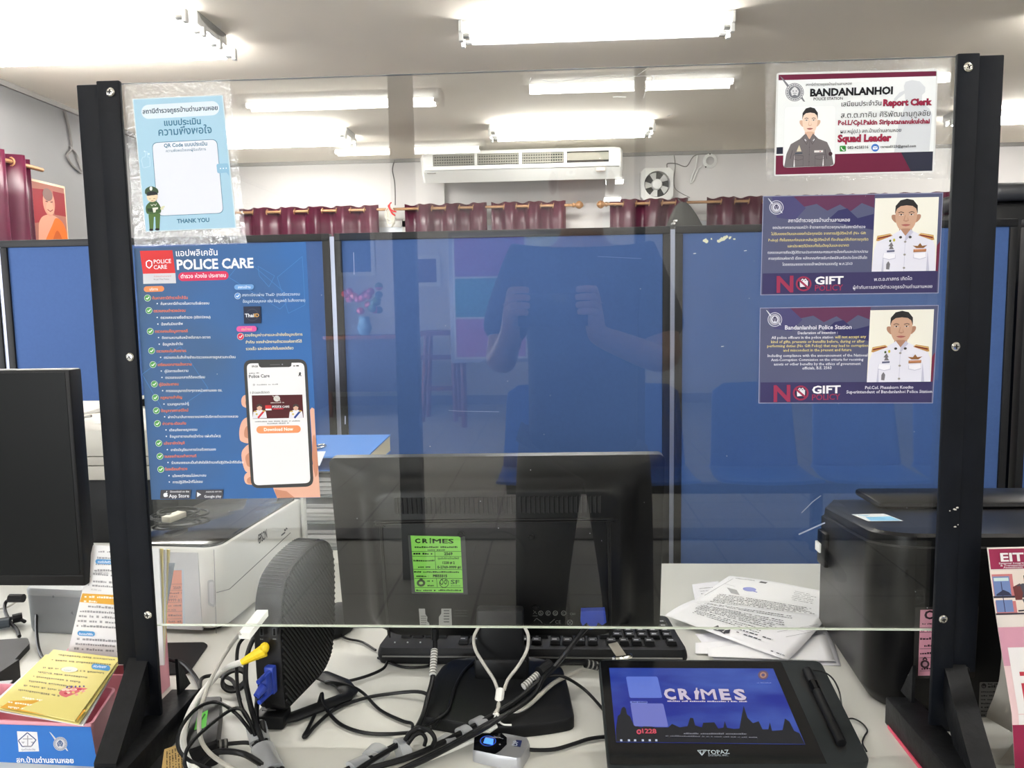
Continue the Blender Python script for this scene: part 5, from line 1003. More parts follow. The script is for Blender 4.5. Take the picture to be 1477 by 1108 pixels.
# ---- loose papers
def papers():
    m_pap = [mat('white_paper', c, .7) for c in ((240, 240, 243), (234, 234, 240), (243, 243, 245))]
    def sheet(q, z, label, wav, ph, mi, draw=None, zz=(0, 0, 0, 0)):
        P = [W(a, b, 'z', z + d) for (a, b), d in zip(q, zz)]; s = MB()
        def fn(u, v):
            p = (P[0] * (1 - u) + P[1] * u) * (1 - v) + (P[3] * (1 - u) + P[2] * u) * v
            return p + V((0, 0, wav * (.5 + .5 * math.sin(3.2 * u + ph) * math.cos(2.6 * v - ph))))
        s.surf(fn, 14, 14, m_pap[mi]); o = s.build('paper_sheet', None, label, 'paper', 'loose papers right of the keyboard', ang=80, solid=.0003)
        if draw:
            d = MB(); K = (90, 92, 98); ln = (120, 122, 128)
            def Pp(u, v): e = fn(u, v); return e + V((0, 0, .0006))
            cv = Canvas(d, (0, 0, 0), (0, 0, 1)); cv.P = lambda u, v: Pp(u, v) + V((0, 0, 2e-5 * cv.lay)); draw(cv, K, ln); d.build('print', o, ang=0)
        return o
    def lines(cv, K, u0, v0, u1, n, dv, h=.010, skip=()):
        for k in range(n):
            if k in skip: continue
            cv.fake(u0 + random.uniform(0, .02), v0 + dv * k, u1 - random.uniform(0, .08), v0 + dv * k, h, K)
    def dA(cv, K, ln):
        lines(cv, (70, 72, 78), .12, .12, .80, 9, .045, .018, (2,)); lines(cv, (70, 72, 78), .14, .55, .72, 3, .05, .018)
        cv.line([(.06, .16), (.16, .02)], .004, ln); cv.line([(.05, .18), (.95, .40)], .003, ln); cv.line([(.78, .52), (.98, .20)], .004, ln); cv.line([(.86, .58), (.99, .36)], .004, ln)
        D = (64, 64, 70); cv.ell(.45, .85, .022, .06, D, n=12); cv.poly([(.40, .78), (.43, .84), (.42, .93), (.385, .88)], D); cv.poly([(.50, .78), (.475, .84), (.485, .93), (.52, .88)], D); cv.line([(.405, .93), (.45, .90), (.50, .93)], .016, D); cv.fake(.50, .72, .80, .72, .03, K); cv.fake(.55, .80, .74, .80, .03, K); cv.fake(.86, .95, .96, .95, .02, K)
    def dB(cv, K, ln):
        cv.fake(.10, .10, .30, .10, .02, K); cv.poly([(.36, .08), (.43, .08), (.42, .14), (.35, .14)], (90, 90, 94)); cv.ell(.32, .42, .06, .07, (150, 156, 214)); cv.line([(.26, .40), (.40, .48)], .02, (110, 118, 196)); cv.poly([(.12, .46), (.22, .50), (.28, .64), (.20, .62)], (176, 176, 178))
        lines(cv, (76, 78, 84), .10, .70, .9, 7, .04, .018); lines(cv, K, .70, .22, .92, 6, .06, .014); cv.line([(.02, .8), (.08, .12)], .004, ln); cv.line([(.06, .34), (.18, .40)], .004, ln)
    def dC(cv, K, ln): lines(cv, K, .2, .3, .9, 3, .14, .03)
    def dD(cv, K, ln): lines(cv, K, .12, .7, .5, 2, .1, .02); lines(cv, K, .75, .15, .95, 4, .08, .012)
    random.seed(9)
    z = DZ + .0006
    sheet([(1003, 915), (1196, 905), (1213, 961), (1030, 952)], z, 'lowest white sheet of the loose papers, its right corner against the black printer', .001, 0, 1, dD)
    sheet([(1003, 928), (1180, 915), (1200, 950), (1003, 943)], z + .0025, 'white sheet of the loose papers jutting out towards the pen tablet', .001, 1, 0, dD)
    sheet([(1020, 935), (1190, 915), (1205, 954), (1022, 948)], z + .0045, 'thin white sheet between the two lowest loose papers and the letter', .001, 2, 2)
    sheet([(998, 844), (1036, 839), (1060, 868), (1003, 870)], z + .003, 'white sheet peeking out at the far left of the loose papers', .001, 0, 1, dC)
    sheet([(1052, 835), (1190, 855), (1196, 900), (1002, 870)], z + .006, 'crumpled white form with a blue stamp, farthest of the loose papers', .008, .6, 2, dB, (0, .004, .002, 0))
    sheet([(1000, 868), (1194, 893), (1136, 954), (959, 893)], z + .0085, 'topmost white letter of the loose papers with a winged crest upside down', .008, 1.7, 0, dA, (.002, .004, 0, -.004))
papers()
# ---- black printer at the right
def hp_printer():
    t = thing('printer', 'big black printer behind the right post', 'printer', (1.2, .3, DZ)); x0, y0, r = .9125, .078, .055
    def foot(ins, ztop=None):
        P = [(.9285 + ins, .345 - ins)] + [(x0 + r + ins * 0 - (r - ins) * math.cos(a), y0 + r - (r - ins) * math.sin(a)) for a in [math.radians(90 * k / 8) for k in range(9)]] + [(1.55 - ins, y0 + ins), (1.55 - ins, .42 - ins), (.97, .42 - ins)]
        return P
    def zt(y): return .986 - (y - y0) * .12
    b = MB(); lv = lambda ins, z: [V((x, y, z if z is not None else 0)) for x, y in foot(ins)]
    top = lambda ins, dz: [V((x, y, zt(y) + dz)) for x, y in foot(ins)]
    b.rings([lv(.012, DZ + .001), lv(.004, DZ + .012), lv(0, DZ + .02), top(0, -.012), top(.002, -.010)], m_hp); b.build('body', t)
    l = MB(); l.rings([top(.003, -.010), top(.004, .002), top(.010, .006), top(.03, .0065)], m_hp); l.build('lid', t)
    c = MB(); n = V((0, .12, 1)).normalized(); cv = Canvas(c, (x0, y0, zt(y0) + .0075), n); cv.poly([(1228, 742), (1275, 741), (1303, 751.5), (1252, 752)], (226, 230, 232)); cv.poly([(1248, 746), (1284, 745), (1300, 751), (1256, 751.4)], (130, 190, 226)); cv.poly([(1232, 743), (1256, 742.5), (1250, 745)], (176, 208, 224)); c.build('guide_sticker', t, 'white and blue instruction sticker', ang=0)
    g = MB(); g.span((1.0, .30, zt(.3) + .004), (1.5, .40, zt(.3) + .016), m_hp, bev=.006); g.build('feeder_cover', t)
    q = W(1320, 790, 'y', y0 - .0005); e = MB(); cv = Canvas(e, (0, y0 - .0004, 0), (0, -1, 0)); cv.line([(1321.5, 773), (1320.5, 850)], .7, (6, 6, 7)); cv.line([(1318, 850), (1315, 1014)], .7, (8, 8, 9)); cv.poly([(1306, 822), (1310, 822), (1309.5, 832), (1305.5, 832)], (4, 4, 5)); cv.ring(1324, 862, 4.5, 1.2, (38, 38, 40)); cv.ell(1324, 862, 2.2, 2.2, (46, 46, 48), n=10); cv.line([(1316, 852), (1332, 852), (1334, 868), (1326, 872), (1318, 872)], .8, (34, 34, 36)); 
    for k in range(3): cv.rr([(1414, 792 + 5 * k), (1424, 791.6 + 5 * k), (1424, 794 + 5 * k), (1414, 794.4 + 5 * k)], 1, (3, 3, 4))
    e.build('panel_seams', t, ang=0)
    s = MB(); cv = Canvas(s, (0, y0 - .0007, 0), (0, -1, 0)); cv.rr([(1320, 876), (1412, 874), (1406, 978), (1317, 979)], 3, (52, 50, 48)); cv.poly([(1327.5, 880), (1404, 878), (1398, 973), (1324, 975)], (228, 160, 178)); K = (50, 30, 40)
    for y in (905.5, 912.5, 936, 949, 968): cv.line([(1326.5, y), (1400, y - 1)], .6, K)
    cv.text('CRIMES', 1334, 893, 1392, 891, K, .04); cv.fake(1330, 901, 1380, 900, 2, K); cv.fake(1328.5, 911, 1370, 910, 3, K); cv.fake(1327, 923, 1372, 922, 3.4, K); cv.fake(1333, 933, 1360, 932, 3, K); cv.fake(1327, 944, 1352, 943, 3, K); cv.fake(1329, 966, 1364, 965, 3, K); cv.ell(1334, 958, 6.5, 6, (70, 50, 56)); cv.ell(1334, 958, 3.6, 3.4, (190, 140, 154)); cv.line([(1331, 952), (1334, 948), (1337, 952)], 2, (70, 50, 56)); s.build('inspection_sticker', t, 'pink inspection sticker in a clear sleeve', ang=0)
    s = MB(); cv = Canvas(s, (0, y0 - .0007, 0), (0, -1, 0)); cv.rr([(1413, 984), (1452, 984), (1450, 1042), (1411, 1040)], 2, (112, 112, 112)); cv.ell(1419, 989.5, 3.6, 3.6, (40, 40, 42), n=16); cv.text('hp', 1416.8, 991.6, 1421, 991.5, (130, 130, 132)); cv.fake(1425, 988, 1444, 988, 2.4, (50, 50, 52)); cv.fake(1425, 992, 1436, 992, 3.6, (40, 40, 42))
    for k in range(7): cv.fake(1415, 999 + 5.6 * k, 1444, 999 + 5.6 * k, 2.2, (46, 46, 48))
    s.build('rating_plate', t, 'grey rating label', ang=0)
    h = MB(); q = V((x0 + .002, .30, 0)); h.span((x0 + .006, .30, .87), (x0 + .02, .335, .925), m_hp, bev=.003); h.span((x0 + .003, .315, .89), (x0 + .01, .335, .905), m_whtp, bev=.001); h.build('side_latch', t)
m_hp = mat('satin_black_plastic', (11, 11, 13), .32, spec=.2, var=.08, vs=9)
hp_printer()
# ---- curled tent card
def tentcard():
    t = thing('tent_card', 'curled EIT leaflet stand printed in maroon and pink at the right edge', 'leaflet stand', (1.08, -.03, DZ))
    prof = [(1423.4, 790, -.030), (1426, 812, -.030), (1428.7, 835, -.031), (1432.5, 863, -.032), (1436.8, 892, -.034), (1443, 932, -.038), (1451, 981, -.044), (1459, 1030, -.051), (1463, 1107, -.058), (1466, 1150, -.062)]
    L0 = [W(a, b, 'y', y) for a, b, y in prof]; L0[-1].z = DZ + .001
    wd = V((.155, .012, 0)); s = MB(); m_card = mat('cream_card', (222, 212, 204), .5)
    def fn(u, v):
        i = min(len(L0) - 2, int(v * (len(L0) - 1))); f = v * (len(L0) - 1) - i; return L0[i].lerp(L0[i + 1], f) + wd * u
    s.surf(fn, 4, 27, m_card); s.build('front_sheet', t, ang=80, solid=.0006)
    bp_ = [(1424.5, 790, -.028), (1430, 836, -.026), (1438, 893, -.021), (1444, 932, -.016), (1444.5, 950, -.012), (1441, 981, -.006), (1433, 1006, .000), (1421, 1034, .008)]
    L1 = [W(a, b, 'y', y) for a, b, y in bp_]; q = W(1440, 1065, 'z', DZ + .004); L1 += [V((q.x + .01, .0, DZ + .02)), V((L0[-1].x - .004, -.030, DZ + .002))]
    b = MB(); b.surf(lambda u, v: L1[min(len(L1) - 2, int(v * (len(L1) - 1)))].lerp(L1[min(len(L1) - 1, int(v * (len(L1) - 1)) + 1)], v * (len(L1) - 1) - min(len(L1) - 2, int(v * (len(L1) - 1)))) + wd * u, 4, 32, mat('grey_board', (176, 172, 162), .6)); b.build('back_flap', t, ang=80, solid=.0006)
    d = MB(); cv = Canvas(d, (0, 0, 0), (0, -1, 0)); H = L0[0].z - L0[-1].z
    # printing laid on the curled sheet: u along the width, v down (0..1)
    cv.P = lambda u, v: fn(u * .40, min(.999, max(0, v))) + V((0, -.0008 - 1.5e-5 * cv.lay, 0))
    def band(u0, v0, u1, v1, c, n=8):
        u1 = 2.48 if u1 == 1 else (2.3 if u1 == .9 else u1)
        cv.nx(); cv.mb.surf(lambda a, b: cv.P(u0 + (u1 - u0) * a, v0 + (v1 - v0) * b), 2, n, cv.m(c))
    MRN, PK = (150, 48, 80), (206, 150, 168)
    band(0, .48, 1, .62, PK); band(0, .62, 1, .80, (226, 196, 196)); band(.02, .01, .98, .155, MRN); band(0, .165, 1, .42, (226, 212, 200)); band(.02, .19, .40, .42, (196, 120, 120)); band(.03, .205, .34, .41, (110, 130, 176)); band(.05, .215, .32, .235, (196, 216, 214)); band(.17, .24, .185, .41, (60, 60, 90)); band(0, .32, 1, .332, (60, 56, 66)); band(0, .415, 1, .425, (70, 60, 70)); band(0, .80, 1, 1, (140, 36, 70)); band(.12, .56, .9, .80, (232, 228, 226)); band(.26, .64, 2.1, .78, (190, 60, 76))
    cv.poly([(.38, .27), (.52, .25), (.56, .30), (.52, .345), (.40, .345)], (110, 62, 60)); cv.poly([(.46, .262), (.56, .252), (.72, .25), (.84, .27), (.86, .325), (.48, .325)], (74, 74, 84)); cv.poly([(.52, .34), (.66, .34), (.70, .41), (.60, .41)], (86, 84, 92)); cv.ell(.66, .226, .062, .024, (216, 150, 124)); cv.poly([(.60, .225), (.60, .203), (.66, .196), (.72, .202), (.725, .22), (.70, .21), (.62, .212)], (52, 46, 52)); cv.poly([(.06, .31), (.20, .285), (.30, .30), (.34, .318), (.06, .318)], (56, 58, 80)); cv.line([(.42, .405), (.68, .40)], .008, (50, 48, 54))
    d.build('print', t, ang=0)
    l = MB(); cv2 = Canvas(l, (0, 0, 0), (0, -1, 0))
    def txt(s_, u0, v0, u1, c, bold, h=None):
        vs, fs = text_mesh(s_, bold); lo = min(v.x for v in vs); hi = max(v.x for v in vs); k = (u1 - u0) / (hi - lo); hh = h or k * .40 * wd.length / H * 1.0
        l.add([fn((u0 + (v.x - lo) * k) * .40, v0 - v.y * hh) + V((0, -.0022, 0)) for v in vs], fs, ink(c))
    txt('EIT', .21, .098, .64, (236, 232, 232), .03, .085); txt('External Integrity', .17, .118, .66, (230, 220, 224), .012); txt('& Transparency', .19, .133, .66, (230, 220, 224), .012); txt('Assessment', .24, .147, .60, (230, 220, 224), .012)
    l.build('lettering', t, ang=0)
tentcard()
pf = MB(); pf.prism(rpoly(pxpoly([(1279, 1049), (1285.5, 1047.5), (1345, 1118), (1332, 1118)], DZ + .0005), .004), (0, 0, .0035), mat('pink_plastic_sheet', (226, 84, 112), .4)); pf.build('folder_strip', None, 'bright pink folder edge under the foot of the right post', 'folder')
# ---- white printer seen from its corner
def epson():
    t = thing('printer', 'white desktop printer with a glossy black scanner lid, left of the mini computer', 'printer', (-.22, .45, DZ))
    A = V((-.058, .3075, 0)); Bk = V((-.030, .64, 0)); d = (Bk - A).normalized(); s = V((-d.y, d.x, 0)); zt = .897; wd = .20; dp = (Bk - A).length; r = .035
    n = V((d.y, -d.x, 0)); m_ep = mat('white_printer_plastic', (216, 216, 210), .42); m_side = mat('pale_grey_plastic', (188, 190, 192), .45)
    def foot(ins):
        c = A + s * r + d * r; P = [c + (-s * math.cos(a) - d * math.sin(a)) * (r - ins) for a in [math.radians(90 * k / 8) for k in range(9)]]
        return P + [A + s * (wd - ins) + d * ins, A + s * (wd - ins) + d * (dp - ins), A + s * ins + d * (dp - ins)]
    def lv(ins, z): return [V((p.x, p.y, z)) for p in foot(ins)]
    b = MB(); b.rings([lv(.012, DZ + .006), lv(.004, DZ + .010), lv(0, DZ + .016), lv(0, zt - .004), lv(.003, zt)], m_ep); b.build('body', t, ang=40)
    f = MB(); f.rings([lv(.02, DZ + .0005), lv(.016, DZ + .008)], m_black); f.build('plinth', t)
    l = MB(); l.rings([lv(.010, zt - .001), lv(.010, zt + .0035), lv(.014, zt + .005)], mat('gloss_scanner_lid', (9, 10, 12), .1, spec=.28, var=.3, vs=12)); l.build('scanner_lid', t)
    sd = MB(); P1 = A + s * (r + .002) - d * .0012; sd.prism([P1 + V((0, 0, DZ + .008)), P1 + s * (wd - r - .004) + V((0, 0, DZ + .008)), P1 + s * (wd - r - .004) + V((0, 0, zt - .006)), P1 + V((0, 0, zt - .006))], d * .004, m_side); sd.build('side_panel', t)
    g = MB(); cv = Canvas(g, P1 - d * .0004, -d); cv.rr([(299, 837), (309, 836), (310, 877), (300, 873)], 4, (170, 172, 174)); cv.rr([(301.5, 840), (308, 839), (308.5, 873), (302.5, 870)], 3, (196, 198, 200)); cv.line([(308.6, 793), (312, 914)], 1.0, (120, 122, 124))
    cv.rr([(238, 822), (265, 821), (267, 902), (238, 903)], 2, (176, 186, 198)); cv.poly([(238, 823), (262, 822.5), (263.5, 900.5), (238, 901.5)], (206, 124, 92)); K = (110, 52, 36)
    for y in (843, 852, 869.5, 882.5, 893): cv.line([(240, y), (263, y - .5)], .6, K)
    cv.text('2569', 250, 850, 261, 849.6, K, .03); cv.fake(244, 857, 262, 856.6, 2.4, K); cv.text('1228 # 2', 243, 862, 256, 861.6, K, .02); cv.text('9999 #1', 243, 868, 262, 867.6, K, .02); cv.fake(243, 875, 262, 874.5, 2.4, K); cv.text('M 1626', 243, 881.4, 254, 881, K, .02); cv.fake(243, 889, 262, 888.5, 3, K); cv.fake(243, 898, 262, 897.5, 3, K)
    g.build('inspection_sticker', t, 'orange inspection sticker and handle recess', ang=0)
    e = MB(); cv = Canvas(e, A + n * .0006, n); cv.line([(312, 855), (331, 850), (419, 768.5)], 1.1, (116, 118, 118)); cv.text('EPSON', 373.5, 784.5, 385.5, 775.5, (50, 52, 54), .012, h=8.5); cv.poly([(405.5, 771.5), (411, 767), (411.5, 769), (406, 773.5)], (60, 60, 62)); cv.fake(411, 766.5, 415, 763, 3.4, (70, 70, 72))
    e.build('emblem', t, ang=0)
    st = MB(); q = W(424, 760, 'y', .60); st.span((A.x + (Bk - A).x * .98 + .003, .628, DZ + .002), (A.x + (Bk - A).x * .98 + .010, .645, .905), m_ep, bev=.002); st.build('side_flap', t)
    # coil of cable and a plug left on top of the lid
    c = MB(); random.seed(4)
    for k in range(5):
        o = W(250 + 8 * (k % 3), 744 + 4 * (k % 2), 'z', zt + .009); rr_ = random.uniform(.028, .045)
        c.tube([(o.x + rr_ * 1.3 * math.cos(a), o.y + rr_ * math.sin(a), zt + .0085 + .0022 * k) for a in [2 * math.pi * i / 10 + k for i in range(10)]], .0022, m_cab, n=6, sub=4, closed=True)
    c.build('cable_coil', None, 'black cable coiled on the scanner lid of the white printer', 'cable')
    p = MB(); a = W(239, 750, 'z', zt + .022); b2 = W(263, 741, 'z', zt + .022); p.box((a + b2) / 2, ((b2 - a).length, .020, .011), mat('ivory_plastic', (214, 208, 190), .5), R=Matrix.Rotation(math.atan2(b2.y - a.y, b2.x - a.x), 4, 'Z'), bev=.002); o = p.build('plug', None, 'ivory plug lying on the coil on the white printer', 'plug')
    MB().box((a + b2) / 2 + V((-.008, -.004, .0058)), (.008, .007, .001), m_cab).build('socket', o)
epson()
# ---- copier behind the left post
def copier():
    t = thing('printer', 'beige office printer with its dark lid ajar, between the left screen and the black post', 'printer', (-.62, 1.0, DZ)); m_b = mat('beige_plastic', (176, 173, 166), .5); m_b2 = mat('light_beige_plastic', (190, 188, 181), .5)
    x0, x1, y0, y1 = -.86, -.36, .80, 1.18; a = lambda px, py: W(px, py, 'y', y0).z
    z1, z2, z3, z4 = a(130, 693), a(130, 672), a(130, 659), a(130, 621)
    MB().span((x0 + .02, y0 + .012, DZ - .0015), (x1 - .02, y1, z1), m_black, bev=.004).build('base', t)
    MB().span((x0, y0, z1), (x1, y1, z2 - .001), m_b, bev=.003).build('drawer', t); MB().span((x0, y0, z2 + .0005), (x1, y1, z3 - .0005), m_b, bev=.002).build('middle_panel', t); MB().span((x0, y0, z3 + .0005), (x1, y1, z4), m_b2, bev=.003).build('body', t)
    zt = z4 + .016; b = MB(); b.prism([(x0, y0 + .002, z4), (x1, y0 + .002, z4), (x1, y0 + .06, zt + .012), (x0, y0 + .06, zt + .012)], (0, .25, .004), m_b); b.build('control_panel', t)
    k = MB(); q = W(146, 611, 'y', y0 + .028); k.prism([(q.x - .02, y0 + .026, q.z), (q.x + .03, y0 + .030, q.z + .008), (q.x + .03, y0 + .028, q.z)], (0, .003, 0), m_wht); k.build('paper_corner', t)
    L = MB(); P = [W(92, 604, 'y', y0 + .03), W(160, 584, 'y', y0 + .12)]; dv = (P[1] - P[0]).normalized(); P = [P[0] - dv * .2, P[1] + dv * .12]; back = V((0, .28, -.050))
    L.prism([P[0], P[1], P[1] + back, P[0] + back], (0, 0, -.008), m_wht); L.build('lid', t, 'white edged lid')
    D = MB(); D.prism([P[0] + V((0, .006, -.0085)), P[1] + V((0, .006, -.0085)), P[1] + V((0, .2, -.046)), P[0] + V((0, .2, -.046))], (0, 0, -.014), m_black); D.tube([W(108, 607, 'y', y0 + .03), W(120, 602, 'y', y0 + .03), W(132, 600, 'y', y0 + .03)], .003, m_grey, n=6); D.build('lid_underside', t)
copier()
# ---- lever arch file and paper trays
def files():
    t = thing('document_tray', 'clear stacked document tray full of papers behind the white printer', 'document tray', (.0, .87, DZ)); m_cl = mat('smoky_clear_plastic', (120, 126, 128), .25); m_pp = mat('stacked_paper', (206, 206, 206), .7)
    zb = DZ - .0015; zt = W(480, 676, 'y', .76).z - .006; x0, x1 = -.13, .065
    z = zb
    for k in range(3):
        h = (zt - zb) / 3; 
        MB().span((x0, .76, z), (x1, 1.02, z + .004), m_cl, bev=.001).build('shelf', t)
        p = MB()
        for j in range(4): p.span((x0 + .012 + .003 * (j % 2), .772 - .004 * (j % 3), z + .005 + .010 * j), (x1 - .03 + .004 * j, 1.0, z + .013 + .010 * j), m_pp)
        p.build('paper_stack', t)
        for xx in (x0, x1 - .003): MB().prism([(xx, .77, z), (xx, 1.02, z), (xx, 1.02, z + h), (xx, .80, z + h)], (.003, 0, 0), m_cl).build('side_wall', t)
        z += h
    MB().span((x0, .76, zt - .003), (x1, 1.02, zt), m_cl).build('top_shelf', t)
    a, b = W(430, 668, 'z', zt + .03), W(529, 663, 'z', zt + .03)
    bt = thing('lever_arch_file', 'blue lever arch file lying on top of the document tray', 'folder', ((a.x + b.x) / 2, .86, zt)); m_bl = mat('blue_card', (66, 126, 206), .5)
    X0, X1, Y0, Y1 = -.16, b.x, .758, .99
    MB().span((X0, Y0, zt + .0005), (X1, Y1, zt + .003), m_bl).build('cover', bt); MB().prism([(X0, Y0, zt + .030), (X1 - .004, Y0, zt + .030), (X1, Y1, zt + .040), (X0, Y1, zt + .040)], (0, 0, .003), m_bl).build('cover', bt)
    MB().prism([(X1 - .006, Y0 + .006, zt + .003), (X1 - .003, Y1 - .006, zt + .003), (X1 - .003, Y1 - .006, zt + .039), (X1 - .006, Y0 + .006, zt + .030)], (.0025, 0, 0), mat('cream_paper_edges', (214, 206, 180), .7)).build('page_block', bt)
    r = MB(); o = W(462, 644, 'z', zt + .04); r.tube([(o.x + .010 * math.cos(q), o.y + .022 * math.sin(q), zt + .0395) for q in [2 * math.pi * i / 12 for i in range(12)]], .003, m_chrome, n=6, closed=True, sub=2); r.build('finger_ring', bt)
    s = MB(); cv = Canvas(s, (0, Y0, zt + .0335), V((0, -.043, 1)).normalized()); cv.poly([(428, 652), (470, 651), (461, 672), (428, 672)], (216, 222, 230)); s.build('spine_label', bt, ang=0)
files()
# ---- mini computer standing on its foot
def minipc():
    P0 = W(411, 1029, 'z', DZ + .022); P1 = W(468, 972, 'z', DZ + .022); d = (P1 - P0); d.z = 0; d.normalize(); n = V((d.y, -d.x, 0)).normalized(); s = -n
    t = thing('mini_computer', 'black ribbed mini computer standing on an angular foot', 'mini computer', V((P0.x, P0.y, DZ)) + d * .08); T = .038
    px = [(411, 1029), (407, 980), (404, 930), (404, 906), (406, 862), (412, 833), (428, 807), (443, 792), (456, 781), (468, 777.5), (477, 783), (481.5, 800), (483, 830), (483, 906), (479, 944), (468, 970), (440, 999)]
    O = [WP(a, b, P0, n) for a, b in px]
    O = rpoly(O, .012, 3); c = sum(O, V()) / len(O)
    rib = rib_mat(); m_top = mat('charcoal_plastic', (30, 30, 31), .42, spec=.3)
    b = MB(); sc = lambda k, o: [c + (p - c) * k + s * o for p in O]
    b.rings([sc(.97, T), sc(1, T - .003), sc(1, .003), sc(.985, 0)], m_top); b.build('casing', t, ang=40)
    g = MB(); g.poly(sc(.972, -.0003), m_black); cnt = 0
    # ribs running diagonally over the side
    import itertools
    F = sc(.955, 0); e1 = (d * .62 + V((0, 0, -.78))).normalized(); e2 = e1.cross(n).normalized()
    poly2 = [((p - c).dot(e1), (p - c).dot(e2)) for p in F]; lo = min(q[1] for q in poly2); hi = max(q[1] for q in poly2); y = lo + .002
    while y < hi:
        xs = []
        for (xa, ya), (xb, yb) in zip(poly2, poly2[1:] + poly2[:1]):
            if (ya - y) * (yb - y) < 0: xs.append(xa + (xb - xa) * (y - ya) / (yb - ya))
        xs.sort()
        for i in range(0, len(xs) - 1, 2):
            A = c + e1 * xs[i] + e2 * y; B = c + e1 * xs[i + 1] + e2 * y; w_ = e2 * .0013
            g.prism([A - w_, A + w_, A + w_ + n * .0022, A - w_ + n * .0022], B - A, m_rib)
        y += .0054
    g.build('ribbed_side', t, ang=0)
    r = MB(); tp = [p for p in O]; 
    for k in range(24):
        # fine ribs over the curved shoulder
        f = k / 23.0; idx = 19 + f * 17; i = int(idx); q = O[i % len(O)].lerp(O[(i + 1) % len(O)], idx - i); nn = (q - c).normalized()
        r.prism([q + s * .003 - d * .0008, q + s * .003 + d * .0008, q + s * .003 + d * .0008 + nn * .0010, q + s * .003 - d * .0008 + nn * .0010], s * (T - .006), m_rib)
    r.build('shoulder_ribs', t)
    fp = MB(); m_po = mat('port_dark', (12, 12, 14), .5); o = -d
    q = [(364, 905), (408, 905), (414, 1042), (372, 1034)]
    pl = P0 - d * .009; cv = Canvas(fp, pl, -d)
    for a, b2 in ((377, 911), (395.5, 911)): cv.rr([(a - 2.6, b2 - 5), (a + 2.6, b2 - 5), (a + 3, b2 + 6.5), (a - 2.4, b2 + 6.5)], .6, (70, 72, 74)); cv.poly([(a - 1.6, b2 - 4), (a + 1.6, b2 - 4), (a + 2, b2 + 5.5), (a - 1.4, b2 + 5.5)], (8, 8, 9)); cv.fake(a - 2, b2 + 12, a + 3, b2 + 12, 2, (110, 112, 112))
    cv.rr([(381, 1012), (391, 1011), (392, 1021), (383, 1022)], .6, (8, 8, 9)); cv.fake(378, 1026, 398, 1025, 2, (60, 60, 60)); fp.build('ports', t, ang=0)
    st = MB(); z = DZ + .007; out = pxpoly([(380, 1040), (398, 1050), (420, 1050), (505, 1018), (513, 1001), (502, 985), (484, 970), (468, 963), (452, 972)], z); inn = pxpoly([(424, 1032), (436, 1036), (488, 1012), (493, 1004), (484, 992), (472, 982)], z)
    # angular ring foot built as a chain of flat bars
    pathp = pxpoly([(392, 1040), (424, 1034), (499, 1006), (504, 999), (494, 986), (464, 974)], z); st.tube(pathp, lambda k: .0125, m_black, n=10, raw=True, flat=.35); st.span(pathp[0] + V((-.02, -.012, -.0065)), pathp[0] + V((.02, .02, .012)), m_black, bev=.004); st.build('foot', t)
    return d, n, s, P0, T
def rib_mat(): return None
m_rib = mat('charcoal_ribs', (40, 40, 41), .45, spec=.3)
pcd, pcn, pcs, PC0, PCT = minipc()
# ---- power adapter, tan tag, black mat
ad = MB(); top = rpoly(pxpoly([(281, 1005), (320, 1003), (313, 1069), (264, 1086)], DZ + .030), .004); ad.rings([[V((p.x, p.y, DZ + .0005)) for p in top], [p - V((0, 0, .003)) for p in top], [p + (sum(top, V()) / len(top) - p) * .05 for p in top]], m_black); ad_o = ad.build('power_adapter', None, 'black power adapter block with a bright green label, under the cables', 'power adapter')
lb = MB(); cv = Canvas(lb, (0, 0, DZ + .0302), (0, 0, 1)); cv.poly([(285, 1032), (300, 1024), (297, 1050), (280, 1053)], (110, 214, 90)); cv.line([(284, 1048), (296, 1030)], 2, (60, 120, 56)); lb.build('label', ad_o, 'bright green label', ang=0)
tg = MB(); P = pxpoly([(237, 1081), (262, 1072), (268, 1092), (272, 1120), (231, 1124)], DZ + .022); tg.prism(P, (0, 0, -.0012), mat('tan_label', (214, 180, 112), .6)); tg.span(P[0] + V((.0, -.04, -.0215)), P[0] + V((.03, .0, -.002)), m_black)
tgo = tg.build('tan_tag', None, 'tan printed tag on a small black block beside the left foot of the screen', 'tag')
d_ = MB(); cv = Canvas(d_, (0, 0, DZ + .0223), (0, 0, 1))
for k in range(7): cv.fake(240 + k * 4, 1084 - k * 1.4, 240 + k * 4.4, 1108, 2, (90, 74, 50))
d_.build('print', tgo, ang=0)
MB().prism(rpoly(pxpoly([(228, 929), (294, 928), (300, 932), (274, 969), (268, 973), (228, 975)], DZ + .0008), .004), (0, 0, .002), m_blackm).build('mouse_mat', None, 'black mat lying on the desk behind the left post', 'mat')
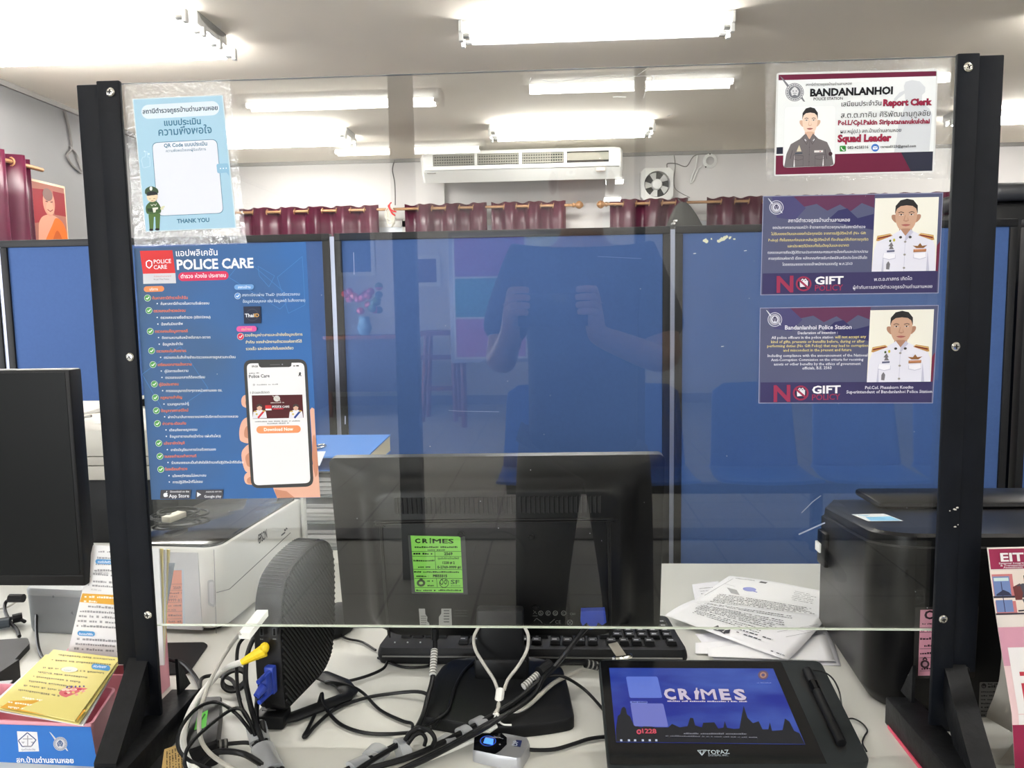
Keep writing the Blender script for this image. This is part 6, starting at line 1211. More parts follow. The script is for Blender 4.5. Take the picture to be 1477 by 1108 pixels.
# ---- left monitor, grey box
def leftmon():
    y = .10; x1 = W(100, 540, 'y', y).x; zt = W(90, 533, 'y', y).z; zb = W(118, 846, 'y', y).z; x0 = x1 - .53
    t = thing('computer_monitor', 'black screen facing the visitor at the left edge, switched off', 'monitor', ((x0 + x1) / 2, .2, DZ)); m_s = mat('switched_off_panel', (12, 14, 14), .4, spec=.15)
    MB().span((x0, y, zb), (x1, y + .028, zt), m_black, bev=.003).build('casing', t); MB().span((x0 + .004, y - .0006, zb + .018), (x1 - .006, y + .001, zt - .004), m_s).build('panel', t); MB().span((x0 + .002, y - .0008, zb + .0145), (x1 - .002, y + .001, zb + .0165), m_mon).build('bezel_line', t)
    MB().span((x0 + .21, y + .028, DZ + .02), (x0 + .30, y + .06, zb + .12), m_black, bev=.004).build('neck', t)
    b = MB(); P = pxpoly([(-180, 935), (40, 920), (43, 928), (2, 972), (-80, 1010), (-230, 1000)], DZ + .010); b.prism(rpoly(P, .006), (0, 0, -.0095), m_black); b.build('base', t)
    c = thing('grey_box', 'smudged pale grey plastic box behind the black screen at the left', 'box', (-.36, .37, DZ)); m_g = mat('pale_grey_box', (140, 145, 148), .5, var=.05, vs=20)
    a, bq = W(40, 912, 'z', DZ), W(112, 917, 'z', DZ); zt = DZ + .078; O = rpoly([(a.x, a.y, 0), (bq.x + .02, bq.y, 0), (bq.x + .02, bq.y + .14, 0), (a.x, a.y + .14, 0)], .018, 5); cc = sum(O, V()) / len(O); L = lambda k, z: [V((cc.x + (p.x - cc.x) * k, cc.y + (p.y - cc.y) * k, z)) for p in O]
    q = MB(); q.rings([L(.98, DZ + .0005), L(1, DZ + .006), L(1.02, zt - .012)], m_g); q.build('body', c); q = MB(); q.rings([L(1.03, zt - .0115), L(1.03, zt - .004), L(1.0, zt)], mat('pale_box_lid', (158, 162, 164), .45)); q.build('lid', c)
    s = MB(); cv = Canvas(s, (0, a.y * .5 + bq.y * .5 - .004, 0), (0, -1, 0)); random.seed(8)
    for x, y_, r in ((77, 861, 2), (107, 862, 2), (104, 870, 2.6), (110, 867, 1.5), (105, 884, 3)): cv.poly([(x + r * random.uniform(.5, 1.2) * math.cos(k), y_ + r * random.uniform(.6, 1.3) * math.sin(k)) for k in [2 * math.pi * i / 9 for i in range(9)]], (118, 122, 126))
    s.build('smudges', c, 'dark smudges', ang=0)
leftmon()
# ---- pink tray with booklets, rack with leaflets
m_pink = mat('pink_plastic', (236, 164, 178), .45); m_pinkd = m_pink
def tray():
    t = thing('pink_tray', 'pink plastic tray with a blue printed front, in the lower left corner', 'tray', (-.13, .0, DZ)); zt = DZ + .055
    P = pxpoly([(-70, 1036), (133, 1045), (168, 992), (-20, 985)], zt); c = sum(P, V()) / 4
    def ring(k, z, dz=0): return [V((c.x + (p.x - c.x) * k, c.y + (p.y - c.y) * k, z)) for p in rpoly(P, .008)]
    b = MB(); b.rings([ring(.93, DZ + .001), ring(1.0, zt), ring(.965, zt), ring(.90, DZ + .003)], m_pink, caps=True); b.build('body', t)
    f = MB(); a, bq = P[0].copy(), P[1].copy(); lo = lambda p: V((c.x + (p.x - c.x) * .935, c.y + (p.y - c.y) * .935, DZ + .002)); d = (bq - a).normalized(); n = V((d.y, -d.x, 0)); n = (n + V((0, 0, -.06))).normalized()
    q = bq + n * .0008; cv = Canvas(f, q, n); cv.poly([(-66, 1043), (131, 1049), (142, 1112), (-60, 1112)], (52, 112, 190)); 
    cv.poly([(24.5, 1055), (53.5, 1056), (56.5, 1084), (27, 1084.5)], (224, 224, 228)); cv.line([(39.5, 1057), (52, 1067.5), (45, 1077), (32, 1077), (26.5, 1068.5)], 1.4, (54, 72, 120), True); cv.line([(33, 1066), (47, 1066)], 1.2, (150, 150, 156)); cv.line([(40, 1061), (40, 1076)], 1.4, (150, 150, 156)); cv.poly([(30.5, 1070), (36, 1070), (33.5, 1073)], (170, 170, 176)); cv.poly([(44, 1070), (49.5, 1070), (47, 1073)], (170, 170, 176)); cv.line([(35, 1076.5), (46, 1076.5)], 1.6, (150, 150, 156)); cv.text('ศูนย์ไกล่เกลี่ย', 31, 1082.5, 51, 1082.5, (70, 84, 130))
    emblem(cv, 87, 1073, 10, (206, 206, 208), (84, 104, 140)); cv.text('สภ.บ้านด่านลานหอย', 24.5, 1099.5, 107, 1100.5, (238, 240, 246), .03)
    f.build('front_label', t, 'blue front label with two crests', ang=0)
    r = thing('pink_rack', 'pink plastic rack behind the left post, holding upright leaflets', 'rack', (-.09, .13, DZ)); m = MB(); zr = DZ + .072; y0, y1 = .085, .135; x0, x1 = -.185, .0; tk = .003
    x1 = W(243, 950, 'y', y1).x
    m.span((x0, y0, DZ + .001), (x1, y1, DZ + .004), m_pink); m.span((x0, y1 - tk, DZ + .004), (x1, y1, zr + .012), m_pink, bev=.001); m.span((x0, y0, DZ + .004), (x1, y0 + tk, zr - .03), m_pink, bev=.001)
    for x in (x0, x1 - tk): m.prism([(x, y0, DZ + .004), (x, y1, DZ + .004), (x, y1, zr + .012), (x, y0, zr - .002)], (tk, 0, 0), m_pink)
    m.build('body', r)
tray()
def leaflets():
    K = (158, 158, 162)
    def upright(px, y0, y1, label, mats, draw=None, th=.0012):
        P = [W(a, b, 'y', y) for (a, b), y in zip(px, (y1, y1, y0, y0))]; n = (P[1] - P[0]).cross(P[3] - P[0]).normalized(); n = n if n.y < 0 else -n
        b = MB(); b.prism(P, -n * th, mats); o = b.build('leaflet', None, label, 'leaflet', 'leaflets in the pink rack')
        if draw: d = MB(); cv = Canvas(d, P[0] + n * .0003, n); draw(cv); d.build('print', o, ang=0)
    wh = mat('leaflet_paper', (232, 232, 234), .6); ye = mat('yellow_leaflet', (226, 208, 130), .6)
    def front(cv):
        for k in range(4): cv.fake(142 - 2 * k, 797 + 9 * k, 166, 797.5 + 9 * k, 3, K)
        cv.pill(141, 810, 166, 811, 3.4, (84, 150, 206)); cv.text('กรณีเสียชีวิต', 141, 812, 162, 812.6, (236, 240, 246), .02)
        cv.fake(134, 829, 166, 832, 3, K); cv.text('30,000 บาท', 136, 827, 156, 828.5, K); cv.ell(130, 832, .9, .9, K, n=6); cv.ell(129, 838, .9, .9, K, n=6); cv.ell(128, 844, .9, .9, K, n=6); cv.fake(134, 840, 167, 842, 3, K); cv.fake(133, 846, 167, 848, 3, K); cv.text('30,000 บาท', 131, 851.5, 146, 853, K)
        cv.poly([(119, 856), (169, 858.5), (170, 873), (115, 868.5)], (222, 168, 66)); cv.fake(122, 862, 168, 864, 3, (244, 236, 220)); cv.fake(121, 868.5, 140, 869.5, 3, (244, 236, 220))
        for k in range(5): cv.fake(127 if k == 0 else 117 - 1.6 * k, 876 + 7 * k, 171, 879 + 7 * k, 3.4, K)
        cv.pill(115.5, 913.5, 133.5, 914.5, 3.6, (84, 150, 206)); cv.text('ขั้นตอน/วิธียื่น', 114, 915.6, 134, 916.6, (236, 240, 246), .02)
        for k in range(3): cv.fake(111 - 2 * k, 923 + 7 * k, 173, 927 + 7 * k, 3.4, K)
    upright([(134, 786.5), (197, 790), (214, 955), (97, 944)], .092, .120, 'white printed leaflet, frontmost in the pink rack', wh, front)
    for k, (c, l) in enumerate(((wh, 'white leaflet right behind the front one in the pink rack'), (ye, 'yellow-edged leaflet in the middle of the pink rack'), (wh, 'thin white leaflet behind the yellow-edged one in the pink rack'), (ye, 'yellow leaflet farthest back in the pink rack'))):
        upright([(180 + 4 * k, 790), (229 + 5 * k, 791.5 + .6 * k), (236 - 0 * k, 960), (150, 960)], .096 + .007 * k, .118 + .005 * k, l, c, None, .0030)
    gr = mat('grey_folder', (110, 118, 130), .5); upright([(205, 815), (252, 812), (238, 890), (200, 890)], .126, .132, 'grey folder edge leaning behind the leaflets in the pink rack', gr)
    # yellow booklets lying on the pink tray
    def booklet(px, z, dz, mm, label, draw=None):
        P = [W(a, b, 'z', z + d) for (a, b), d in zip(px, dz)]; b = MB(); n = (P[1] - P[0]).cross(P[3] - P[0]).normalized(); n = n if n.z > 0 else -n
        b.prism(P, -n * .0018, mm); o = b.build('booklet', None, label, 'booklet', 'booklets lying across the pink tray')
        if draw: d = MB(); cv = Canvas(d, P[0] + n * .0003, n); draw(cv); d.build('print', o, ang=0)
    yb = mat('pale_yellow_cover', (226, 214, 132), .45); z = DZ + .060; dz = (.016, .016, 0, 0)
    booklet([(60, 950), (168, 962), (120, 1046), (-20, 1022)], z - .0015, dz, wh, 'white backed booklet, lowest on the pink tray'); booklet([(66, 944), (171, 957), (114, 1044), (-12, 1020)], z + .002, dz, yb, 'pale yellow booklet just under the top one on the pink tray')
    def cov(cv):
        K2 = (156, 146, 108); cv.poly([(15, 1011), (60, 1010), (124, 1024), (112, 1039), (0, 1021)], (222, 168, 66))
        for k in range(3): cv.fake(116 - 1.5 * k, 1018 + 6.5 * k, 12 + 20 * (k == 0), 1005 + 6.8 * k, 3, (248, 240, 222))
        cv.fake(166, 951, 84, 943.5, 2.6, K2); cv.fake(160, 958, 74, 951, 2.6, K2); cv.pill(136, 961.5, 155, 964, 4, (84, 150, 206)); cv.text('เอกสาร', 154, 961.5, 136, 959.8, (236, 240, 246), .02)
        for k in range(6): cv.fake(150 - 10 * k - (14 if k else 0), 970 + 6.6 * k, 62 - 7 * k, 962 + 6.4 * k, 2.6, K2)
        cv.ell(100, 966, 12, 4, (226, 228, 214)); cv.text('ยุติธรรม', 103, 967, 92, 966, (110, 130, 150))
        cv.ell(111, 1000, 26, 8, (214, 112, 118)); random.seed(6)
        for k in range(16): cv.ell(90 + random.uniform(0, 42), 998 + random.uniform(-4, 6), random.uniform(2, 4), 1.6, random.choice([(232, 160, 160), (190, 70, 84), (240, 210, 190), (226, 196, 120)]), n=8)
        for k in range(5): cv.line([(96 + 6 * k, 993 - .5 * k), (98 + 6 * k, 990)], 2.2, (90, 70, 140))
    booklet([(77, 937), (173, 949), (108, 1040), (0, 1017)], z + .006, dz, yb, 'pale yellow booklet with an orange band, topmost on the pink tray', cov)
leaflets()
cd_ = MB(); cd_.prism(pxpoly([(-12, 984), (18, 981), (4, 996), (-14, 1002)], DZ + .04), (0, 0, -.002), mat('grey_card', (196, 198, 202), .6)); cd_.span(W(-10, 990, 'z', DZ + .037) - V((.02, .0, 0)), W(-10, 990, 'z', DZ + .0005) + V((-.005, .01, .0)), m_black)
cd_.build('card', None, 'pale grey card on a small dark block at the far left edge of the desk', 'card')
# ================================================================ cables (photo pixels laid at small heights above the desk)
def cable(pts, r, m, label, z=.004, name='cable', cat='cable', parts=(), group=None):
    P = []
    for p in pts:
        h = p[2] if len(p) > 2 else z
        P.append(W(p[0], p[1], 'z', DZ + r + h) if h < 9 else W(p[0], p[1], 'y', h - 10))
    o = MB().tube(P, r, m, n=8, sub=6).build(name, None, label, cat, group)
    for nm, mb, lab in parts: mb.build(nm, o, lab)
    return o
m_wc = mat('white_cable', (238, 238, 232), .45); m_gc = mat('grey_cable', (180, 178, 170), .45); m_wl = mat('white_cable_label', (206, 206, 202), .5)
def seg(a, b, r, m, z=(.004, .004), n=10, ribs=0):
    q = MB(); A = W(a[0], a[1], 'z', DZ + z[0]) ; B = W(b[0], b[1], 'z', DZ + z[1]); q.cyl(A, B, r, m, n=n)
    for k in range(ribs): c = A.lerp(B, (k + .5) / ribs); dd = (B - A).normalized() * .0012; q.cyl(c - dd, c + dd, r * 1.03, ink((120, 120, 116)), n=n)
    return q
Y = lambda y: 10 + y
m_yel = mat('yellow_plastic', (238, 206, 30), .4); m_vga = mat('blue_connector', (36, 62, 160), .4)
pcf = PC0 - pcd * .010   # face of the mini computer carrying the sockets
def onpc(px, py, out=0.0): return WP(px, py, pcf, pcd) - pcd * out
# network cable and its yellow boot
def netcable():
    a = onpc(384, 936, .004); b = onpc(366, 944, .014)
    yb = MB(); dd = (b - a).normalized(); yb.tube([a, a.lerp(b, .3), a.lerp(b, .6), b, b + dd * .008], lambda k: .0085 - .0045 * k, m_yel, n=10, raw=True); yb.sph(a + V((.001, -.002, .004)), (.006, .006, .007), m_yel)
    for k in range(4): c = a.lerp(b, .45 + .15 * k); yb.cyl(c, c + dd * .0016, .0070 - .0008 * k, m_yel, n=10)
    pts = [tuple(b + dd * .006)] + [W(x, y, 'z', DZ + h) for x, y, h in ((326, 964, .06), (303, 985, .05), (282, 1013, .045), (268, 1043, .042), (264, 1071, .04), (271, 1096, .038), (288, 1115, .034), (320, 1128, .02))]
    o = MB().tube(pts, .0040, m_wc, n=10).build('network_cable', None, 'thick white network cable with a yellow boot in the mini computer', 'cable'); yb.build('boot', o, 'yellow boot')
netcable()
def vga():
    a = onpc(392, 972, .003); q = MB(); up = V((0, 0, 1)); R = Matrix((pcs, -pcd, up)).transposed()
    o = thing('display_cable', 'black display cable with a blue plug in the mini computer', 'cable', a)
    q.box(a + V((0, 0, -.006)), (.013, .010, .036), m_vga, R=R.to_4x4(), bev=.002); q.box(a - pcd * .011 + V((0, 0, -.007)), (.0105, .014, .026), m_vga, R=R.to_4x4(), bev=.003)
    q.cyl(a - pcd * .018 + V((0, 0, -.008)), a - pcd * .030 + V((-.002, 0, -.013)), .0060, m_vga, r2=.0042); q.cyl(a - pcd * .004 + V((.002, 0, .006)), a - pcd * .028 + V((0, 0, .004)), .0032, m_vga, n=8); q.cyl(a - pcd * .004 + V((.002, 0, -.020)), a - pcd * .028 + V((0, 0, -.022)), .0032, m_vga, n=8); q.build('plug', o, 'blue plug')
    b = a - pcd * .028 + V((-.002, 0, -.013)); MB().tube([b, W(371, 1012, 'z', DZ + .034), W(370, 1034, 'z', DZ + .022), W(374, 1056, 'z', DZ + .016), W(380, 1082, 'z', DZ + .014), W(392, 1112, 'z', DZ + .012)], .0032, m_cab, n=8).build('cord', o)
vga()
def usbw():
    o = thing('usb_cable', 'grey USB cable plugged in at the top of the mini computer sockets', 'cable', onpc(380, 890)); q = MB(); P = [onpc(*p, e) for p, e in (((373, 878), .004), ((389, 878), .004), ((373, 904), .020), ((357, 903), .020))]; q.prism(P, V((0, 0, -.008)), m_wc); q.build('plug', o, 'pale USB plug')
    b = onpc(360, 904, .02); MB().tube([b, W(333, 931, 'z', DZ + .085), W(310, 969, 'z', DZ + .07), W(296, 1001, 'z', DZ + .058), W(288, 1032, 'z', DZ + .05), W(289, 1064, 'z', DZ + .045), W(303, 1087, 'z', DZ + .035), W(331, 1106, 'z', DZ + .022), W(360, 1120, 'z', DZ + .015)], .0026, m_gc, n=8).build('cord', o)
usbw()
cable([(366, 909, .10), (345, 929, .085), (341.5, 962, .07), (343, 994, .055), (349, 1022, .04), (362, 1046, .02), (378, 1085, .008)], .0024, m_cab, 'thin black cable falling straight down left of the yellow boot', name='cable')
cable([(372, 908, .10), (358, 940, .085), (354, 976, .07), (359, 1008, .05), (368, 1041, .03), (380, 1075, .012), (392, 1110, .008)], .0033, m_cab, 'thicker black cable falling in front of the mini computer into the taped bundle')
cable([(364, 1058, .020), (340, 1029, .045), (312, 1013, .05), (284, 1022, .055), (261, 1050, .05), (257, 1078, .045), (273, 1097, .04), (308, 1112, .03)], .0022, m_cab, 'black cable making the widest loop over the power adapter')
cable([(370, 1066, .015), (354, 1029, .045), (336, 1023, .05), (303, 1046, .05), (275, 1073, .05), (266, 1097, .045), (272, 1120, .03)], .0022, m_cab, 'black cable making the inner loop over the power adapter')
cable([(238, 950, .01), (250, 953, .006), (264, 957, .005), (280, 974, .004), (288, 990, .004), (286, 1000, .006), (272, 1018, .010), (258, 1034, .012)], .0030, m_cab, 'black cord running from behind the left post down past the white cables')
cable([(288, 996, .010), (291, 979, .010), (310, 974.5, .010), (331, 979, .012), (340, 990, .014), (346, 1010, .010)], .0028, m_cab, 'black cord bending over behind the power adapter')
def coil():
    b = MB()
    for k in range(4):
        c = W(338, 977 + 2 * k, 'z', DZ + .012 + .006 * k); b.tube([(c.x + .017 * math.cos(a), c.y + .010 * math.sin(a), c.z + .010 * math.sin(a)) for a in [2 * math.pi * i / 10 for i in range(10)]], .0022, m_cab, n=6, sub=4, closed=True)
    b.build('cable_coil', None, 'small tight coil of black cable left of the blue plug', 'cable')
coil()
cable([(285, 1108, .012), (296, 1096, .016), (310, 1086, .018), (330, 1084, .016), (352, 1088, .012), (370, 1098, .010), (392, 1112, .008)], .0036, m_cab, 'thick black cable arching along the bottom edge left of the tape')
cable([(310, 1076, .016), (318, 1075, .016), (335, 1072.5, .012), (360, 1072, .010), (376, 1082, .010)], .0026, m_cab, 'short black cord with a ribbed plug beside the power adapter', parts=(('plug', seg((306, 1077), (328, 1073.5), .0065, m_black, (.020, .018), ribs=3), None),))
# cables tied with tape below the mini computer
for k, (dx, lab) in enumerate(((0, 'black cable at the left of the taped bundle under the mini computer'), (7, 'black cable in the middle of the taped bundle under the mini computer'), (14, 'black cable at the right of the taped bundle under the mini computer'))):
    cable([(364 + dx, 1040, .020 + .003 * k), (368 + dx, 1062, .014), (372 + dx, 1080, .010), (384 + dx, 1100, .006), (404 + dx, 1122, .005)], .0032, m_cab, lab, group='cables taped under the mini computer')
m_tape = schlick_glass('milky_tape', (.62, .64, .66), .35, .16)
m_tape = mat('milky_tape', (206, 210, 214), .28); 
_b = m_tape.node_tree.nodes['Principled BSDF']; _b.inputs['Alpha'].default_value = .5
def tape(cl, r, label, ang0=0, n=14):
    P = [W(a, b, 'z', DZ + h) for a, b, h in cl]; return MB().tube(P, r, m_tape, n=n, raw=True, flat=.62).build('tape', None, label, 'tape', 'clear tape round the cables')
tape([(369, 1046, .020), (373, 1062, .016), (375, 1072, .013)], .0125, 'milky tape wrapped round the cables just below the mini computer')
tape([(378, 1078, .013), (386, 1096, .010), (394, 1112, .009)], .0135, 'crumpled milky tape at the bottom edge below the mini computer')
# the long bundle
BZ = .006
cable([(470, 1128, .004), (498, 1112, .006), (543, 1090, BZ), (583, 1068, .012), (600, 1052, .016), (611, 1030, .020), (617, 1007, .030), (624, 979, .045), (627, 942, .065), (627.5, 916, .085), (627, 903, .100)], .0036, m_cab, 'thick black display cable with a white label rising to the left half of the monitor', parts=(('label', seg((626.6, 938), (624.2, 974), .0048, m_wl, (.0712, .0522), ribs=9), 'white wrap label'), ('boot', seg((627.5, 906), (627.2, 922), .0052, m_black, (.100, .084)), None)))
cable([(480, 1132, .010), (510, 1116, .010), (591, 1092, .012), (640, 1070, .014), (690, 1044, .016), (740, 1014, .024), (772, 988, .034), (800, 962, .046), (824, 932, .066), (838, 914, .082), (848, 903, .094)], .0036, m_cab, 'thick black display cable crossing the monitor foot up to its right half', parts=(('ferrite_core', seg((778, 970), (793, 958), .0078, m_black, (.046, .050)), None), ('label', seg((755, 991), (776, 973), .0048, m_wl, (.034, .043), ribs=7), 'white wrap label')))
def vplug():
    n = V((0, -.9955, -.0946)); p = W(856, 893, 'y', .172); q = thing('connector_plug', 'blue screen plug fixed under the right half of the monitor back', 'plug', p)
    b = MB(); P = [(838, 877), (872, 876), (874, 893), (868, 897), (862, 893), (858, 902), (850, 903), (846, 893), (840, 898), (837, 892)]; pp = [WP(a, c, p, n) for a, c in P]; b.prism(pp, n * .010, m_vga); b.build('shell', q)
vplug()
cable([(520, 1134, .004), (560, 1112, .005), (620, 1086, .006), (680, 1057, .008), (722, 1037, .012), (760, 1019, .022), (798, 986, .024), (830, 970, .022), (846, 965, .020), (862, 962, .022)], .0030, m_gc, 'grey cable running from the bundle to the pen tablet')
cable([(540, 1132, .010), (575, 1112, .012), (640, 1080, .014), (700, 1046, .020), (748, 1020, .028), (772, 1000, .034), (785, 976, .044), (806, 959, .046), (830, 955, .040), (852, 957, .032), (864, 961, .028)], .0030, m_cab, 'black cable arching from the bundle into the left side of the pen tablet', parts=(('boot', seg((844, 957), (862, 961), .0062, m_black, (.036, .029), ribs=3), None),))
cable([(768, 984, .036), (788, 976, .034), (812, 976, .030), (842, 994, .012), (866, 1019, .006), (874, 1030, .006)], .0022, m_cab, 'thin black cable drooping to the left edge of the pen tablet')
cable([(560, 1130, .014), (584, 1110, .016), (618, 1094, .018), (660, 1072, .018), (700, 1050, .022), (730, 1030, .030)], .0030, m_cab, 'black cable along the upper side of the long taped bundle')
cable([(500, 1122, .014), (532, 1100, .016), (572, 1076, .016), (602, 1058, .018), (622, 1050, .018)], .0030, m_cab, 'black cable at the upper edge of the lower bundle end')
cable([(552, 1126, .004), (600, 1102, .005), (650, 1082, .005), (690, 1064, .008), (716, 1047, .014)], .0030, m_wc, 'white cable along the lower side of the long taped bundle')
for k, (a, b, c, lab) in enumerate(((508, 1112, 531, 'milky tape at the lower end of the long cable bundle'), (537, 1093, 548, 'second strip of milky tape up the long cable bundle'))):
    tape([(a, b, .010), (c, b - 11, .010)], .0145, lab)
tape([(574, 1084, .012), (588, 1080, .012)], .0195, 'broad strip of milky tape crossing the bundle beside the cable loops')
for a, b, h, lab in (((640, 1073), (650, 1066), .014, 'narrow strip of milky tape left of the fingerprint reader'), ((664, 1060), (676, 1054), .016, 'narrow strip of milky tape above the fingerprint reader'), ((684, 1048), (698, 1041), .017, 'narrow strip of milky tape below the pale cable splitter')):
    tape([(a[0], a[1], h), (b[0], b[1], h)], .0115, lab)
cable([(584, 1068, .022), (592, 1057, .030), (606, 1050, .034), (620, 1055, .034), (627, 1066, .028), (624, 1076, .018)], .0028, m_cab, 'black cable looped over the start of the bundle')
cable([(588, 1074, .022), (598, 1061, .030), (608, 1058, .030), (614, 1066, .024), (612, 1076, .016)], .0024, m_cab, 'smaller black cable loop inside the larger one on the bundle')
# splitter cable hanging in front of the monitor neck
def ycable():
    o = thing('splitter_cable', 'pale grey splitter cable hanging in front of the monitor neck', 'cable', W(722, 1003, 'z', DZ + .02)); y0 = .116
    for L in ([(690, 905, .124), (683.5, 920, .120), (686, 938, .112), (699, 960, .100), (712, 980, .09), (718, 996, .082)], [(757, 905, .124), (762, 918, .120), (760, 938, .112), (748, 960, .100), (733, 980, .09), (727, 996, .082)]): MB().tube([W(a, b, 'y', y) for a, b, y in L], .0023, m_gc, n=8).build('lead', o)
    A = W(722, 994, 'y', .080); B = W(719.5, 1014, 'y', .066); MB().tube([A, A.lerp(B, .15), A.lerp(B, .85), B], lambda k: .0050 if k in (0, 1) else .0060, m_wc, n=10, raw=True).build('junction', o)
    MB().tube([B, W(718, 1024, 'z', DZ + .026), W(708, 1036, 'z', DZ + .020), W(690, 1046, 'z', DZ + .018)], .0030, m_gc, n=8).build('lead', o)
ycable()
tie = MB(); tie.tube([W(a, b, 'z', DZ + h) for a, b, h in ((712, 1030, .026), (718, 1032, .030), (720, 1040, .024), (726, 1045, .018), (738, 1046, .017))], .0012, m_wc, n=6); tie.tube([W(a, b, 'z', DZ + h) for a, b, h in ((713, 1036, .024), (717, 1029, .030), (722, 1036, .024), (719, 1043, .02))], .0012, m_wc, n=6); tie.build('twist_tie', None, 'white twist tie round the cables in front of the monitor foot', 'cable tie')
cable([(755, 1079, .008), (770, 1082, .004), (800, 1081, .002), (828, 1073, .002), (850, 1066, .002), (872, 1063, .002), (884, 1063, .001)], .0024, m_cab, 'black cord leaving the right side of the fingerprint reader')
cable([(559, 955, .008), (552, 965, .003), (530, 975, .002), (500, 983, .002), (476, 986, .003), (470, 983.5, .006), (482, 984, .010), (506, 990, .008), (524, 1000, .004), (548, 1024, .002), (580, 1040, .002), (594, 1044, .004), (595, 1054, .010)], .0022, m_cab, 'black keyboard cord zigzagging from the left end of the keyboard')
cable([(497, 910, .004), (493, 917, .003), (503, 922, .002), (522, 926, .002), (542, 938, .002)], .0018, m_cab, 'thin mouse cord reaching under the left end of the keyboard')
cable([(591, 1057, .012), (560, 1059, .002), (525, 1057, .002), (493, 1046, .002), (474, 1028, .004), (466, 1012, .010), (464, 1001, .012), (456, 1026, .004), (444, 1052, .002), (438, 1062, .002), (442, 1062, .002), (456, 1046, .003), (484, 1023, .003), (523, 1008, .003), (562, 1001, .003), (603, 998, .010), (622, 1006, .010), (634, 1022, .014), (634, 1036, .014), (626, 1048, .014)], .0024, m_cab, 'black cable in a long loop across the desk right of the mini computer')
cable([(684, 954, .020), (668, 970, .023), (656, 992, .024), (651, 1010, .023), (645, 1026, .020), (630, 1038, .016), (611, 1050, .018)], .0022, m_cab, 'black cable curving over the left part of the monitor foot')
cable([(545, 949, .002), (580, 962, .001), (612, 962, .001), (624, 958, .001), (640, 956, .001)], .0020, m_cab, 'short black cable bowing out under the keyboard')
# left side cords
cable([(66, 848, .06), (57, 862, .05), (53, 885, .03), (53, 915, .012), (57, 940, .003), (66, 952, .002), (90, 958, .001)], .0026, m_cab, 'black cord hanging from the switched-off screen past the grey box')
cable([(33, 862, .030), (20, 864, .022), (9, 868, .014), (7, 880, .006), (14, 896, .003), (24, 908, .002), (28, 918, .001)], .0030, m_cab, 'black power cord curling down at the far left of the desk', parts=(('plug', seg((14, 863), (34, 863), .0075, m_black, (.034, .034)), None),))
cable([(-14, 897, .006), (2, 894, .008), (16, 892, .008), (26, 892, .010), (36, 897, .006)], .0030, m_cab, 'black lead with a socket lying beside the grey box', parts=(('socket', seg((18, 893), (32, 890), .008, m_black, (.014, .014)), None), ('coupling', seg((-12, 902), (14, 898), .0085, mat('slate_plug', (70, 78, 86), .45), (.010, .010)), None)))
cable([(-10, 880, .003), (10, 876, .003), (24, 868, .003), (36, 866, .003)], .0020, m_gc, 'thin pale lead at the far left edge of the desk')
# ================================================================ the visitors' side of the counter, seen mirrored in the clear screen
def MR(px, py, Ym): p = W(px, py, 'y', Ym); return V((p.x, -p.y, p.z))
def bench():
    g = 'blue seats of the visitors bench'; y = -2.95; xs = [.45, .955, 1.53, 2.05, 2.56]
    t = thing('waiting_bench', 'row of blue plastic seats on a black beam, mirrored in the clear screen', 'bench', (1.6, y, 0))
    for x in xs:
        s = MB()
        def fn(u, v):
            a = (u - .5) * 2; w_ = .235 - .05 * max(0, v - .3)
            if v < .5: q = v / .5; yy = y + .24 - .40 * q; zz = .425 - .02 * math.sin(math.pi * q) + .012 * a * a
            else: q = (v - .5) / .5; yy = y - .16 - .10 * q; zz = .425 + .44 * q ** 1.05; zz += 0
            yy += .03 * a * a * (1 if v > .5 else 0)
            e = 1.0 if v < .94 else math.sqrt(max(0.2, 1 - ((v - .94) / .06) ** 2 * .5))
            return V((x + a * w_ * e, yy, zz))
        s.surf(fn, 14, 24, m_blchair); s.build('seat', t, ang=60, solid=.014)
    MB().span((xs[0] - .2, y - .04, .33), (xs[-1] + .2, y + .02, .38), m_black, bev=.005).build('beam', t)
    for x in (xs[0] + .02, xs[2] + .28, xs[4] - .05):
        l = MB(); l.span((x - .025, y - .03, .03), (x + .025, y + .01, .34), m_black); l.tube([(x, y - .28, .03), (x, y - .15, .055), (x, y, .06), (x, y + .18, .055), (x, y + .34, .03)], .022, m_black, n=8); l.cyl((x, y + .34, .001), (x, y + .34, .03), .025, m_black); l.cyl((x, y - .28, .001), (x, y - .28, .03), .025, m_black); l.build('leg', t)
bench()
def pillar(px0, px1, Ym, label):
    a, b = MR(px0, 400, Ym).x, MR(px1, 400, Ym).x
    MB().span((a, -Ym - .08, 0), (b, -Ym, HC), m_steel, bev=.003).build('steel_column', None, label, 'column')
pillar(567, 599, 2.6, 'dark steel column mirrored in the clear screen left of the photographer'); pillar(917, 931, 3.0, 'slim dark column mirrored in the clear screen right of the photographer')
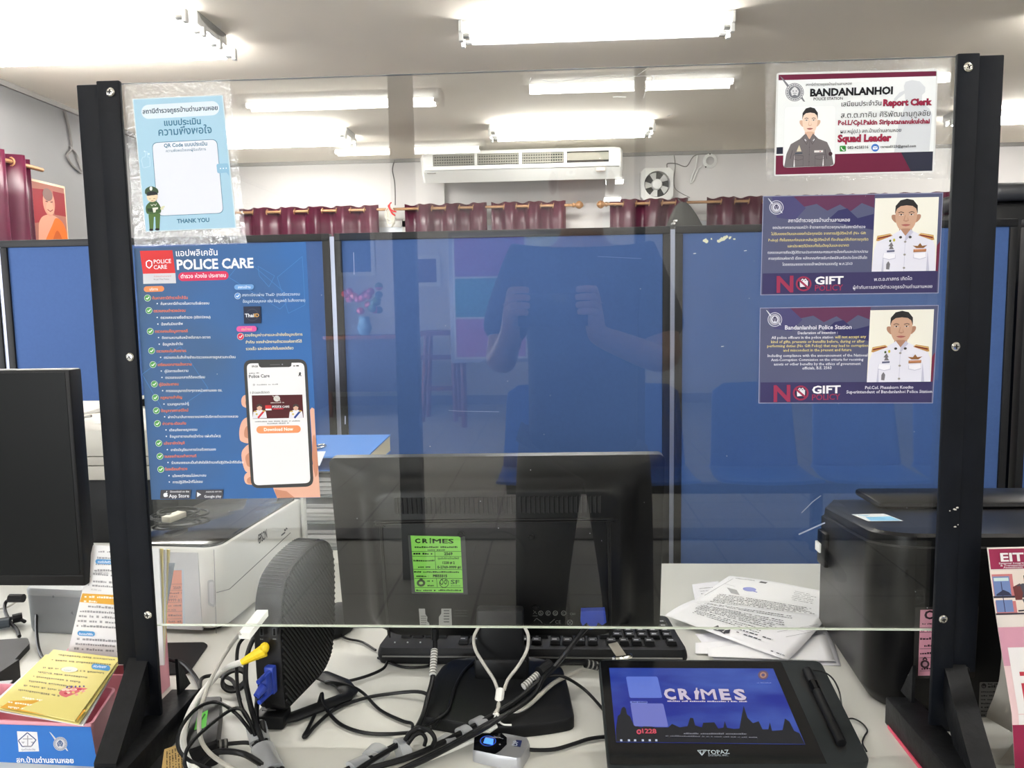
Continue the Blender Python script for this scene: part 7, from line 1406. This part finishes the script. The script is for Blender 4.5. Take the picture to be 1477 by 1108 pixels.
def easel():
    t = thing('notice_board', 'notice board with purple, green and yellow sheets, mirrored in the clear screen', 'notice board', (0, -7, 0)); y = -7.0
    A, B = MR(646, 335, 7.0), MR(800, 522, 7.0); x0, x1, z1, z0 = A.x, B.x + .5, A.z, B.z
    f = MB(); f.span((x0, y - .03, z0), (x1, y, z1), m_alu, bev=.01); f.build('frame', t); f = MB(); f.span((x0 + .04, y, z0 + .04), (x1 - .04, y + .003, z1 - .04), ink((196, 204, 210))); f.build('board', t)
    w_ = (x1 - x0 - .1) / 2; h = (z1 - z0 - .1) / 3
    for i in range(2):
        for k in range(3): c = [[(140, 80, 150), (60, 130, 140), (170, 110, 170)], [(196, 200, 160), (70, 130, 140), (176, 110, 160)]][i][k]; q = MB(); q.span((x0 + .05 + i * w_ + .01, y + .003, z1 - .05 - (k + 1) * h + .01), (x0 + .05 + (i + 1) * w_ - .01, y + .006, z1 - .05 - k * h - .01), ink(c)); q.build('paper_sheet', t)
    for x in (x0 + .12, x1 - .12): MB().tube([(x, y - .05, .02), (x, y - .05, z1)], .03, m_wood, n=8, raw=True).build('leg', t)
easel()
def stool():
    t = thing('wooden_stand', 'reddish wooden stand with two rungs, mirrored in the clear screen', 'stand', (-.85, -7.6, 0)); x0, x1 = MR(609, 585, 7.6).x, MR(657, 585, 7.6).x; y = -7.6; zt = MR(630, 484, 7.6).z
    for x in (x0, x1):
        for yy in (y, y - .4): MB().tube([(x, yy, .0), (x + (.06 if x == x0 else -.02), yy + (.05 if yy < y else -.05), zt)], .028, m_wood, n=8, raw=True).build('leg', t)
    for z in (.35, .7): MB().span((x0, y - .02, z), (x1, y + .0, z + .05), m_wood).build('rung', t)
    MB().span((x0, y - .4, zt), (x1, y, zt + .05), m_wood).build('top', t)
stool()
def table():
    t = thing('display_table', 'dark display table by the far wall, mirrored in the clear screen', 'table', (-2, -8.4, 0)); x0, x1 = -2.2, -1.1; y = -8.0
    MB().span((x0, y - .5, .92), (x1, y, .96), m_wood).build('tabletop', t); MB().span((x0 + .03, y - .47, .3), (x1 - .03, y - .03, .92), mat('dark_cabinet_front', (60, 60, 78), .6)).build('front', t)
    for x in (x0 + .03, x1 - .07): MB().span((x, y - .06, 0), (x + .04, y - .02, .3), m_wood).build('leg', t)
    v = thing('flower_vase', 'vase of pink flowers on the display table mirrored in the screen', 'vase', (-1.75, -8.2, .96)); MB().lathe((-1.75, -8.2, .962), [(.05, 0), (.09, .08), (.06, .18), (.07, .22)], ink((120, 160, 190))).build('vase', v); random.seed(1)
    fl = MB()
    for k in range(22): fl.sph((-1.75 + random.uniform(-.2, .2), -8.2 + random.uniform(-.1, .1), 1.25 + random.uniform(0, .3)), (.05, .05, .045), random.choice([ink((214, 130, 140)), ink((190, 90, 110)), ink((90, 120, 90))]), nu=8, nv=5)
    fl.build('blossoms', v)
    for x, z, w_, h, c, lab in ((-2.3, 1.7, .5, .6, (60, 90, 130), 'dark blue framed picture on the far wall mirrored in the screen'), (-1.5, 1.55, .55, .4, (90, 60, 80), 'dark red framed picture on the far wall above the flowers'), (-.55, 1.3, .5, .9, (196, 206, 210), 'pale poster with a dark picture on the far wall beside the wooden stand')):
        o = MB().span((x, YF + .002, z), (x + w_, YF + .03, z + h), m_wht, bev=.004).build('framed_picture', None, lab, 'picture'); MB().span((x + .05, YF + .03, z + .05), (x + w_ - .05, YF + .033, z + h - .05), ink(c)).build('print', o)
table()
# ---------------------------------------------------------------- the photographer, mirrored in the clear screen
def person():
    X0, Y0 = .578, -1.24
    t = thing('person', 'person in a dark T-shirt and trousers holding up a phone, mirrored in the clear screen', 'person', (X0, Y0, 0))
    sk = mat('skin', (190, 146, 122), .5, var=.04, vs=20); sh = mat('dark_cotton', (24, 27, 38), .8, bump=.1, bs=200); tr = mat('dark_trousers', (26, 26, 30), .75, bump=.1, bs=150); hr = mat('black_hair', (16, 14, 14), .5, bump=.4, bs=120); so = mat('shoe_black', (18, 18, 20), .4)
    def skinmesh(name, verts, edges, rads, m, root=0, sub=2, parent=t):
        me = bpy.data.meshes.new(name); c = wloc(parent); me.from_pydata([V(v) - c for v in verts], edges, []); me.materials.append(m)
        o = bpy.data.objects.new(name, me); COL.objects.link(o); o.parent = parent
        md = o.modifiers.new('skin', 'SKIN'); md.use_smooth_shade = True
        for i, r in enumerate(rads):
            sv = me.skin_vertices[0].data[i]; rr = r if isinstance(r, tuple) else (r, r); sv.radius = rr; sv.use_root = (i == root)
        s2 = o.modifiers.new('smooth', 'SUBSURF'); s2.levels = sub; s2.render_levels = sub; return o
    cx, cy, cz = CAM
    Vv = []; E = []; Rr = []
    def add(p, r, par=None):
        Vv.append(V(p)); Rr.append(r); i = len(Vv) - 1
        if par is not None: E.append((par, i))
        return i
    pel = add((X0, Y0, .94), (.115, .09)); wa = add((X0, Y0, 1.10), (.12, .09), pel); ch = add((X0, Y0 - .01, 1.30), (.15, .105), wa); ne = add((X0, Y0, 1.445), (.075, .07), ch); n2 = add((X0, Y0 + .015, 1.52), (.055, .055), ne); hd = add((X0, Y0 + .03, 1.60), (.072, .085), n2); h2 = add((X0, Y0 + .025, 1.675), (.070, .085), hd); add((X0, Y0 + .01, 1.715), (.04, .05), h2)
    hands = {}
    for s in (-1, 1):
        hip = add((X0 + s * .085, Y0, .88), (.075, .08), pel); kn = add((X0 + s * .12, Y0 + .02, .48), .058, hip); an = add((X0 + s * .14, Y0 - .01, .09), .042, kn); add((X0 + s * .16, Y0 + .13, .035), (.042, .03), an)
        shd = add((X0 + s * .175, Y0 - .01, 1.40), .062, ch); el = add((X0 + s * .225, Y0 + .08, 1.13), .045, shd)
        wr = add((cx + s * .105, cy - .055, cz - .075), .028, el); pm = add((cx + s * .098, cy - .026, cz - .03), (.034, .016), wr)
        hands[s] = pm
        # four fingers curl in front of the phone's edge, the thumb behind it
        for k, (dz, ln) in enumerate(((.030, .95), (.012, 1.05), (-.006, 1.0), (-.022, .82))):
            a = add((cx + s * (.100), cy - .020 + .004 * k, cz + dz), .0088, pm); b = add((cx + s * .097, cy + .006, cz + dz + .004), .0090, a); c = add((cx + s * (.078 - .006 * ln), cy + .008, cz + dz + .005), .0085, b); add((cx + s * (.072 - .020 * ln), cy + .006, cz + dz + .003), .0076, c)
        a = add((cx + s * .088, cy - .036, cz - .022), .0105, pm); add((cx + s * .062, cy - .030, cz - .006), .0092, a)
    skinmesh('body', Vv, E, Rr, sk)
    # clothes: shirt with short sleeves, trousers, shoes, hair
    Vv.clear(); E.clear(); Rr.clear()
    a = add((X0, Y0, .82), (.165, .14)); a2 = add((X0, Y0, .93), (.168, .14), a); b = add((X0, Y0, 1.10), (.160, .13), a2); c = add((X0, Y0 - .01, 1.30), (.185, .138), b); d = add((X0, Y0 - .005, 1.43), (.10, .09), c); add((X0, Y0, 1.465), (.075, .072), d)
    for s in (-1, 1): e = add((X0 + s * .17, Y0 - .01, 1.395), .082, c); f = add((X0 + s * .205, Y0 + .035, 1.26), .070, e); add((X0 + s * .22, Y0 + .062, 1.185), .068, f)
    skinmesh('shirt', Vv[:], E[:], Rr[:], sh); Vv.clear(); E.clear(); Rr.clear()
    a = add((X0, Y0, 1.0), (.165, .125)); 
    for s in (-1, 1): h = add((X0 + s * .095, Y0, .84), (.105, .108), a); k = add((X0 + s * .122, Y0 + .015, .48), .080, h); add((X0 + s * .142, Y0 - .01, .075), .068, k)
    skinmesh('trousers', Vv[:], E[:], Rr[:], tr)
    for s in (-1, 1):
        m = MB(); c = V((X0 + s * .155, Y0 + .06, 0)); m.rings([[V((c.x + .048 * k * math.cos(q), c.y + .145 * k * math.sin(q), z)) for q in [2 * math.pi * i / 18 for i in range(18)]] for z, k in ((.001, .96), (.02, 1), (.05, .88), (.075, .6), (.08, .3))], so); m.build('shoe', t)
    m = MB(); hc = V((X0, Y0 + .015, 1.66)); m.rings([[V((hc.x + .082 * k * math.cos(q), hc.y - .012 + .100 * k * math.sin(q) - .02 * (1 if z < 0 else 0), hc.z + z + .035 * max(0, math.sin(q)) * (1 if z < .03 else 0))) for q in [2 * math.pi * i / 20 for i in range(20)]] for z, k in ((-.02, .98), (.01, 1.02), (.04, .98), (.065, .82), (.082, .5), (.088, .12))], hr); m.build('hair', t)
    fy = Y0 + .118
    for s in (-1, 1):
        m = MB(); m.sph((X0 + s * .031, fy - .012, 1.628), (.013, .010, .008), ink((232, 226, 220)), nu=10, nv=6); m.sph((X0 + s * .031, fy - .003, 1.628), (.005, .003, .005), ink((30, 22, 20)), nu=8, nv=5); m.build('eye', t)
        m = MB(); m.tube([(X0 + s * .012, fy - .004, 1.645), (X0 + s * .032, fy - .002, 1.651), (X0 + s * .05, fy - .014, 1.645)], .004, hr, n=6); m.build('eyebrow', t)
        m = MB(); m.sph((X0 + s * .078, Y0 + .02, 1.615), (.012, .022, .032), sk, nu=10, nv=8); m.build('ear', t)
    m = MB(); m.tube([(X0, fy - .012, 1.632), (X0, fy + .006, 1.61), (X0, fy + .012, 1.596), (X0, fy - .006, 1.588)], lambda k: .008 + .006 * math.sin(math.pi * min(1, k * .9)), sk, n=8); m.build('nose', t)
    m = MB(); m.tube([(X0 - .024, fy - .016, 1.563), (X0 - .01, fy - .004, 1.566), (X0 + .01, fy - .004, 1.566), (X0 + .024, fy - .016, 1.563)], .0055, mat('lips', (160, 96, 88), .45), n=8); m.build('mouth', t)
    ph = thing('phone', 'dark phone held up in both hands, mirrored in the clear screen', 'phone', (cx, cy - .012, cz))
    m = MB(); m.span((cx - .082, cy - .0155, cz - .052), (cx + .082, cy - .0065, cz + .026), m_gloss, bev=.004, seg=3); m.build('case', ph)
    m = MB(); m.span((cx - .078, cy - .0160, cz - .048), (cx + .078, cy - .0154, cz + .022), mat('phone_screen', (60, 66, 84), .1)); m.build('screen', ph)
    m = MB()
    for dx, dz in ((.024, .0), (.024, .014 - .03), (.042, -.008)): m.cyl((cx + dx, cy - .0066, cz + dz), (cx + dx, cy - .0045, cz + dz), .0065, m_gloss, n=16)
    m.build('lens_ring', ph)
person()
